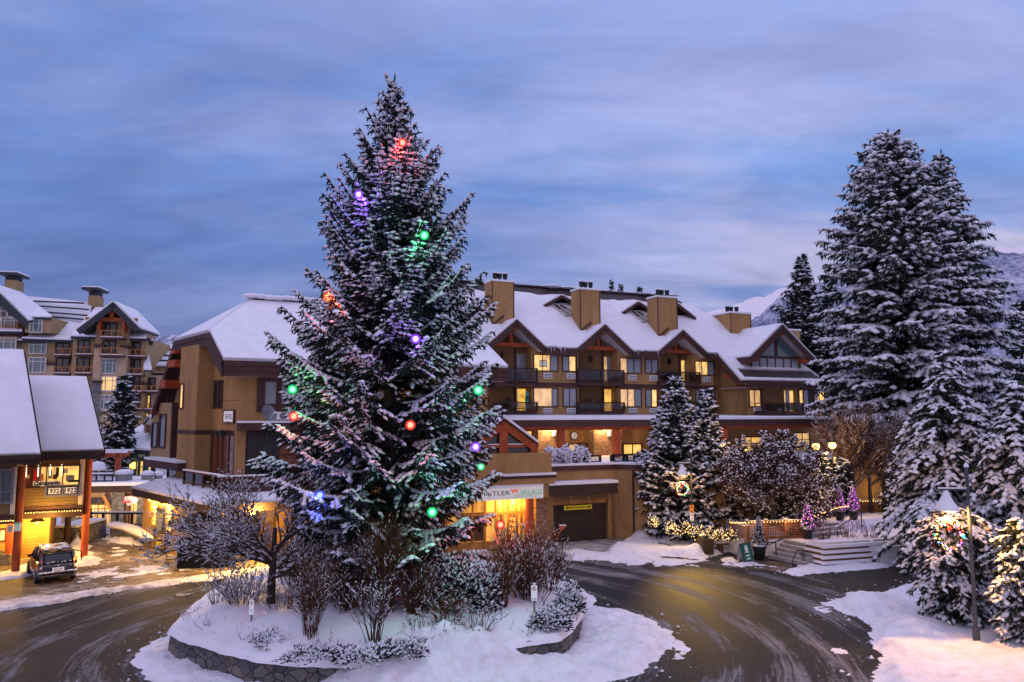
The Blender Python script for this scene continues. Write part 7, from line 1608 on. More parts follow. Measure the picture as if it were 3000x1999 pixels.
bare('brown leaved deciduous tree with snowy branches in front of the hotel', (b_.x-.9, 40.8, .6), 62, 6.6, .17, 3, 2, .72, first=.7, nlimb=22, limbL=3.3, out=1.5, leaf=3, snow=.65, name='deciduous_tree', up=.02, ratio=.60, minr=.012, snr=1.5, leafr=.05, low=.5)
for i, (x, y, Y_, h_, s_, lb) in enumerate(((1962,1140,45.4,6.9,63,'left bare tan tree right of the globe lamps'),(2000,1150,45.9,6.9,64,'middle bare tan tree before the tall firs'),(2030,1140,45.6,5.6,65,'right bare tan tree before the tall firs'))):
    bare(lb, (AtY(*cO(x, y), Y_).x, Y_, .8), s_, h_, .12, 2, 2, .50, bark='twig_tan', first=2.2, nlimb=13, limbL=4.4, out=.85, snow=.45, up=.08, ratio=.52, minr=.010, snr=1.0)
p = AtY(*cO(474, 745), 75); t = bare('thin bare sapling rising behind the restaurant roof', (p.x, 75, 10), 66, 8, .06, 2, 2, .4, first=3.5, nlimb=5, limbL=2.6, out=.6, snow=.0, minr=.02)
# ---------------------------------------------------------------- planting on the island
def IG(x, y, z=IZ+.15): return G(*cO(x, y), z)
def sh(label, x, y, wpx, hpx, seed, **k):
    p = IG(x, y); sc_ = p.y/FP*1.275; return shrub(label, p, wpx*sc_/2, hpx*sc_, seed, **k)
sh('arching snow laden shrub at the left end of the island', 555, 1415, 150, 105, 71, stems=40, lev=2, snow=.75, grav=.22, snr=1.1, spread=.6, out=1.3)
sh('low snowy shrub at the far left tip of the island', 500, 1405, 80, 55, 72, stems=18, snow=.75, grav=.15, snr=1.2, out=1.0)
sh('bare twiggy shrub right of the brown stake on the island', 715, 1478, 130, 150, 73, stems=20, snow=.3, kids=2, lev=3, spread=.45, out=.75, bark='twig_red')
sh('dense bare shrub behind the brown stake on the island', 745, 1420, 150, 130, 74, stems=26, snow=.35, lev=2, spread=.5, out=.85)
sh('tall upright reddish shrub left of the spruce foot', 885, 1440, 150, 200, 75, stems=46, snow=.25, lev=2, spread=.32, out=.5, bark='twig_red')
sh('bare arching shrub in front of the spruce foot', 860, 1490, 120, 130, 76, stems=20, snow=.5, lev=2, out=.8, snr=1.2)
sh('large brown twiggy shrub on the right end of the island', 1215, 1400, 200, 135, 77, stems=52, snow=.35, lev=2, spread=.42, out=.85, bark='twig_red')
sh('upright brown shrub right of the spruce on the island', 1150, 1420, 130, 120, 78, stems=34, snow=.35, lev=2, spread=.4, out=.7, bark='twig_red')
sh('thin reddish shrub at the back right of the island', 1265, 1370, 130, 120, 79, stems=34, snow=.45, lev=2, spread=.42, out=.9, bark='twig_red')
sh('fine low twigs in front of the spruce on the island', 985, 1470, 190, 65, 80, stems=36, snow=.6, lev=2, spread=.6, out=1.2, bark='twig_red', snr=1.3)
sh('fine low twigs right of the spruce foot on the island', 1100, 1462, 140, 60, 81, stems=28, snow=.55, lev=2, spread=.6, out=1.2, bark='twig_red', snr=1.3)
sh('scrubby bare shrub behind the bare tree on the island', 680, 1370, 160, 120, 82, stems=28, snow=.35, lev=2, out=.9)
sh('bare thicket behind the bare island tree to the right', 790, 1350, 160, 130, 83, stems=30, snow=.35, lev=2, out=.9)
sh('bare twigs left of the no parking sign on the island', 640, 1425, 90, 60, 84, stems=16, snow=.6, lev=2, out=1.1)
for i_, (x_, y_, w_, h_, lb_) in enumerate(((800,1435,150,150,'brown thicket of thin stems between the two bare shrubs left of the spruce foot'),(960,1440,150,150,'brown thicket of thin upright stems directly before the spruce trunk'),(1030,1455,130,80,'low brown thin stemmed shrub before the dark evergreen shrub'),(1190,1375,170,140,'brown thicket behind the right end of the island'),(920,1370,170,150,'brown thicket behind the spruce foot'))):
    sh(lb_, x_, y_, w_, h_, 300+i_, stems=44, snow=.22, lev=2, spread=.45, out=.8, bark='twig_red', minr=.007)
def bs(label, x, y, wpx, hpx, seed, n, tw=.14, **k):
    p = IG(x, y); s_ = p.y/FP*1.275; return bush(label, p, wpx*s_/2, wpx*s_/2*.8, hpx*s_, seed, n, tw, **k)
bs('dark evergreen shrub at the right foot of the spruce', 1055, 1425, 170, 125, 91, 2600, .15, snow=.65)
bs('snowy evergreen shrub beside the spruce foot, right of the dark shrub', 1115, 1420, 80, 100, 92, 1100, .14, snow=.95, snr=1.3)
bs('low snow covered juniper on the front edge of the island', 930, 1500, 110, 24, 93, 560, .12, snow=1.0, snr=1.2)
bs('snow covered juniper hanging over the wall at the left front', 830, 1512, 150, 18, 94, 520, .12, snow=1.0, snr=1.2)
bs('small snowy ground shrub near the left no parking sign', 640, 1470, 150, 18, 95, 420, .11, snow=1.0, snr=1.2)
bs('snowy low shrub on the wall edge left of the junipers', 720, 1508, 150, 13, 96, 330, .11, snow=.95, snr=1.2)
bs('snow covered juniper at the right corner of the island', 1262, 1440, 90, 40, 97, 800, .12, snow=.95, snr=1.3)
bs('snow laden shrub on the right rim of the island', 1310, 1405, 70, 55, 98, 800, .12, snow=.95, snr=1.4)
bs('dark evergreen behind the bare tree on the island', 700, 1345, 110, 120, 99, 1300, .16, snow=.5)
T = Twigs(200); t_ = None; F = Fol(); rn_ = random.Random(9)
for k in range(420):
    xd, yd = rn_.uniform(420, 1320), rn_.uniform(1380, 1505)
    p = IG(xd, yd, IZ+.12)
    if sdist(np.array([p.x]), np.array([p.y]), ISL)[0] < .25 or (xd < 560 and yd > 1460): continue
    for j in range(rn_.choice((2,3,4))):
        T.grow((p.x+rn_.uniform(-.15,.15), p.y+rn_.uniform(-.15,.15), p.z-.05), (rn_.uniform(-.8,.8), rn_.uniform(-.8,.8), rn_.uniform(.4,1)), rn_.uniform(.12,.42), .012, 1, 2, 1, .5, 0, 0, .2, 0, .5, .55, .006)
gc = T.build(None, 'twig_red', name='ground_cover', sides=3, snr=1.2); tag(gc, 'low heathery twigs poking through the snow all over the island', 'ground cover', kind='stuff')
# ---------------------------------------------------------------- other planting
for x0, x1, sd_ in ((800, 955, 101), (945, 1090, 102), (1085, 1232, 103)):
    pl = P0.off(-.9); s_, _z = pl.hit(*cG((x0+x1)/2, 560)); p = pl.pt(s_, zpt+.05); w_ = (x1-x0)/3.337*p.y/FP/2
    bush(['left','middle','right'][sd_-101]+' snow capped hedge shrub on the terrace edge above the garage', p, w_*1.05, .7, .80, sd_, 800, .2, snow=1.1, snr=1.5, group='hedge shrubs on the terrace edge')
for i, (x, y) in enumerate(((260,640),(420,640),(560,640))):
    p = G(*cI(x, y), .9); shrub(['left','middle','right'][i]+' bare brown bush in the timber planter', p, 1.0, .85, 110+i, bark='twig_red', stems=30, lev=2, snow=.45, out=.9, group='brown bushes in the timber planter')
# ================================================================ parked car
car = thing('parked_car', 'dark plum hatchback people carrier with snow on its roof and bumper, parked by the lodge', 'car')
pr = (G(*cB(340,1318))+G(*cB(615,1300)))/2; car.location = (pr.x, pr.y, -.03); car.rotation_euler = (0,0,R(40)); car.scale = (.86,.86,.90)
def ring(x, pts): return [(y, x, z) for y, z in pts]+[(-y, x, z) for y, z in reversed(pts)]
def loft(m, st, mat, cap=True):
    n = len(st[0]); vs = sum(st, []); fs = []
    for i in range(len(st)-1):
        for j in range(n): k = (j+1) % n; fs.append((i*n+j, i*n+k, (i+1)*n+k, (i+1)*n+j))
    if cap: fs += [tuple(range(n)), tuple(range((len(st)-1)*n, len(st)*n))[::-1]]
    m.add(vs, fs, mat)
# body: x across, y forward (0 at the rear), z up
m = MB(); B_ = []
for y, wb, wt, zb, zt in ((0,.72,.74,.38,.78),(.06,.82,.80,.30,.92),(.35,.86,.83,.24,1.0),(1.2,.88,.85,.22,1.02),(2.6,.88,.85,.22,1.0),(3.3,.88,.83,.22,.97),(3.9,.85,.76,.24,.88),(4.35,.76,.66,.30,.74),(4.48,.64,.56,.38,.62)):
    B_.append(ring(y, [(wb*.92,zb),(wb,zb+.12),(wb+.01,(zb+zt)/2),(wt+.015,zt-.10),(wt,zt),(wt*.55,zt+.01)]))
loft(m, B_, 'car_paint'); body = m.build_local('body', car)
m = MB(); Gs = []
for y, wb, wt, zb, zt in ((.16,.80,.70,.95,1.0),(.34,.81,.66,.97,1.42),(.55,.82,.65,.98,1.56),(1.6,.83,.66,1.0,1.62),(2.5,.83,.65,1.0,1.56),(3.4,.80,.64,.98,1.02)):
    Gs.append(ring(y, [(wb,zb),(wb*.35+wt*.65,zb+(zt-zb)*.6),(wt,zt-.03),(wt*.9,zt),(wt*.4,zt+.02)]))
loft(m, Gs, 'car_glass'); m.build_local('windows', car)
m = MB(); Rf = []
for y, w_, z in ((.22,.66,1.52),(.40,.67,1.575),(1.6,.68,1.65),(2.35,.66,1.60),(2.75,.63,1.49)): Rf.append(ring(y, [(w_,z-.05),(w_*.93,z),(w_*.5,z+.025)]))
loft(m, Rf, 'car_paint')
for sx_ in (-1, 1):      # pillars
    for (y0, z0, w0), (y1, z1, w1), th in (((.10,.93,.80),(.42,1.55,.655),.16),((1.25,1.0,.845),(1.18,1.6,.675),.09),((2.15,1.0,.845),(2.1,1.6,.67),.09),((3.3,.98,.82),(2.6,1.53,.65),.09)): m.bar((sx_*w0, y0, z0), (sx_*w1, y1, z1), th, .05, 'car_paint')
m.build_local('roof', car)
m = MB(); loft(m, [ring(-.05, [(.70,.34),(.72,.42),(.70,.56),(.5,.58)]), ring(.05, [(.84,.30),(.87,.42),(.86,.58),(.5,.60)]), ring(.4, [(.88,.30),(.89,.42),(.88,.58),(.5,.60)])], 'car_paint'); bp = m.build_local('bumper', car)
m = MB(); m.box((-.60,-.055,.30), (.60,.0,.40), 'rubber'); m.build_local('bumper_trim', bp)
for sx_ in (-1, 1):
    m = MB(); m.prism([(sx_*.70,.0,.74),(sx_*.84,.10,.74),(sx_*.80,.20,1.10),(sx_*.76,.24,1.28),(sx_*.68,.14,1.12)], (0,-.035,.0), 'tail_red'); t_ = m.build_local('tail_light', car, False)
    m = MB(); m.prism([(sx_*.73,-.005,.80),(sx_*.81,.07,.80),(sx_*.785,.14,.92),(sx_*.715,.085,.92)], (0,-.04,0), 'white_paint'); m.build_local('reversing_lens', t_, False)
    m = MB(); m.bar((sx_*.60,.5,1.68), (sx_*.58,2.3,1.70), .04, .035, 'grey_metal')
    for yy in (.55, 2.25): m.bar((sx_*.60,yy,1.58), (sx_*.60,yy,1.68), .04, .06, 'grey_metal')
    m.build_local('roof_rail', car, False)
    m = MB(); m.prism([(sx_*.86,2.75,1.02),(sx_*1.04,2.72,1.04),(sx_*1.04,2.72,1.16),(sx_*.88,2.75,1.16)], (0,.14,0), 'car_paint'); m.build_local('mirror', car, False)
    for yy in (.80, 3.55):
        m = MB(); m.cyl((sx_*.72,yy,.32), (sx_*.905,yy,.32), .33, .33, 24, 'rubber'); w_ = m.build_local('wheel', car, False)
        m = MB(); m.cyl((sx_*.90,yy,.32), (sx_*.918,yy,.32), .21, .21, 20, 'grey_metal')
        for k in range(5): a = 6.283*k/5; m.bar((sx_*.922,yy,.32), (sx_*.922,yy+.19*math.cos(a),.32+.19*math.sin(a)), .05, .02, 'chrome')
        m.build_local('rim', w_, False)
m = MB(); m.box((-.26,-.075,.66), (.26,-.03,.80), 'sign_white'); npl = m.build_local('number_plate', car, False)
m = MB()
for k, x in enumerate((-.19,-.13,-.07,.03,.09,.15)): m.box((x,-.08,.70), (x+.035,-.074,.77), 'black_ink')
m.build_local('plate_characters', npl, False)
m = MB(); m.box((-.36,-.045,.805), (.36,.03,.845), 'chrome'); m.build_local('tailgate_trim', car, False)
m = MB(); m.lathe([(.055,-.01),(.06,0),(.02,.015)], (0,0,0), 'chrome', 12); m.v = [(x, -.03-z, y+.885) for x, y, z in m.v]; m.build_local('badge', car)
m = MB(); m.prism([(-.62,.12,1.04),(.62,.12,1.04),(.56,.30,1.40),(-.56,.30,1.40)], (0,-.03,.012), 'car_glass'); rw = m.build_local('rear_window', car, False); m = MB(); m.bar((0,.08,1.02), (.34,.17,1.16), .025, .02, 'rubber'); m.build_local('wiper', rw, False)
rs = random.Random(5); m = MB()
for k in range(26): m.ball((rs.uniform(-.5,.5), rs.uniform(.45,2.4), 1.64), rs.uniform(.10,.24), 'snow', 6, .16)
m.build_local('roof_snow', car); m = MB()
for k in range(16): m.ball((-.78+1.56*k/15, rs.uniform(-.03,.05), .595), rs.uniform(.06,.10), 'snow', 6, .5)
m.build_local('bumper_snow', bp); m = MB()
for k in range(14): m.ball((rs.uniform(-.58,.58), .13+rs.uniform(-.02,.03), 1.03+rs.uniform(0,.04)), rs.uniform(.04,.08), 'snow', 6, .35)
m.build_local('window_snow', rw)
# ================================================================ lamp posts with hanging shades and wreaths
def lamp_post(label, base, H_, z_arm, armL, shade_r, z_sh0, z_sh1, brk, sleeve, pw, signs=False):
    t = thing('lamp_post', label, 'street lamp', base); x, y, z = base; m = MB()
    r = H_*.0115; m.cyl((x,y,z-.1), (x,y,z+sleeve), r*1.75, r*1.65, 14, 'blue_metal'); m.cyl((x,y,z+sleeve), (x,y,z+H_), r, r*.85, 12, 'blue_metal'); m.lathe([(r*1.1,0),(r*1.2,.06),(.01,.16)], (x,y,z+H_), 'snow', 10); m.build('post', t)
    m = MB(); m.bar((x,y,z_arm), (x-armL-.25,y,z_arm), .05, .06, 'blue_metal'); m.tube([Vector((x-.05,y,z_arm-.42)), Vector((x-.22,y,z_arm-.34)), Vector((x-.28,y,z_arm-.18)), Vector((x-.42,y,z_arm-.06))], .02, 6, 'blue_metal'); m.cyl((x-armL,y,z_arm), (x-armL,y,z_sh1), .02, .02, 6, 'blue_metal'); m.box((x-armL-.25,y-.03,z_arm+.03), (x,y+.03,z_arm+.07), 'snow'); m.build('arm', t)
    m = MB(); c = (x-armL, y, 0); h = z_sh1-z_sh0
    m.lathe([(.045,z_sh1+.05),(.06,z_sh1),(shade_r*.45,z_sh0+h*.55),(shade_r*1.0,z_sh0),(shade_r*.94,z_sh0),(shade_r*.40,z_sh0+h*.5),(.03,z_sh1-.06)], c, 'blue_metal', 20); sh_ = m.build('lamp_shade', t, True)
    m = MB(); m.lathe([(shade_r*1.04,z_sh0+.01),(shade_r*.98,z_sh0+h*.18),(shade_r*.62,z_sh0+h*.55),(shade_r*.30,z_sh1-.02),(.07,z_sh1+.10),(.01,z_sh1+.12)], c, 'snow', 20); m.build('shade_snow', sh_, True)
    m = MB(); m.ball((c[0], c[1], z_sh0+h*.12), .09, 'bulb_lamp', 8); m.build('bulb', t)
    lamp((c[0]-.1, c[1]-.25, z_sh0-.12), pw, (1,.44,.09), .08)
    for zz, l in brk: m = MB(); m.bar((x,y,zz), (x-l,y,zz), .03, .03, 'blue_metal'); m.build('wreath_bracket', t)
    return t
def wreath(label, c, r, seed):
    t = thing('wreath', label, 'wreath', c); F = Fol(); R_ = random.Random(seed)
    for i in range(520):
        a = R_.uniform(0, 6.283); b = R_.uniform(0, 6.283); rr = .15*r; p = np.array([math.cos(a)*(r*.84+rr*math.cos(b)), rr*math.sin(b), math.sin(a)*(r*.84+rr*math.cos(b))])
        d = np.array([-math.sin(a)*R_.uniform(.2,1), R_.uniform(-.7,.7), math.cos(a)*R_.uniform(.2,1)])+np.array([math.cos(a)*math.cos(b), math.sin(b), math.sin(a)*math.cos(b)])*R_.uniform(.3,1); d /= np.linalg.norm(d)
        F.n0.append(p); F.n1.append(p+d*.13*r/.5); F.nr.append(.022*r/.5)
        if math.sin(a) > .3 and R_.random() < .6: F.s0.append(p+[0,0,.02]); F.s1.append(p+d*.1+[0,0,.03]); F.sr.append(.028)
    F.build(t, name='greenery'); m = MB(); n_ = 40
    for k in range(n_):
        a, b = 6.283*k/n_, 6.283*(k+1)/n_; m.cyl((math.cos(a)*r*1.06,.05,math.sin(a)*r*1.06), (math.cos(b)*r*1.06,.05,math.sin(b)*r*1.06), .014, .014, 5, 'bow_red', False)
    m.build_local('ring', t)
    m = MB()
    for sx_ in (-1, 1):
        m.prism([(0,-.12,r*.78),(sx_*r*.30,-.16,r*.98),(sx_*r*.36,-.14,r*.66)], (0,.05,0), 'bow_red'); m.prism([(0,-.13,r*.78),(sx_*r*.20,-.17,r*.30),(sx_*r*.05,-.17,r*.26)], (0,.03,0), 'bow_red')
    m.ball((0,-.14,r*.78), r*.10, 'bow_red', 7); m.build_local('bow', t)
    pro = {}
    for k in range(34):
        a = 6.283*k/34+R_.uniform(-.08,.08); q = r*.84+R_.uniform(-.14,.14)*r; mt = R_.choice(['led_red','led_green','led_blue','led_purple','bulb_white','bulb_white','bulb_white']); p = (math.cos(a)*q, -.16*r-.05, math.sin(a)*q)
        if mt not in pro: mm = MB(); mm.ball((0,0,0), .030, mt, 5); o = mm.build_local('bulb', t); pro[mt] = o
        else: o = pro[mt].copy(); COL.objects.link(o); o.parent = t
        o.location = p
    m = MB(); m.ball((r*.80,-.2,r*.02), .055, 'led_green', 7); m.build_local('ornament', t)
    return t
b1 = G(*cI(1262,1338)); zz = lambda y, Y: AtY(CX, 1300+y/2.243, Y).z
lamp_post('tall dark blue lamp post with snow topped shade at the right picture edge', (b1.x,b1.y,0), zz(155,b1.y), zz(302,b1.y), .72, .36, zz(443,b1.y), zz(330,b1.y), ((zz(490,b1.y),1.1),(zz(703,b1.y),.55)), .62, 1000)
wc = AtY(*cI(1065,600), b1.y-.0); wreath('large lit wreath with red bow hanging on the tall right lamp post', (wc.x, wc.y, wc.z), .50, 3)
lamp((wc.x, wc.y-.35, wc.z+.55), 18, (1,.7,.35), .05)
b2_ = G(*cH(567,1298)); zh = lambda y, Y: AtY(CX, 1200+y/3.137, Y).z
lamp_post('small dark lamp post with parking signs in front of the podium spruce', (b2_.x,b2_.y,0), zh(392,b2_.y), zh(497,b2_.y), .50, .315, zh(603,b2_.y), zh(525,b2_.y), ((zh(640,b2_.y),.62),), .70, 120)
wc = AtY(*cH(465,735), b2_.y-.05); lamp((b2_.x-.5, b2_.y-.1, zh(603,b2_.y)-.1), 3600, (1,.58,.10), .1, 44, (b2_.x-1.2, 33, 0)); wreath('small lit wreath with red bow hanging on the lamp post before the podium spruce', (wc.x, wc.y, wc.z), .36, 4)
lamp((wc.x, wc.y-.3, wc.z+.35), 8, (1,.7,.35), .05)
def plate(label, pl, rc, mat, lines=(), name='parking_sign', nop=False, ink='red_ink', pole=None, cat='sign'):
    t = thing(name, label, cat, pl.pt((rc[0]+rc[1])/2, rc[2])); m = MB(); m.pbox(pl, *rc, 0, .015, mat); m.build('sign_board', t); w_ = rc[1]-rc[0]; h_ = rc[3]-rc[2]; cx_ = (rc[0]+rc[1])/2
    if nop:
        zc = rc[3]-w_*.55; m = MB(); n_ = 24; r_ = w_*.36; th = w_*.07
        for k in range(n_):
            a, b = 6.283*k/n_, 6.283*(k+1)/n_; q = lambda an, rr: pl.pt(cx_+math.cos(an)*rr, zc+math.sin(an)*rr, .017); m.add([q(a,r_),q(b,r_),q(b,r_-th),q(a,r_-th)], [(0,1,2,3)], 'red_ink')
        s_ = math.sin(.785); m.add([pl.pt(cx_-s_*r_-th*.4, zc+s_*r_-th*.4, .019), pl.pt(cx_-s_*r_+th*.4, zc+s_*r_+th*.4, .019), pl.pt(cx_+s_*r_+th*.4, zc-s_*r_+th*.4, .019), pl.pt(cx_+s_*r_-th*.4, zc-s_*r_-th*.4, .019)], [(0,1,2,3)], 'red_ink'); m.build('prohibition_ring', t); text('P', pl, cx_, zc, w_*.42, 'black_ink', t, .0155, bold=.03, extr=.001)
    for s, zf, hf, wf, ik in lines: text(s, pl, cx_, rc[2]+h_*zf, h_*hf, ik, t, .016, width=w_*wf, bold=.02, extr=.001)
    if pole: m = MB(); m.cyl(pl.pt(cx_, pole[0], -.02), pl.pt(cx_, pole[1], -.02), .028, .028, 8, 'grey_metal'); m.build('pole', t); m = MB(); m.ball(pl.pt(cx_, rc[3]+.04, 0), w_*.28, 'snow', 8, .7); m.build('snow_cap', t)
    return t
pl = VP((b2_.x, b2_.y-.09), 88)
plate('orange and white tow warning sign on the small lamp post', pl, pl.rect(cH, 536, 877, 573, 948), 'sign_orange', (('TOW',.72,.16,.6,'black_ink'),('ZONE',.2,.14,.7,'black_ink')))
plate('white no parking fire lane sign on the small lamp post', pl, pl.rect(cH, 538, 955, 573, 1026), 'sign_white', (('FIRE',.30,.13,.6,'black_ink'),('LANE',.12,.13,.6,'black_ink')), nop=True)
p = IG(580, 1452); pl = VP((p.x, p.y), 90); rc = pl.rect(cJ, 1118, 762, 1158, 885); plate('white no parking sign at the left of the island in front of the bare tree', pl, rc, 'sign_white', (('NO',.36,.08,.4,'black_ink'),('PARKING',.22,.08,.8,'green_ink')), nop=True, pole=(IZ, rc[3]-.05))
p = IG(1227, 1425); pl = VP((p.x, p.y), 90); rc = pl.rect(cK, 1192, 562, 1239, 650); plate('white no parking sign among the brown shrubs at the right of the island', pl, (rc[0],rc[1],rc[2]-.12,rc[3]), 'sign_white', (('ANYTIME',.12,.1,.75,'black_ink'),), nop=True, pole=(IZ, rc[3]-.05))
p = IG(666, 1430); ht = AtY(*cJ(1464,750), p.y).z; st = MB(); st.hexa([(p.x-.07,p.y-.07,IZ-.1),(p.x+.07,p.y-.07,IZ-.1),(p.x+.07,p.y+.07,IZ-.1),(p.x-.07,p.y+.07,IZ-.1),(p.x-.08,p.y-.07,ht),(p.x+.06,p.y-.07,ht),(p.x+.06,p.y+.07,ht+.04),(p.x-.08,p.y+.07,ht+.04)], 'bench_wood'); tag(st.build('wooden_stake'), 'square brown wooden stake standing in the island snow', 'post')
# globe lamps
for (x, y), Y_, lb in (((2390,1308),44.0,'left of two glowing globe lamps right of the brown leaved tree'),((2438,1305),44.2,'right of two glowing globe lamps, with a dark cap')):
    c = AtY(x, y, Y_); t = thing('globe_lamp', lb, 'street lamp', (c.x, c.y, .8), 'globe lamps beside the hotel'); m = MB(); m.cyl((c.x,c.y,.8), (c.x,c.y,c.z-.22), .05, .04, 8, 'black_metal'); m.build('post', t); m = MB(); m.ball(c, .22, 'bulb_lamp', 10); m.build('globe', t, True); m = MB(); m.lathe([(.22,.16),(.16,.22),(.03,.28)], c, 'black_metal', 12); m.build('cap', t); lamp(c-Vector((0,.4,0)), 240, (1,.58,.16), .2)
c = AtY(2181, 1321, 42.8); t = thing('globe_lamp', 'glowing lamp half hidden behind the brown leaved tree', 'street lamp', (c.x,c.y,.6)); m = MB(); m.cyl((c.x,c.y,.6), (c.x,c.y,c.z-.18), .04, .04, 8, 'black_metal'); m.build('post', t); m = MB(); m.ball(c, .17, 'bulb_lamp', 9); m.build('globe', t, True); lamp(c-Vector((0,.35,0)), 200, (1,.55,.14), .15)
# ================================================================ terrace on the right: steps, walls, fences
TZ1, TZ2 = .85, 1.4
f0, f1 = G(*cH(1262,1372)), G(*cH(1592,1442)); ed_ = (f1-f0).normalized(); mi = Vector((-ed_.y, ed_.x, 0)); mi = mi if mi.y > 0 else -mi
stp = thing('stone_steps', 'grey stone steps with five treads beside the bike rack', 'steps', f0)
for i in range(5):
    m = MB(); a, b = f0+mi*.29*i, f1+mi*.29*i; m.prism([a, b, b+mi*(1.6-.29*i), a+mi*(1.6-.29*i)], U(.17*(i+1)), 'concrete'); m.prism([a+U(.17*(i+1))+mi*.12, b+U(.17*(i+1))+mi*.12, b+U(.17*(i+1))+mi*.27, a+U(.17*(i+1))+mi*.27], U(.015), 'snow_ridge'); m.build('step', stp)
lat0, lat1, lat2 = G(*cH(912,1192), .55), G(*cH(1066,1200), .85), G(*cH(1585,1180), .85)
g0 = f0+mi*1.58; g1 = f1+mi*1.58
m = MB(); poly = [(g0.x,g0.y),(g1.x,g1.y),(g1.x+8,g1.y-.2),(40,34),(60,60),(6.5,60),(lat1.x-.3,lat1.y+.4)]; m.prism([Vector((x,y,-.1)) for x, y in poly], U(TZ1+.1-.01), 'snow_bank'); tag(m.build('terrace'), kind='structure')
tp0, tp1 = G(*cH(1690,1172), TZ1), G(*cI(330,602), TZ1); m = MB()
e2 = (tp1-tp0).normalized(); m2 = Vector((-e2.y, e2.x, 0)); m2 = m2 if m2.y > 0 else -m2
st2 = thing('stone_steps', 'upper snowy stone steps below the purple lit potted trees', 'steps', tp0)
for i in range(3):
    m = MB(); a, b = tp0+m2*.32*i-e2*.4, tp1+m2*.32*i+e2*1.0; m.prism([a, b, b+m2*(1.0-.32*i), a+m2*(1.0-.32*i)], U(.183*(i+1)), 'concrete'); m.prism([a+U(.183*(i+1)), b+U(.183*(i+1)), b+U(.183*(i+1))+m2*.3, a+U(.183*(i+1))+m2*.3], U(.03), 'snow'); m.build('step', st2)
m = MB(); q0, q1 = tp0+m2*.98-e2*2.5, tp1+m2*.98+e2*9; m.prism([Vector((q.x,q.y,TZ1-.1)) for q in (q0, q1, q1+m2*9, q0+m2*9)], U(TZ2-TZ1+.1), 'snow'); tag(m.build('terrace'), kind='structure')
# low stone walls at the edge of the bed
for pts, h, lb in ((((190,1262),(440,1318)),.26,'low stone edging half buried in snow behind the small lamp post'),((1238,1300),(1242,1215)) and (((770,1322),(850,1300)),.25,'short stone edging by the bench')):
    a, b = G(*cH(*pts[0])), G(*cH(*pts[1])); pl = VP((a.x,a.y), math.degrees(math.atan2((b-a).x, (b-a).y))); m = MB(); m.pbox(pl, 0, (b-a).length, -.1, h, -.3, 0, 'stone'); t = tag(m.build('stone_edging'), lb, 'wall')
# timber planter with snow on every board
k0, k1, k2 = G(*cI(247,812)), G(*cI(800,772)), G(*cI(150,790)); kd = (k1-k0).normalized(); kn = Vector((kd.y,-kd.x,0)); kn = kn if kn.y < 0 else -kn; side = (k2-k0); zt_ = AtY(*cI(255,672), k0.y).z
tim = thing('timber_planter', 'stepped timber planter with snow lying on every board', 'planter', k0)
for i in range(4):
    z0_ = zt_*i/4; ins = .03*i; m = MB(); L_ = (k1-k0).length
    a = k0-kn*ins; b = k1-kn*ins; c_ = k0+side*1.2-kn*ins*.3+kd*ins; 
    m.prism([a+kd*ins, b, b-kn*2.2, c_], U(zt_/4-.02)+U(0), 'bench_wood') if i == 0 else m.prism([a+kd*ins+U(z0_), b+U(z0_), b-kn*2.0+U(z0_), c_+U(z0_)], U(zt_/4-.02), 'bench_wood'); cr = m.build('board_course', tim)
    m = MB(); zt2_ = z0_+zt_/4-.02; m.prism([a+kd*(ins-.03)+kn*.05+U(zt2_-.13), b+kn*.05+U(zt2_-.13), b-kn*.16+U(zt2_-.13), a-kn*.16+kd*ins+U(zt2_-.13)], U(.15), 'snow'); m.prism([a+kd*(ins-.03)+U(zt2_-.08), a+kd*(ins+.12)+U(zt2_-.08), c_+kd*.12+U(zt2_-.08), c_-kd*.03+U(zt2_-.08)], U(.118), 'snow'); m.build('snow_strip', cr)
m = MB(); m.prism([k0-kn*.4+kd*.4+U(zt_-.05), k1-kn*.4+U(zt_-.05), k1-kn*2.0+U(zt_-.05), k0+side*1.1+kd*.4+U(zt_-.05)], U(.12), 'snow'); m.build('soil_snow', tim)
def lattice(label, a, b, h, nposts):
    t = thing('lattice_fence', label, 'fence', a); L_ = (b-a).length; pl = VP((a.x,a.y), math.degrees(math.atan2((b-a).x, (b-a).y))); z = a.z
    for i in range(nposts): s = L_*i/(nposts-1); m = MB(); m.pbox(pl, s-.06, s+.06, z-.3, z+h+.10, -.06, .06, 'lattice'); o = m.build('post', t); m = MB(); m.pbox(pl, s-.07, s+.07, z+h+.10, z+h+.16, -.07, .07, 'snow'); m.build('snow_cap', o)
    m = MB(); m.pbox(pl, 0, L_, z+h-.04, z+h+.04, -.05, .05, 'lattice'); m.pbox(pl, 0, L_, z+.02, z+.10, -.05, .05, 'lattice'); m.build('rail', t); m = MB(); m.pbox(pl, 0, L_, z+h+.04, z+h+.08, -.05, .05, 'snow'); m.build('rail_snow', t)
    m = MB(); pit = .135
    for k in range(int(L_/pit)): m.pbox(pl, pit*k, pit*k+.042, z+.1, z+h-.04, -.012, .0, 'lattice')
    for k in range(int((h-.14)/pit)+1): m.pbox(pl, 0, L_, z+.12+pit*k, z+.162+pit*k, .0, .012, 'lattice')
    m.build('lattice_panel', t); return t
lattice('short return of brown lattice fence at the end of the lit shrubs', lat0, lat1, .95, 2)
lattice('long brown lattice fence with a bulb string behind the potted conifer', lat1, lat2, .92, 4)
u0, u1 = G(*cI(492,452), TZ2), G(*cI(765,452), TZ2); lattice('upper brown lattice fence with bulbs right of the purple trees', u0, u1, .68, 4)
v = Vector((-.1,-.15,0))
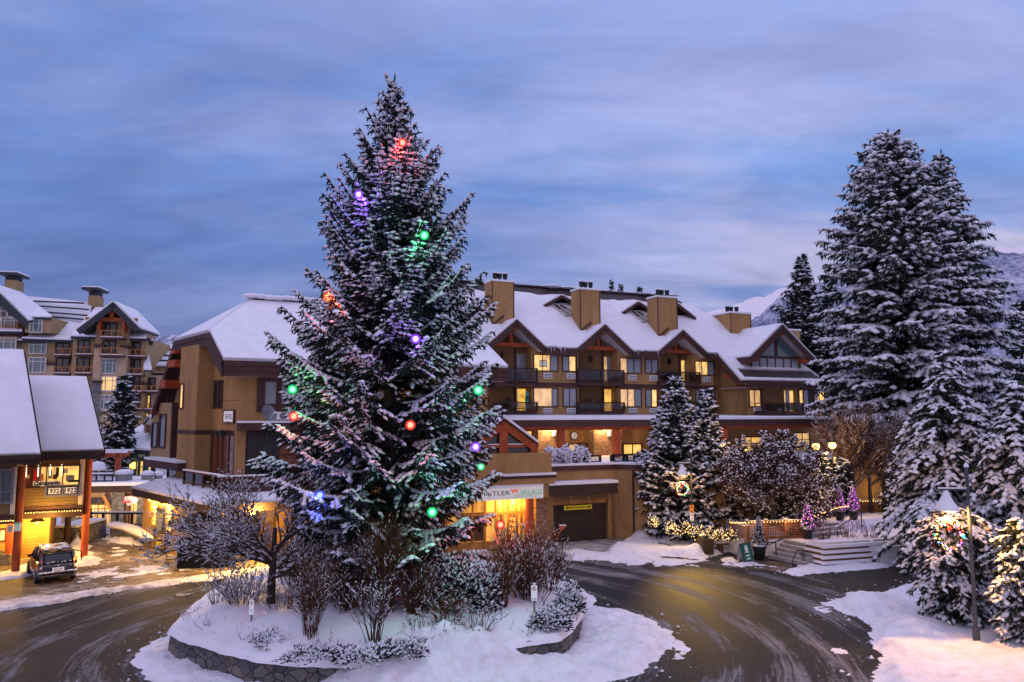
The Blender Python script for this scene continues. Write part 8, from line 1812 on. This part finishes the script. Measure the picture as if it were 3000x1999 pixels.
lightstring('string_lights', 'string of warm bulbs along the long lattice fence', [lat0+U(.95)+v, lat1+U(.95)+v, lat2+U(.95)+v], 30, 'bulb_white', .026, .05)
s0_, s1_, s2_, s3_ = lat2+U(.95)+v, AtY(*cH(1765,945), 40), AtY(*cH(1870,903), 41.5), AtY(*cI(420,405), 43)
lightstring('string_lights', 'string of warm bulbs climbing from the lattice fence to the upper purple trees', [s0_, s1_, s2_, s3_], 26, 'bulb_white', .026, .05)
lightstring('string_lights', 'string of warm bulbs along the upper lattice fence', [u0+U(.72)+v, u1+U(.72)+v], 16, 'bulb_white', .026, .04)
for q in (lat1.lerp(lat2, .2), lat1.lerp(lat2, .75), s1_, u0.lerp(u1, .4)+U(.6)): lamp(Vector((q.x, q.y-.4, max(q.z, 1.0)+.8)), 22, (1,.62,.2), .2)
def handrail(label, pts, posts, r=.03):
    t = thing('handrail', label, 'railing', posts[0][0]); m = MB(); m.tube(pts, r, 8, 'black_metal'); m.build('rail', t)
    for a, b in posts: m = MB(); m.cyl(a, b, r, r, 8, 'black_metal'); m.build('post', t)
A_, B_ = AtY(*cH(1325,1218), f0.y-.2), AtY(*cH(1495,1118), f0.y+1.2)
handrail('black metal handrail running up beside the stone steps', [A_-Vector((.5,0,.05)), A_, B_, B_+Vector((.35,.2,0))], [((A_.x,A_.y,0), A_), ((B_.x,B_.y,TZ1), B_)])
handrail('second black rail just below the first beside the stone steps', [A_-Vector((.3,-.1,.16)), B_-U(.16)], [((B_.x+.02,B_.y+.08,TZ1), B_-U(.16))], .022)
A_, B_ = AtY(*cI(345,553), 40.5), AtY(*cI(500,455), 41.8); handrail('black metal handrail on the upper steps before the purple trees', [A_, B_, B_+Vector((.4,.2,0))], [((A_.x,A_.y,TZ1), A_), ((B_.x,B_.y,TZ1+.3), B_)])
# bike rack
p0 = G(*cH(1478,1432)); p1 = G(*cH(1700,1400)); t = thing('bike_rack', 'black tubular bike rack tilted in the snow before the timber planter', 'bike rack', p0); dx = (p1-p0); dn = dx.normalized(); m = MB()
zt2 = AtY(*cH(1540,1302), p0.y).z; m.tube([p0, p0+U(.12), p0+dx*.18+U(zt2*.95), p0+dx*.32+U(zt2), p1+U(zt2*.55), p1+U(zt2*.40), p0+dx*.62+U(-.05)], .03, 8, 'black_metal'); m.build('frame', t)
for k in range(6):
    f_ = .30+.11*k; q = p0+dx*f_; o = Vector((dn.y,-dn.x,0))*.28; h = zt2*(1-.45*(f_-.3)); m = MB(); m.tube([q+U(h)-o*.2, q+U(h*.35)+o, q+U(h*.30)+o+dn*.09, q+U(h*.96)-o*.2+dn*.09], .016, 6, 'black_metal'); m.build('wheel_loop', t)
# waste bin
p = G(*cH(700,1330)); bn = thing('waste_bin', 'bronze litter bin with slanted top beside the small lamp post', 'bin', p); pl = VP((p.x-.08,p.y), 72); w_ = .33; m = MB()
m.prism([pl.pt(-w_, -.02, .25), pl.pt(-w_, .78, .25), pl.pt(-w_, .98, -.05), pl.pt(-w_, .98, -.3), pl.pt(-w_, -.02, -.3)], pl.t*w_*2, 'bronze'); m.build('bin_body', bn); m = MB(); m.prism([pl.pt(-.14, .83, .19), pl.pt(.14, .83, .19), pl.pt(.14, .93, .04), pl.pt(-.14, .93, .04)], pl.n*.02, 'black_gap'); m.pbox(pl, .05, .2, .86, .91, .15, .17, 'paper'); m.build('flap', bn); m = MB(); m.pbox(pl, -.2, w_, .98, 1.02, -.3, -.08, 'snow'); m.build('snow_cap', bn)
# bench
a, b = G(*cH(830,1318)), G(*cH(1010,1295)); pl = VP((a.x,a.y), math.degrees(math.atan2((b-a).x, (b-a).y))); L_ = (b-a).length; be = thing('bench', 'dark wooden backless bench left of the green board', 'bench', a)
m = MB(); 
for k in range(3): m.pbox(pl, -.1, L_+.1, .38, .44, -.16*k-.15, -.16*k, 'bench_wood')
m.build('seat', be)
for s in (.05, L_-.15): m = MB(); m.pbox(pl, s, s+.12, -.03, .38, -.42, -.04, 'bench_wood'); m.build('leg', be)
m = MB(); m.pbox(pl, -.05, L_, .44, .47, -.46, -.25, 'snow'); m.build('seat_snow', be)
# sandwich boards
a, b = G(*cH(1037,1408)), G(*cH(1128,1396)); pl = VP((a.x,a.y), math.degrees(math.atan2((b-a).x, (b-a).y))); L_ = (b-a).length; h = AtY(*cH(1050,1240), a.y).z; gb = thing('sandwich_board', 'green folding advertising board with white crest beside the potted conifer', 'sign', a); tl = .28
def lean(s, z, d=0): return pl.pt(s, z, -tl*z/h+d)
m = MB(); m.prism([lean(0,.06), lean(L_,.06), lean(L_,h), lean(0,h)], pl.n*.02, 'green_board'); m.build('front_panel', gb); m = MB(); m.prism([pl.pt(0,.06,-2*tl), pl.pt(L_,.06,-2*tl), pl.pt(L_,h,-tl), pl.pt(0,h,-tl)], pl.n*.02, 'white_paint'); m.build('back_panel', gb); m = MB()
for s in (0, L_): m.bar(lean(s,0,.015), lean(s,h,.015), .03, .03, 'black_metal'); m.bar(pl.pt(s,0,-2*tl), pl.pt(s,h,-tl), .03, .03, 'black_metal')
m.build('frame', gb); m = MB(); n_ = 20
for r1, r2, mt, d_ in ((.115,.17,'sign_white',.022),(.09,.14,'green_board',.025),(.05,.10,'sign_white',.028)): m.add([lean(L_*.5+r1*math.cos(6.283*k/n_), h*.70+r2*math.sin(6.283*k/n_), d_) for k in range(n_)], [tuple(range(n_))], mt)
m.build('crest', gb); m = MB()
for zf, wf in ((.50,.5),(.36,.4),(.31,.5),(.20,.3),(.15,.45)): m.add([lean(L_*(.5-wf/2), h*zf, .023), lean(L_*(.5+wf/2), h*zf, .023), lean(L_*(.5+wf/2), h*zf+.02, .023), lean(L_*(.5-wf/2), h*zf+.02, .023)], [(0,1,2,3)], 'sign_white')
m.build('printed_lines', gb)
p = G(*cB(1342,1052)); pl = VP((p.x,p.y), 92); rc = pl.rect(cB, 1302, 896, 1376, 1016); yb = thing('poster_stand', 'yellow poster board on a dark swing base outside the restaurant', 'sign', p)
m = MB(); m.pbox(pl, *rc, 0, .03, 'yellow_board'); m.build('sign_board', yb); m = MB(); f_ = .05
m.pbox(pl, rc[0]-f_, rc[1]+f_, rc[3], rc[3]+f_, -.02, .05, 'black_metal'); m.pbox(pl, rc[0]-f_, rc[1]+f_, rc[2]-f_, rc[2], -.02, .05, 'black_metal'); m.pbox(pl, rc[0]-f_, rc[0], rc[2], rc[3], -.02, .048, 'black_metal'); m.pbox(pl, rc[1], rc[1]+f_, rc[2], rc[3], -.02, .048, 'black_metal'); m.build('frame', yb)
m = MB(); m.pbox(pl, rc[0]+.1, rc[0]+.16, .1, rc[2], -.02, .02, 'black_metal'); m.pbox(pl, rc[1]-.16, rc[1]-.1, .1, rc[2], -.02, .02, 'black_metal'); m.prism([pl.pt(rc[0]-.1,-.02,.3), pl.pt(rc[1]+.1,-.02,.3), pl.pt(rc[1]-.05,.14,0), pl.pt(rc[0]+.05,.14,0)], -pl.n*.3, 'black_metal'); m.build('base', yb)
m = MB(); w_ = rc[1]-rc[0]; hh = rc[3]-rc[2]
for zf, wf, mt in ((.86,.5,'red_ink'),(.80,.7,'red_ink')): m.pbox(pl, rc[0]+w_*(.5-wf/2), rc[0]+w_*(.5+wf/2), rc[2]+hh*zf, rc[2]+hh*zf+.035, .03, .034, mt)
for k in range(3): m.pbox(pl, rc[0]+w_*(.2+.22*k), rc[0]+w_*(.36+.22*k), rc[2]+hh*.55, rc[2]+hh*.62, .03, .034, 'red_ink')
for k in range(7): m.pbox(pl, rc[0]+w_*(.1+.115*k), rc[0]+w_*(.17+.115*k), rc[2]+hh*.08, rc[2]+hh*(.14+.06*(k % 3)), .03, .034, 'brown')
m.build('printed_lines', yb)
# potted conifers
def potted(label, p, pot_r, pot_h, th, tw_r, potm, seed, lights=None, snow=.9, group=None):
    t = thing('potted_conifer', label, 'potted plant', p, group); m = MB(); m.lathe([(pot_r*.68,0),(pot_r*.9,pot_h*.75),(pot_r*.92,pot_h*.8),(pot_r*1.02,pot_h*.82),(pot_r*1.02,pot_h),(pot_r*.9,pot_h),(pot_r*.88,pot_h-.06)], (0,0,0), potm, 18); pt = m.build_local('pot', t); m = MB(); m.lathe([(pot_r*.95,pot_h-.05),(pot_r*.85,pot_h+.06),(pot_r*.3,pot_h+.14),(.02,pot_h+.15)], (0,0,0), 'snow', 16); m.build_local('pot_snow', pt)
    F = Fol(); R_ = random.Random(seed); n_ = int(700*th*tw_r/.4)
    for i in range(n_):
        f_ = R_.random()**1.3; r_ = tw_r*(1-f_)**.8*R_.uniform(.6,1.05); a = R_.uniform(0,6.283); c = np.array([math.cos(a)*r_, math.sin(a)*r_, pot_h+.03+th*f_]); d = np.array([math.cos(a)*R_.uniform(.2,1), math.sin(a)*R_.uniform(.2,1), R_.uniform(.1,1)]); d /= np.linalg.norm(d); l = .11
        F.n0.append(c-d*.03); F.n1.append(c+d*l); F.nr.append(R_.uniform(.018,.032))
        if R_.random() < snow*.5: F.s0.append(c+[0,0,.02]); F.s1.append(c+d*l*.9+[0,0,.02]); F.sr.append(R_.uniform(.025,.045))
    F.n0.append(np.array([0,0,pot_h+th*.9])); F.n1.append(np.array([0,0,pot_h+th*1.08])); F.nr.append(.03); F.b0.append(np.array([0,0,pot_h-.1])); F.b1.append(np.array([0,0,pot_h+th*.8])); F.br0.append(.03); F.br1.append(.01)
    F.build(t, name='foliage')
    if lights:
        base = None
        for k in range(34):
            f_ = (k+.5)/36; a = k*2.4; r_ = tw_r*(1-f_)**.8*1.02+.03; q = (math.cos(a)*r_, math.sin(a)*r_, pot_h+.05+th*f_)
            if base is None: mm = MB(); mm.ball((0,0,0), .028, lights, 5); base = mm.build_local('bulb', t); o = base
            else: o = base.copy(); COL.objects.link(o); o.parent = t
            o.location = q
        for q_ in ((-.05,-.55,th*.6),(.3,-.45,th*.3)): lamp(Vector(p)+Vector((q_[0],q_[1],q_[2]+pot_h)), 4, (.9,.12,1), .1)
    return t
p = G(*cH(1178,1378)); potted('small snowy conifer in a black ribbed pot beside the green board', p, .36, .70, 1.40, .33, 'pot_black', 5)
p = G(*cG(870,1368)); potted('small snowy conifer in a terracotta pot by the garage door', p, .34, .62, 1.12, .27, 'terracotta', 6, snow=1.3)
for (x, y, c_, z_), lb, sd in (((1622,1188,cH,TZ1),'purple lit potted conifer at the end of the lattice fence, lowest of three',7),((362,505,cI,TZ2),'left of the two upper purple lit potted conifers',8),((452,500,cI,TZ2),'right of the two upper purple lit potted conifers',9)):
    p = G(*c_(x, y), z_); potted(lb, p, .29, .52, 1.35, .30, 'pot_black', sd, 'led_purple', group='purple lit potted conifers')
# shrubs wound with white lights
for i, (x, yb_, yt) in enumerate(((203,1072,995),(366,1135,1030),(490,1150,1040),(612,1195,1060),(730,1175,1088),(865,1195,1100))):
    Y_ = 41.5-.25*i; b_ = AtY(*cH(x, yb_), Y_); tp = AtY(*cH(x, yt), Y_); h_ = tp.z-b_.z; wd = (.30,.30,.36,.40,.52,.62)[i]
    t = bush(['leftmost','second','third','fourth','fifth','rightmost'][i]+' of six shrubs wound with warm white lights under the snowy spruces', (b_.x,b_.y,b_.z), wd, wd, h_, 130+i, 420, .15, snow=.4, group='lit shrubs below the spruces', name='lit_shrub'); base = None; R_ = random.Random(i)
    for k in range(38):
        a = R_.uniform(3.1,6.4); f_ = R_.random(); q = (math.cos(a)*wd*1.08*math.sqrt(1-f_*f_*.8), math.sin(a)*wd*1.08*math.sqrt(1-f_*f_*.8), h_*f_*1.02)
        if base is None: mm = MB(); mm.ball((0,0,0), .018, 'bulb_white', 5); base = mm.build_local('bulb', t); o = base
        else: o = base.copy(); COL.objects.link(o); o.parent = t
        o.location = q
    lamp((b_.x, b_.y-.55, b_.z+.35), 20, (1,.62,.18), .2)
a, b = G(*cH(240,1105), .3), G(*cH(905,1175), .3); a.y += .6; b.y += .6; pl = VP((a.x,a.y), math.degrees(math.atan2((b-a).x, (b-a).y))); L_ = (b-a).length; lf = thing('low_fence', 'low brown horizontal board fence behind the lit shrubs', 'fence', a)
for k in range(5): m = MB(); m.pbox(pl, L_*k/4-.05, L_*k/4+.05, -.1, .85, -.05, .05, 'lattice'); m.build('post', lf)
for z in (.30,.48,.66): m = MB(); m.pbox(pl, 0, L_, z, z+.09, .05, .08, 'lattice'); m.build('rail', lf)
# rock
p = G(*cH(225,1128), .35); t = thing('boulder', 'brown boulder with a snow cap beside the garage drive', 'rock', p); m = MB(); m.ball(p+U(.15), .62, 'stone', 10, .62); rs = random.Random(1); m.v = [(p.x+(x-p.x)*(1+.3*math.sin(3*y+z*4)), y, z+.10*math.sin(7*x)) for x, y, z in m.v]; m.build('rock', t); m = MB(); m.ball(p+Vector((-.15,.1,.40)), .46, 'snow', 10, .34); m.build('snow_cap', t, True)
# leaning card reader post by the garage
a = AtY(*cG(930,1345), 42.9); b = AtY(*cG(985,1235), 42.9); t = thing('card_reader', 'orange box on a leaning post beside the garage door', 'card reader', (a.x,a.y,0)); m = MB(); m.bar(a, b, .07, .07, 'terracotta'); m.build('post', t); pl = VP((b.x,b.y), 85); m = MB(); rc = pl.rect(cG, 965, 1203, 1012, 1238); m.prism([pl.pt(rc[0],rc[2],.12), pl.pt(rc[1]-.06,rc[2],.12), pl.pt(rc[1]+.1,rc[3],.12), pl.pt(rc[0],rc[3],.12)], -pl.n*.24, 'terracotta'); m.build('reader_box', t); m = MB(); m.pbox(pl, rc[0]-.02, rc[1]+.1, rc[3], rc[3]+.06, -.14, .14, 'snow'); m.build('snow_cap', t); m = MB(); m.ball((a.x,a.y,.05), .16, 'snow', 8, .7); m.build('base_snow', t)
# luggage trolley in the porch
p = P0.off(.3).hp(*cG(590,1350)); p.z = 0; t = thing('luggage_trolley', 'pale metal luggage trolley beside the red lobby column', 'trolley', p); m = MB()
for dx in (-.35,.35):
    for dy in (-.2,.2): m.cyl((p.x+dx,p.y+dy,.12), (p.x+dx,p.y+dy,1.25), .02, .02, 6, 'white_trim')
for dy in (-.2,.2): m.cyl((p.x-.35,p.y+dy,1.25), (p.x+.35,p.y+dy,1.25), .02, .02, 6, 'white_trim')
for z in (.7,): m.cyl((p.x-.35,p.y-.2,z), (p.x+.35,p.y-.2,z), .015, .015, 6, 'white_trim')
m.build('frame', t); m = MB(); m.box((p.x-.4,p.y-.25,.12), (p.x+.4,p.y+.25,.2), 'white_trim'); m.build('platform', t)
for dx in (-.3,.3): m = MB(); m.cyl((p.x+dx,p.y-.27,.06), (p.x+dx,p.y-.22,.06), .07, .07, 10, 'rubber'); m.build('wheel', t)
# bollard light
p = G(*cI(577,778)); ht = AtY(*cI(577,632), p.y).z; t = thing('bollard_light', 'short black bollard light with a snow cap before the timber planter', 'bollard', p); m = MB(); m.cyl((p.x,p.y,-.05), (p.x,p.y,ht-.32), .05, .045, 10, 'black_metal'); m.lathe([(.06,ht-.32),(.10,ht-.28),(.10,ht-.25)], (p.x,p.y,0), 'black_metal', 12); m.build('post', t); m = MB(); m.cyl((p.x,p.y,ht-.26), (p.x,p.y,ht-.10), .08, .08, 12, 'glass_green'); m.build('lens', t); m = MB(); m.lathe([(.13,ht-.10),(.14,ht-.05),(.08,ht+.06),(.01,ht+.09)], (p.x,p.y,0), 'snow', 12); m.build('snow_cap', t)
# ================================================================ back left: railing, ramp wall, steps, walker
r0, r1 = AtY(*cB(735,815), 50), AtY(*cB(1222,803), 50); pl = VP((r0.x,r0.y), math.degrees(math.atan2((r1-r0).x, (r1-r0).y))); zt_ = AtY(*cB(980,718), 50).z; t = thing('railing_fence', 'black metal railing with a snowy top rail in front of the village shop', 'railing', (r0.x,r0.y,-.05)); L_ = (r1-r0).length
railing(t, pl, 0, L_, -.05, zt_, 0, 'black_metal', 5, None, bars=46); m = MB(); m.pbox(pl, 0, L_, zt_, zt_+.07, -.08, .08, 'snow'); m.build('rail_snow', t)
a, b = G(*cB(915,925)), G(*cB(1265,985)); a = AtY(*cB(915,925), 45); b = AtY(*cB(1240,965), 42.6); pl = VP((a.x,a.y), math.degrees(math.atan2((b-a).x, (b-a).y))); L_ = (b-a).length; za = AtY(*cB(915,835), 45).z; zb_ = .35
t = thing('ramp_wall', 'sloping stone ramp wall under a thick snow blanket on the left plaza', 'wall', (a.x,a.y,0)); m = MB(); m.prism([pl.pt(0,-.2), pl.pt(L_,-.2), pl.pt(L_,zb_), pl.pt(L_*.35,za), pl.pt(0,za)], -pl.n*.5, 'stone_far'); m.build('stone_wall', t); m = MB()
for k in range(22):
    s = L_*k/21; z = za if s < L_*.35 else za+(zb_-za)*(s-L_*.35)/(L_*.65); m.ball(pl.pt(s, z+.05, -.25), .45, 'snow', 8, .42)
m.build('wall_snow', t, True)
t = thing('snowy_steps', 'three low snow covered steps on the left plaza beyond the red post', 'steps', G(*cB(815,910)))
for i in range(3):
    a, b = G(*cB(722,908)), G(*cB(908,908)); m = MB(); y0 = a.y+.5*i; m.box((a.x-.3,y0,-.05), (b.x,y0+1.6-.5*i,.10*(i+1)), 'concrete'); st_ = m.build('step', t); m = MB(); m.box((a.x-.3,y0+.03,.10*(i+1)), (b.x,y0+.5,.10*(i+1)+.05), 'snow'); m.build('step_snow', st_)
a, b = G(*cB(440,985)), G(*cB(560,1005)); t = thing('stone_planter_wall', 'low tan stone block wall behind the black lodge post', 'wall', a); m = MB(); m.box((a.x,a.y,-.1), (b.x,a.y+3.2,.95), 'stone_far'); m.build('stone_wall', t); m = MB(); m.box((a.x-.03,a.y-.03,.95), (b.x+.03,a.y+3.2,1.05), 'snow'); m.build('wall_snow', t)
p = G(*cB(590,1130)); q = G(*cB(677,1145)); t = thing('hoop_barrier', 'black metal hoop barrier between the car and the right red post', 'barrier', p); m = MB(); h = AtY(*cB(640,1040), q.y).z; m.tube([Vector((p.x,p.y,0)), Vector((p.x,p.y,h-.06)), Vector((p.x+.06,p.y,h)), Vector((q.x-.06,q.y,h)), Vector((q.x,q.y,h-.06)), Vector((q.x,q.y,0))], .025, 8, 'black_metal'); m.build('hoop', t)
A_, B_ = AtY(*cB(495,830), 44), AtY(*cB(670,880), 43.0); handrail('black handrail sloping down behind the red lodge post', [A_, B_, B_-U(.5)], [((A_.x,A_.y,0), A_), ((B_.x,B_.y,0), B_)])
# walker: one continuous skinned figure
p = AtY(*cB(748,828), 49.0); H_ = AtY(*cB(770,690), 49.0).z-p.z; k = H_/1.72
wk = thing('person', 'person in a long dark coat walking past the lit village shop window', 'person', (p.x, p.y, p.z)); J = {}; vs = []; es = []; rd = []
def jt(n, c, r, par=None):
    J[n] = len(vs); vs.append((c[0]*k, c[1]*k, c[2]*k)); rd.append(r*k)
    if par: es.append((J[par], J[n]))
jt('pelvis',(0,0,.95),.15); jt('waist',(.01,0,1.12),.145,'pelvis'); jt('chest',(.03,0,1.34),.16,'waist'); jt('neck',(.05,0,1.48),.06,'chest'); jt('head',(.08,0,1.60),.095,'neck'); jt('crown',(.08,0,1.69),.08,'head')
for s, fx, sw in ((-1,.28,-.22),(1,-.30,.25)):
    n = 'l' if s < 0 else 'r'; jt(n+'hip',(0,s*.09,.90),.11,'pelvis'); jt(n+'knee',(fx*.45,s*.10,.50),.075,n+'hip'); jt(n+'ankle',(fx,s*.10,.09),.05,n+'knee'); jt(n+'toe',(fx+.17,s*.11,.03),.04,n+'ankle')
    jt(n+'sho',(.03,s*.19,1.40),.07,'chest'); jt(n+'elb',(sw*.5,s*.24,1.14),.05,n+'sho'); jt(n+'wri',(sw+.08,s*.22,.92),.038,n+'elb'); jt(n+'hand',(sw+.11,s*.21,.83),.035,n+'wri')
me = bpy.data.meshes.new('body'); me.from_pydata(vs, es, []); bo = bpy.data.objects.new('body', me); COL.objects.link(bo); sk_ = bo.modifiers.new('skin', 'SKIN'); ss = bo.modifiers.new('sub', 'SUBSURF'); ss.levels = ss.render_levels = 1
for i, v_ in enumerate(me.skin_vertices[0].data): v_.radius = (rd[i], rd[i]); v_.use_root = (i == 0)
me2 = bpy.data.meshes.new_from_object(bo.evaluated_get(bpy.context.evaluated_depsgraph_get())); me2.name = 'body'; bpy.data.objects.remove(bo); me2.materials.clear(); me2.materials.append(MAT['coat_black']); me2.materials.append(MAT['skin'])
for pg in me2.polygons:
    c = pg.center/k; pg.use_smooth = True
    if 1.5 < c.z < 1.66 and c.x > .09 or (c.z < .86 and abs(c.y) > .17): pg.material_index = 1
bo = bpy.data.objects.new('body', me2); COL.objects.link(bo); bo.parent = wk
m = MB(); m.lathe([(.25*k,.62*k),(.22*k,.85*k),(.19*k,1.1*k),(.21*k,1.35*k),(.14*k,1.45*k)], (.01*k,0,0), 'coat_black', 14); m.build_local('coat', wk); m = MB(); m.ball((.06*k,0,1.66*k), .115*k, 'black_ink', 8, .8); m.build_local('hair', wk)
wk.rotation_euler = (0,0,R(55))
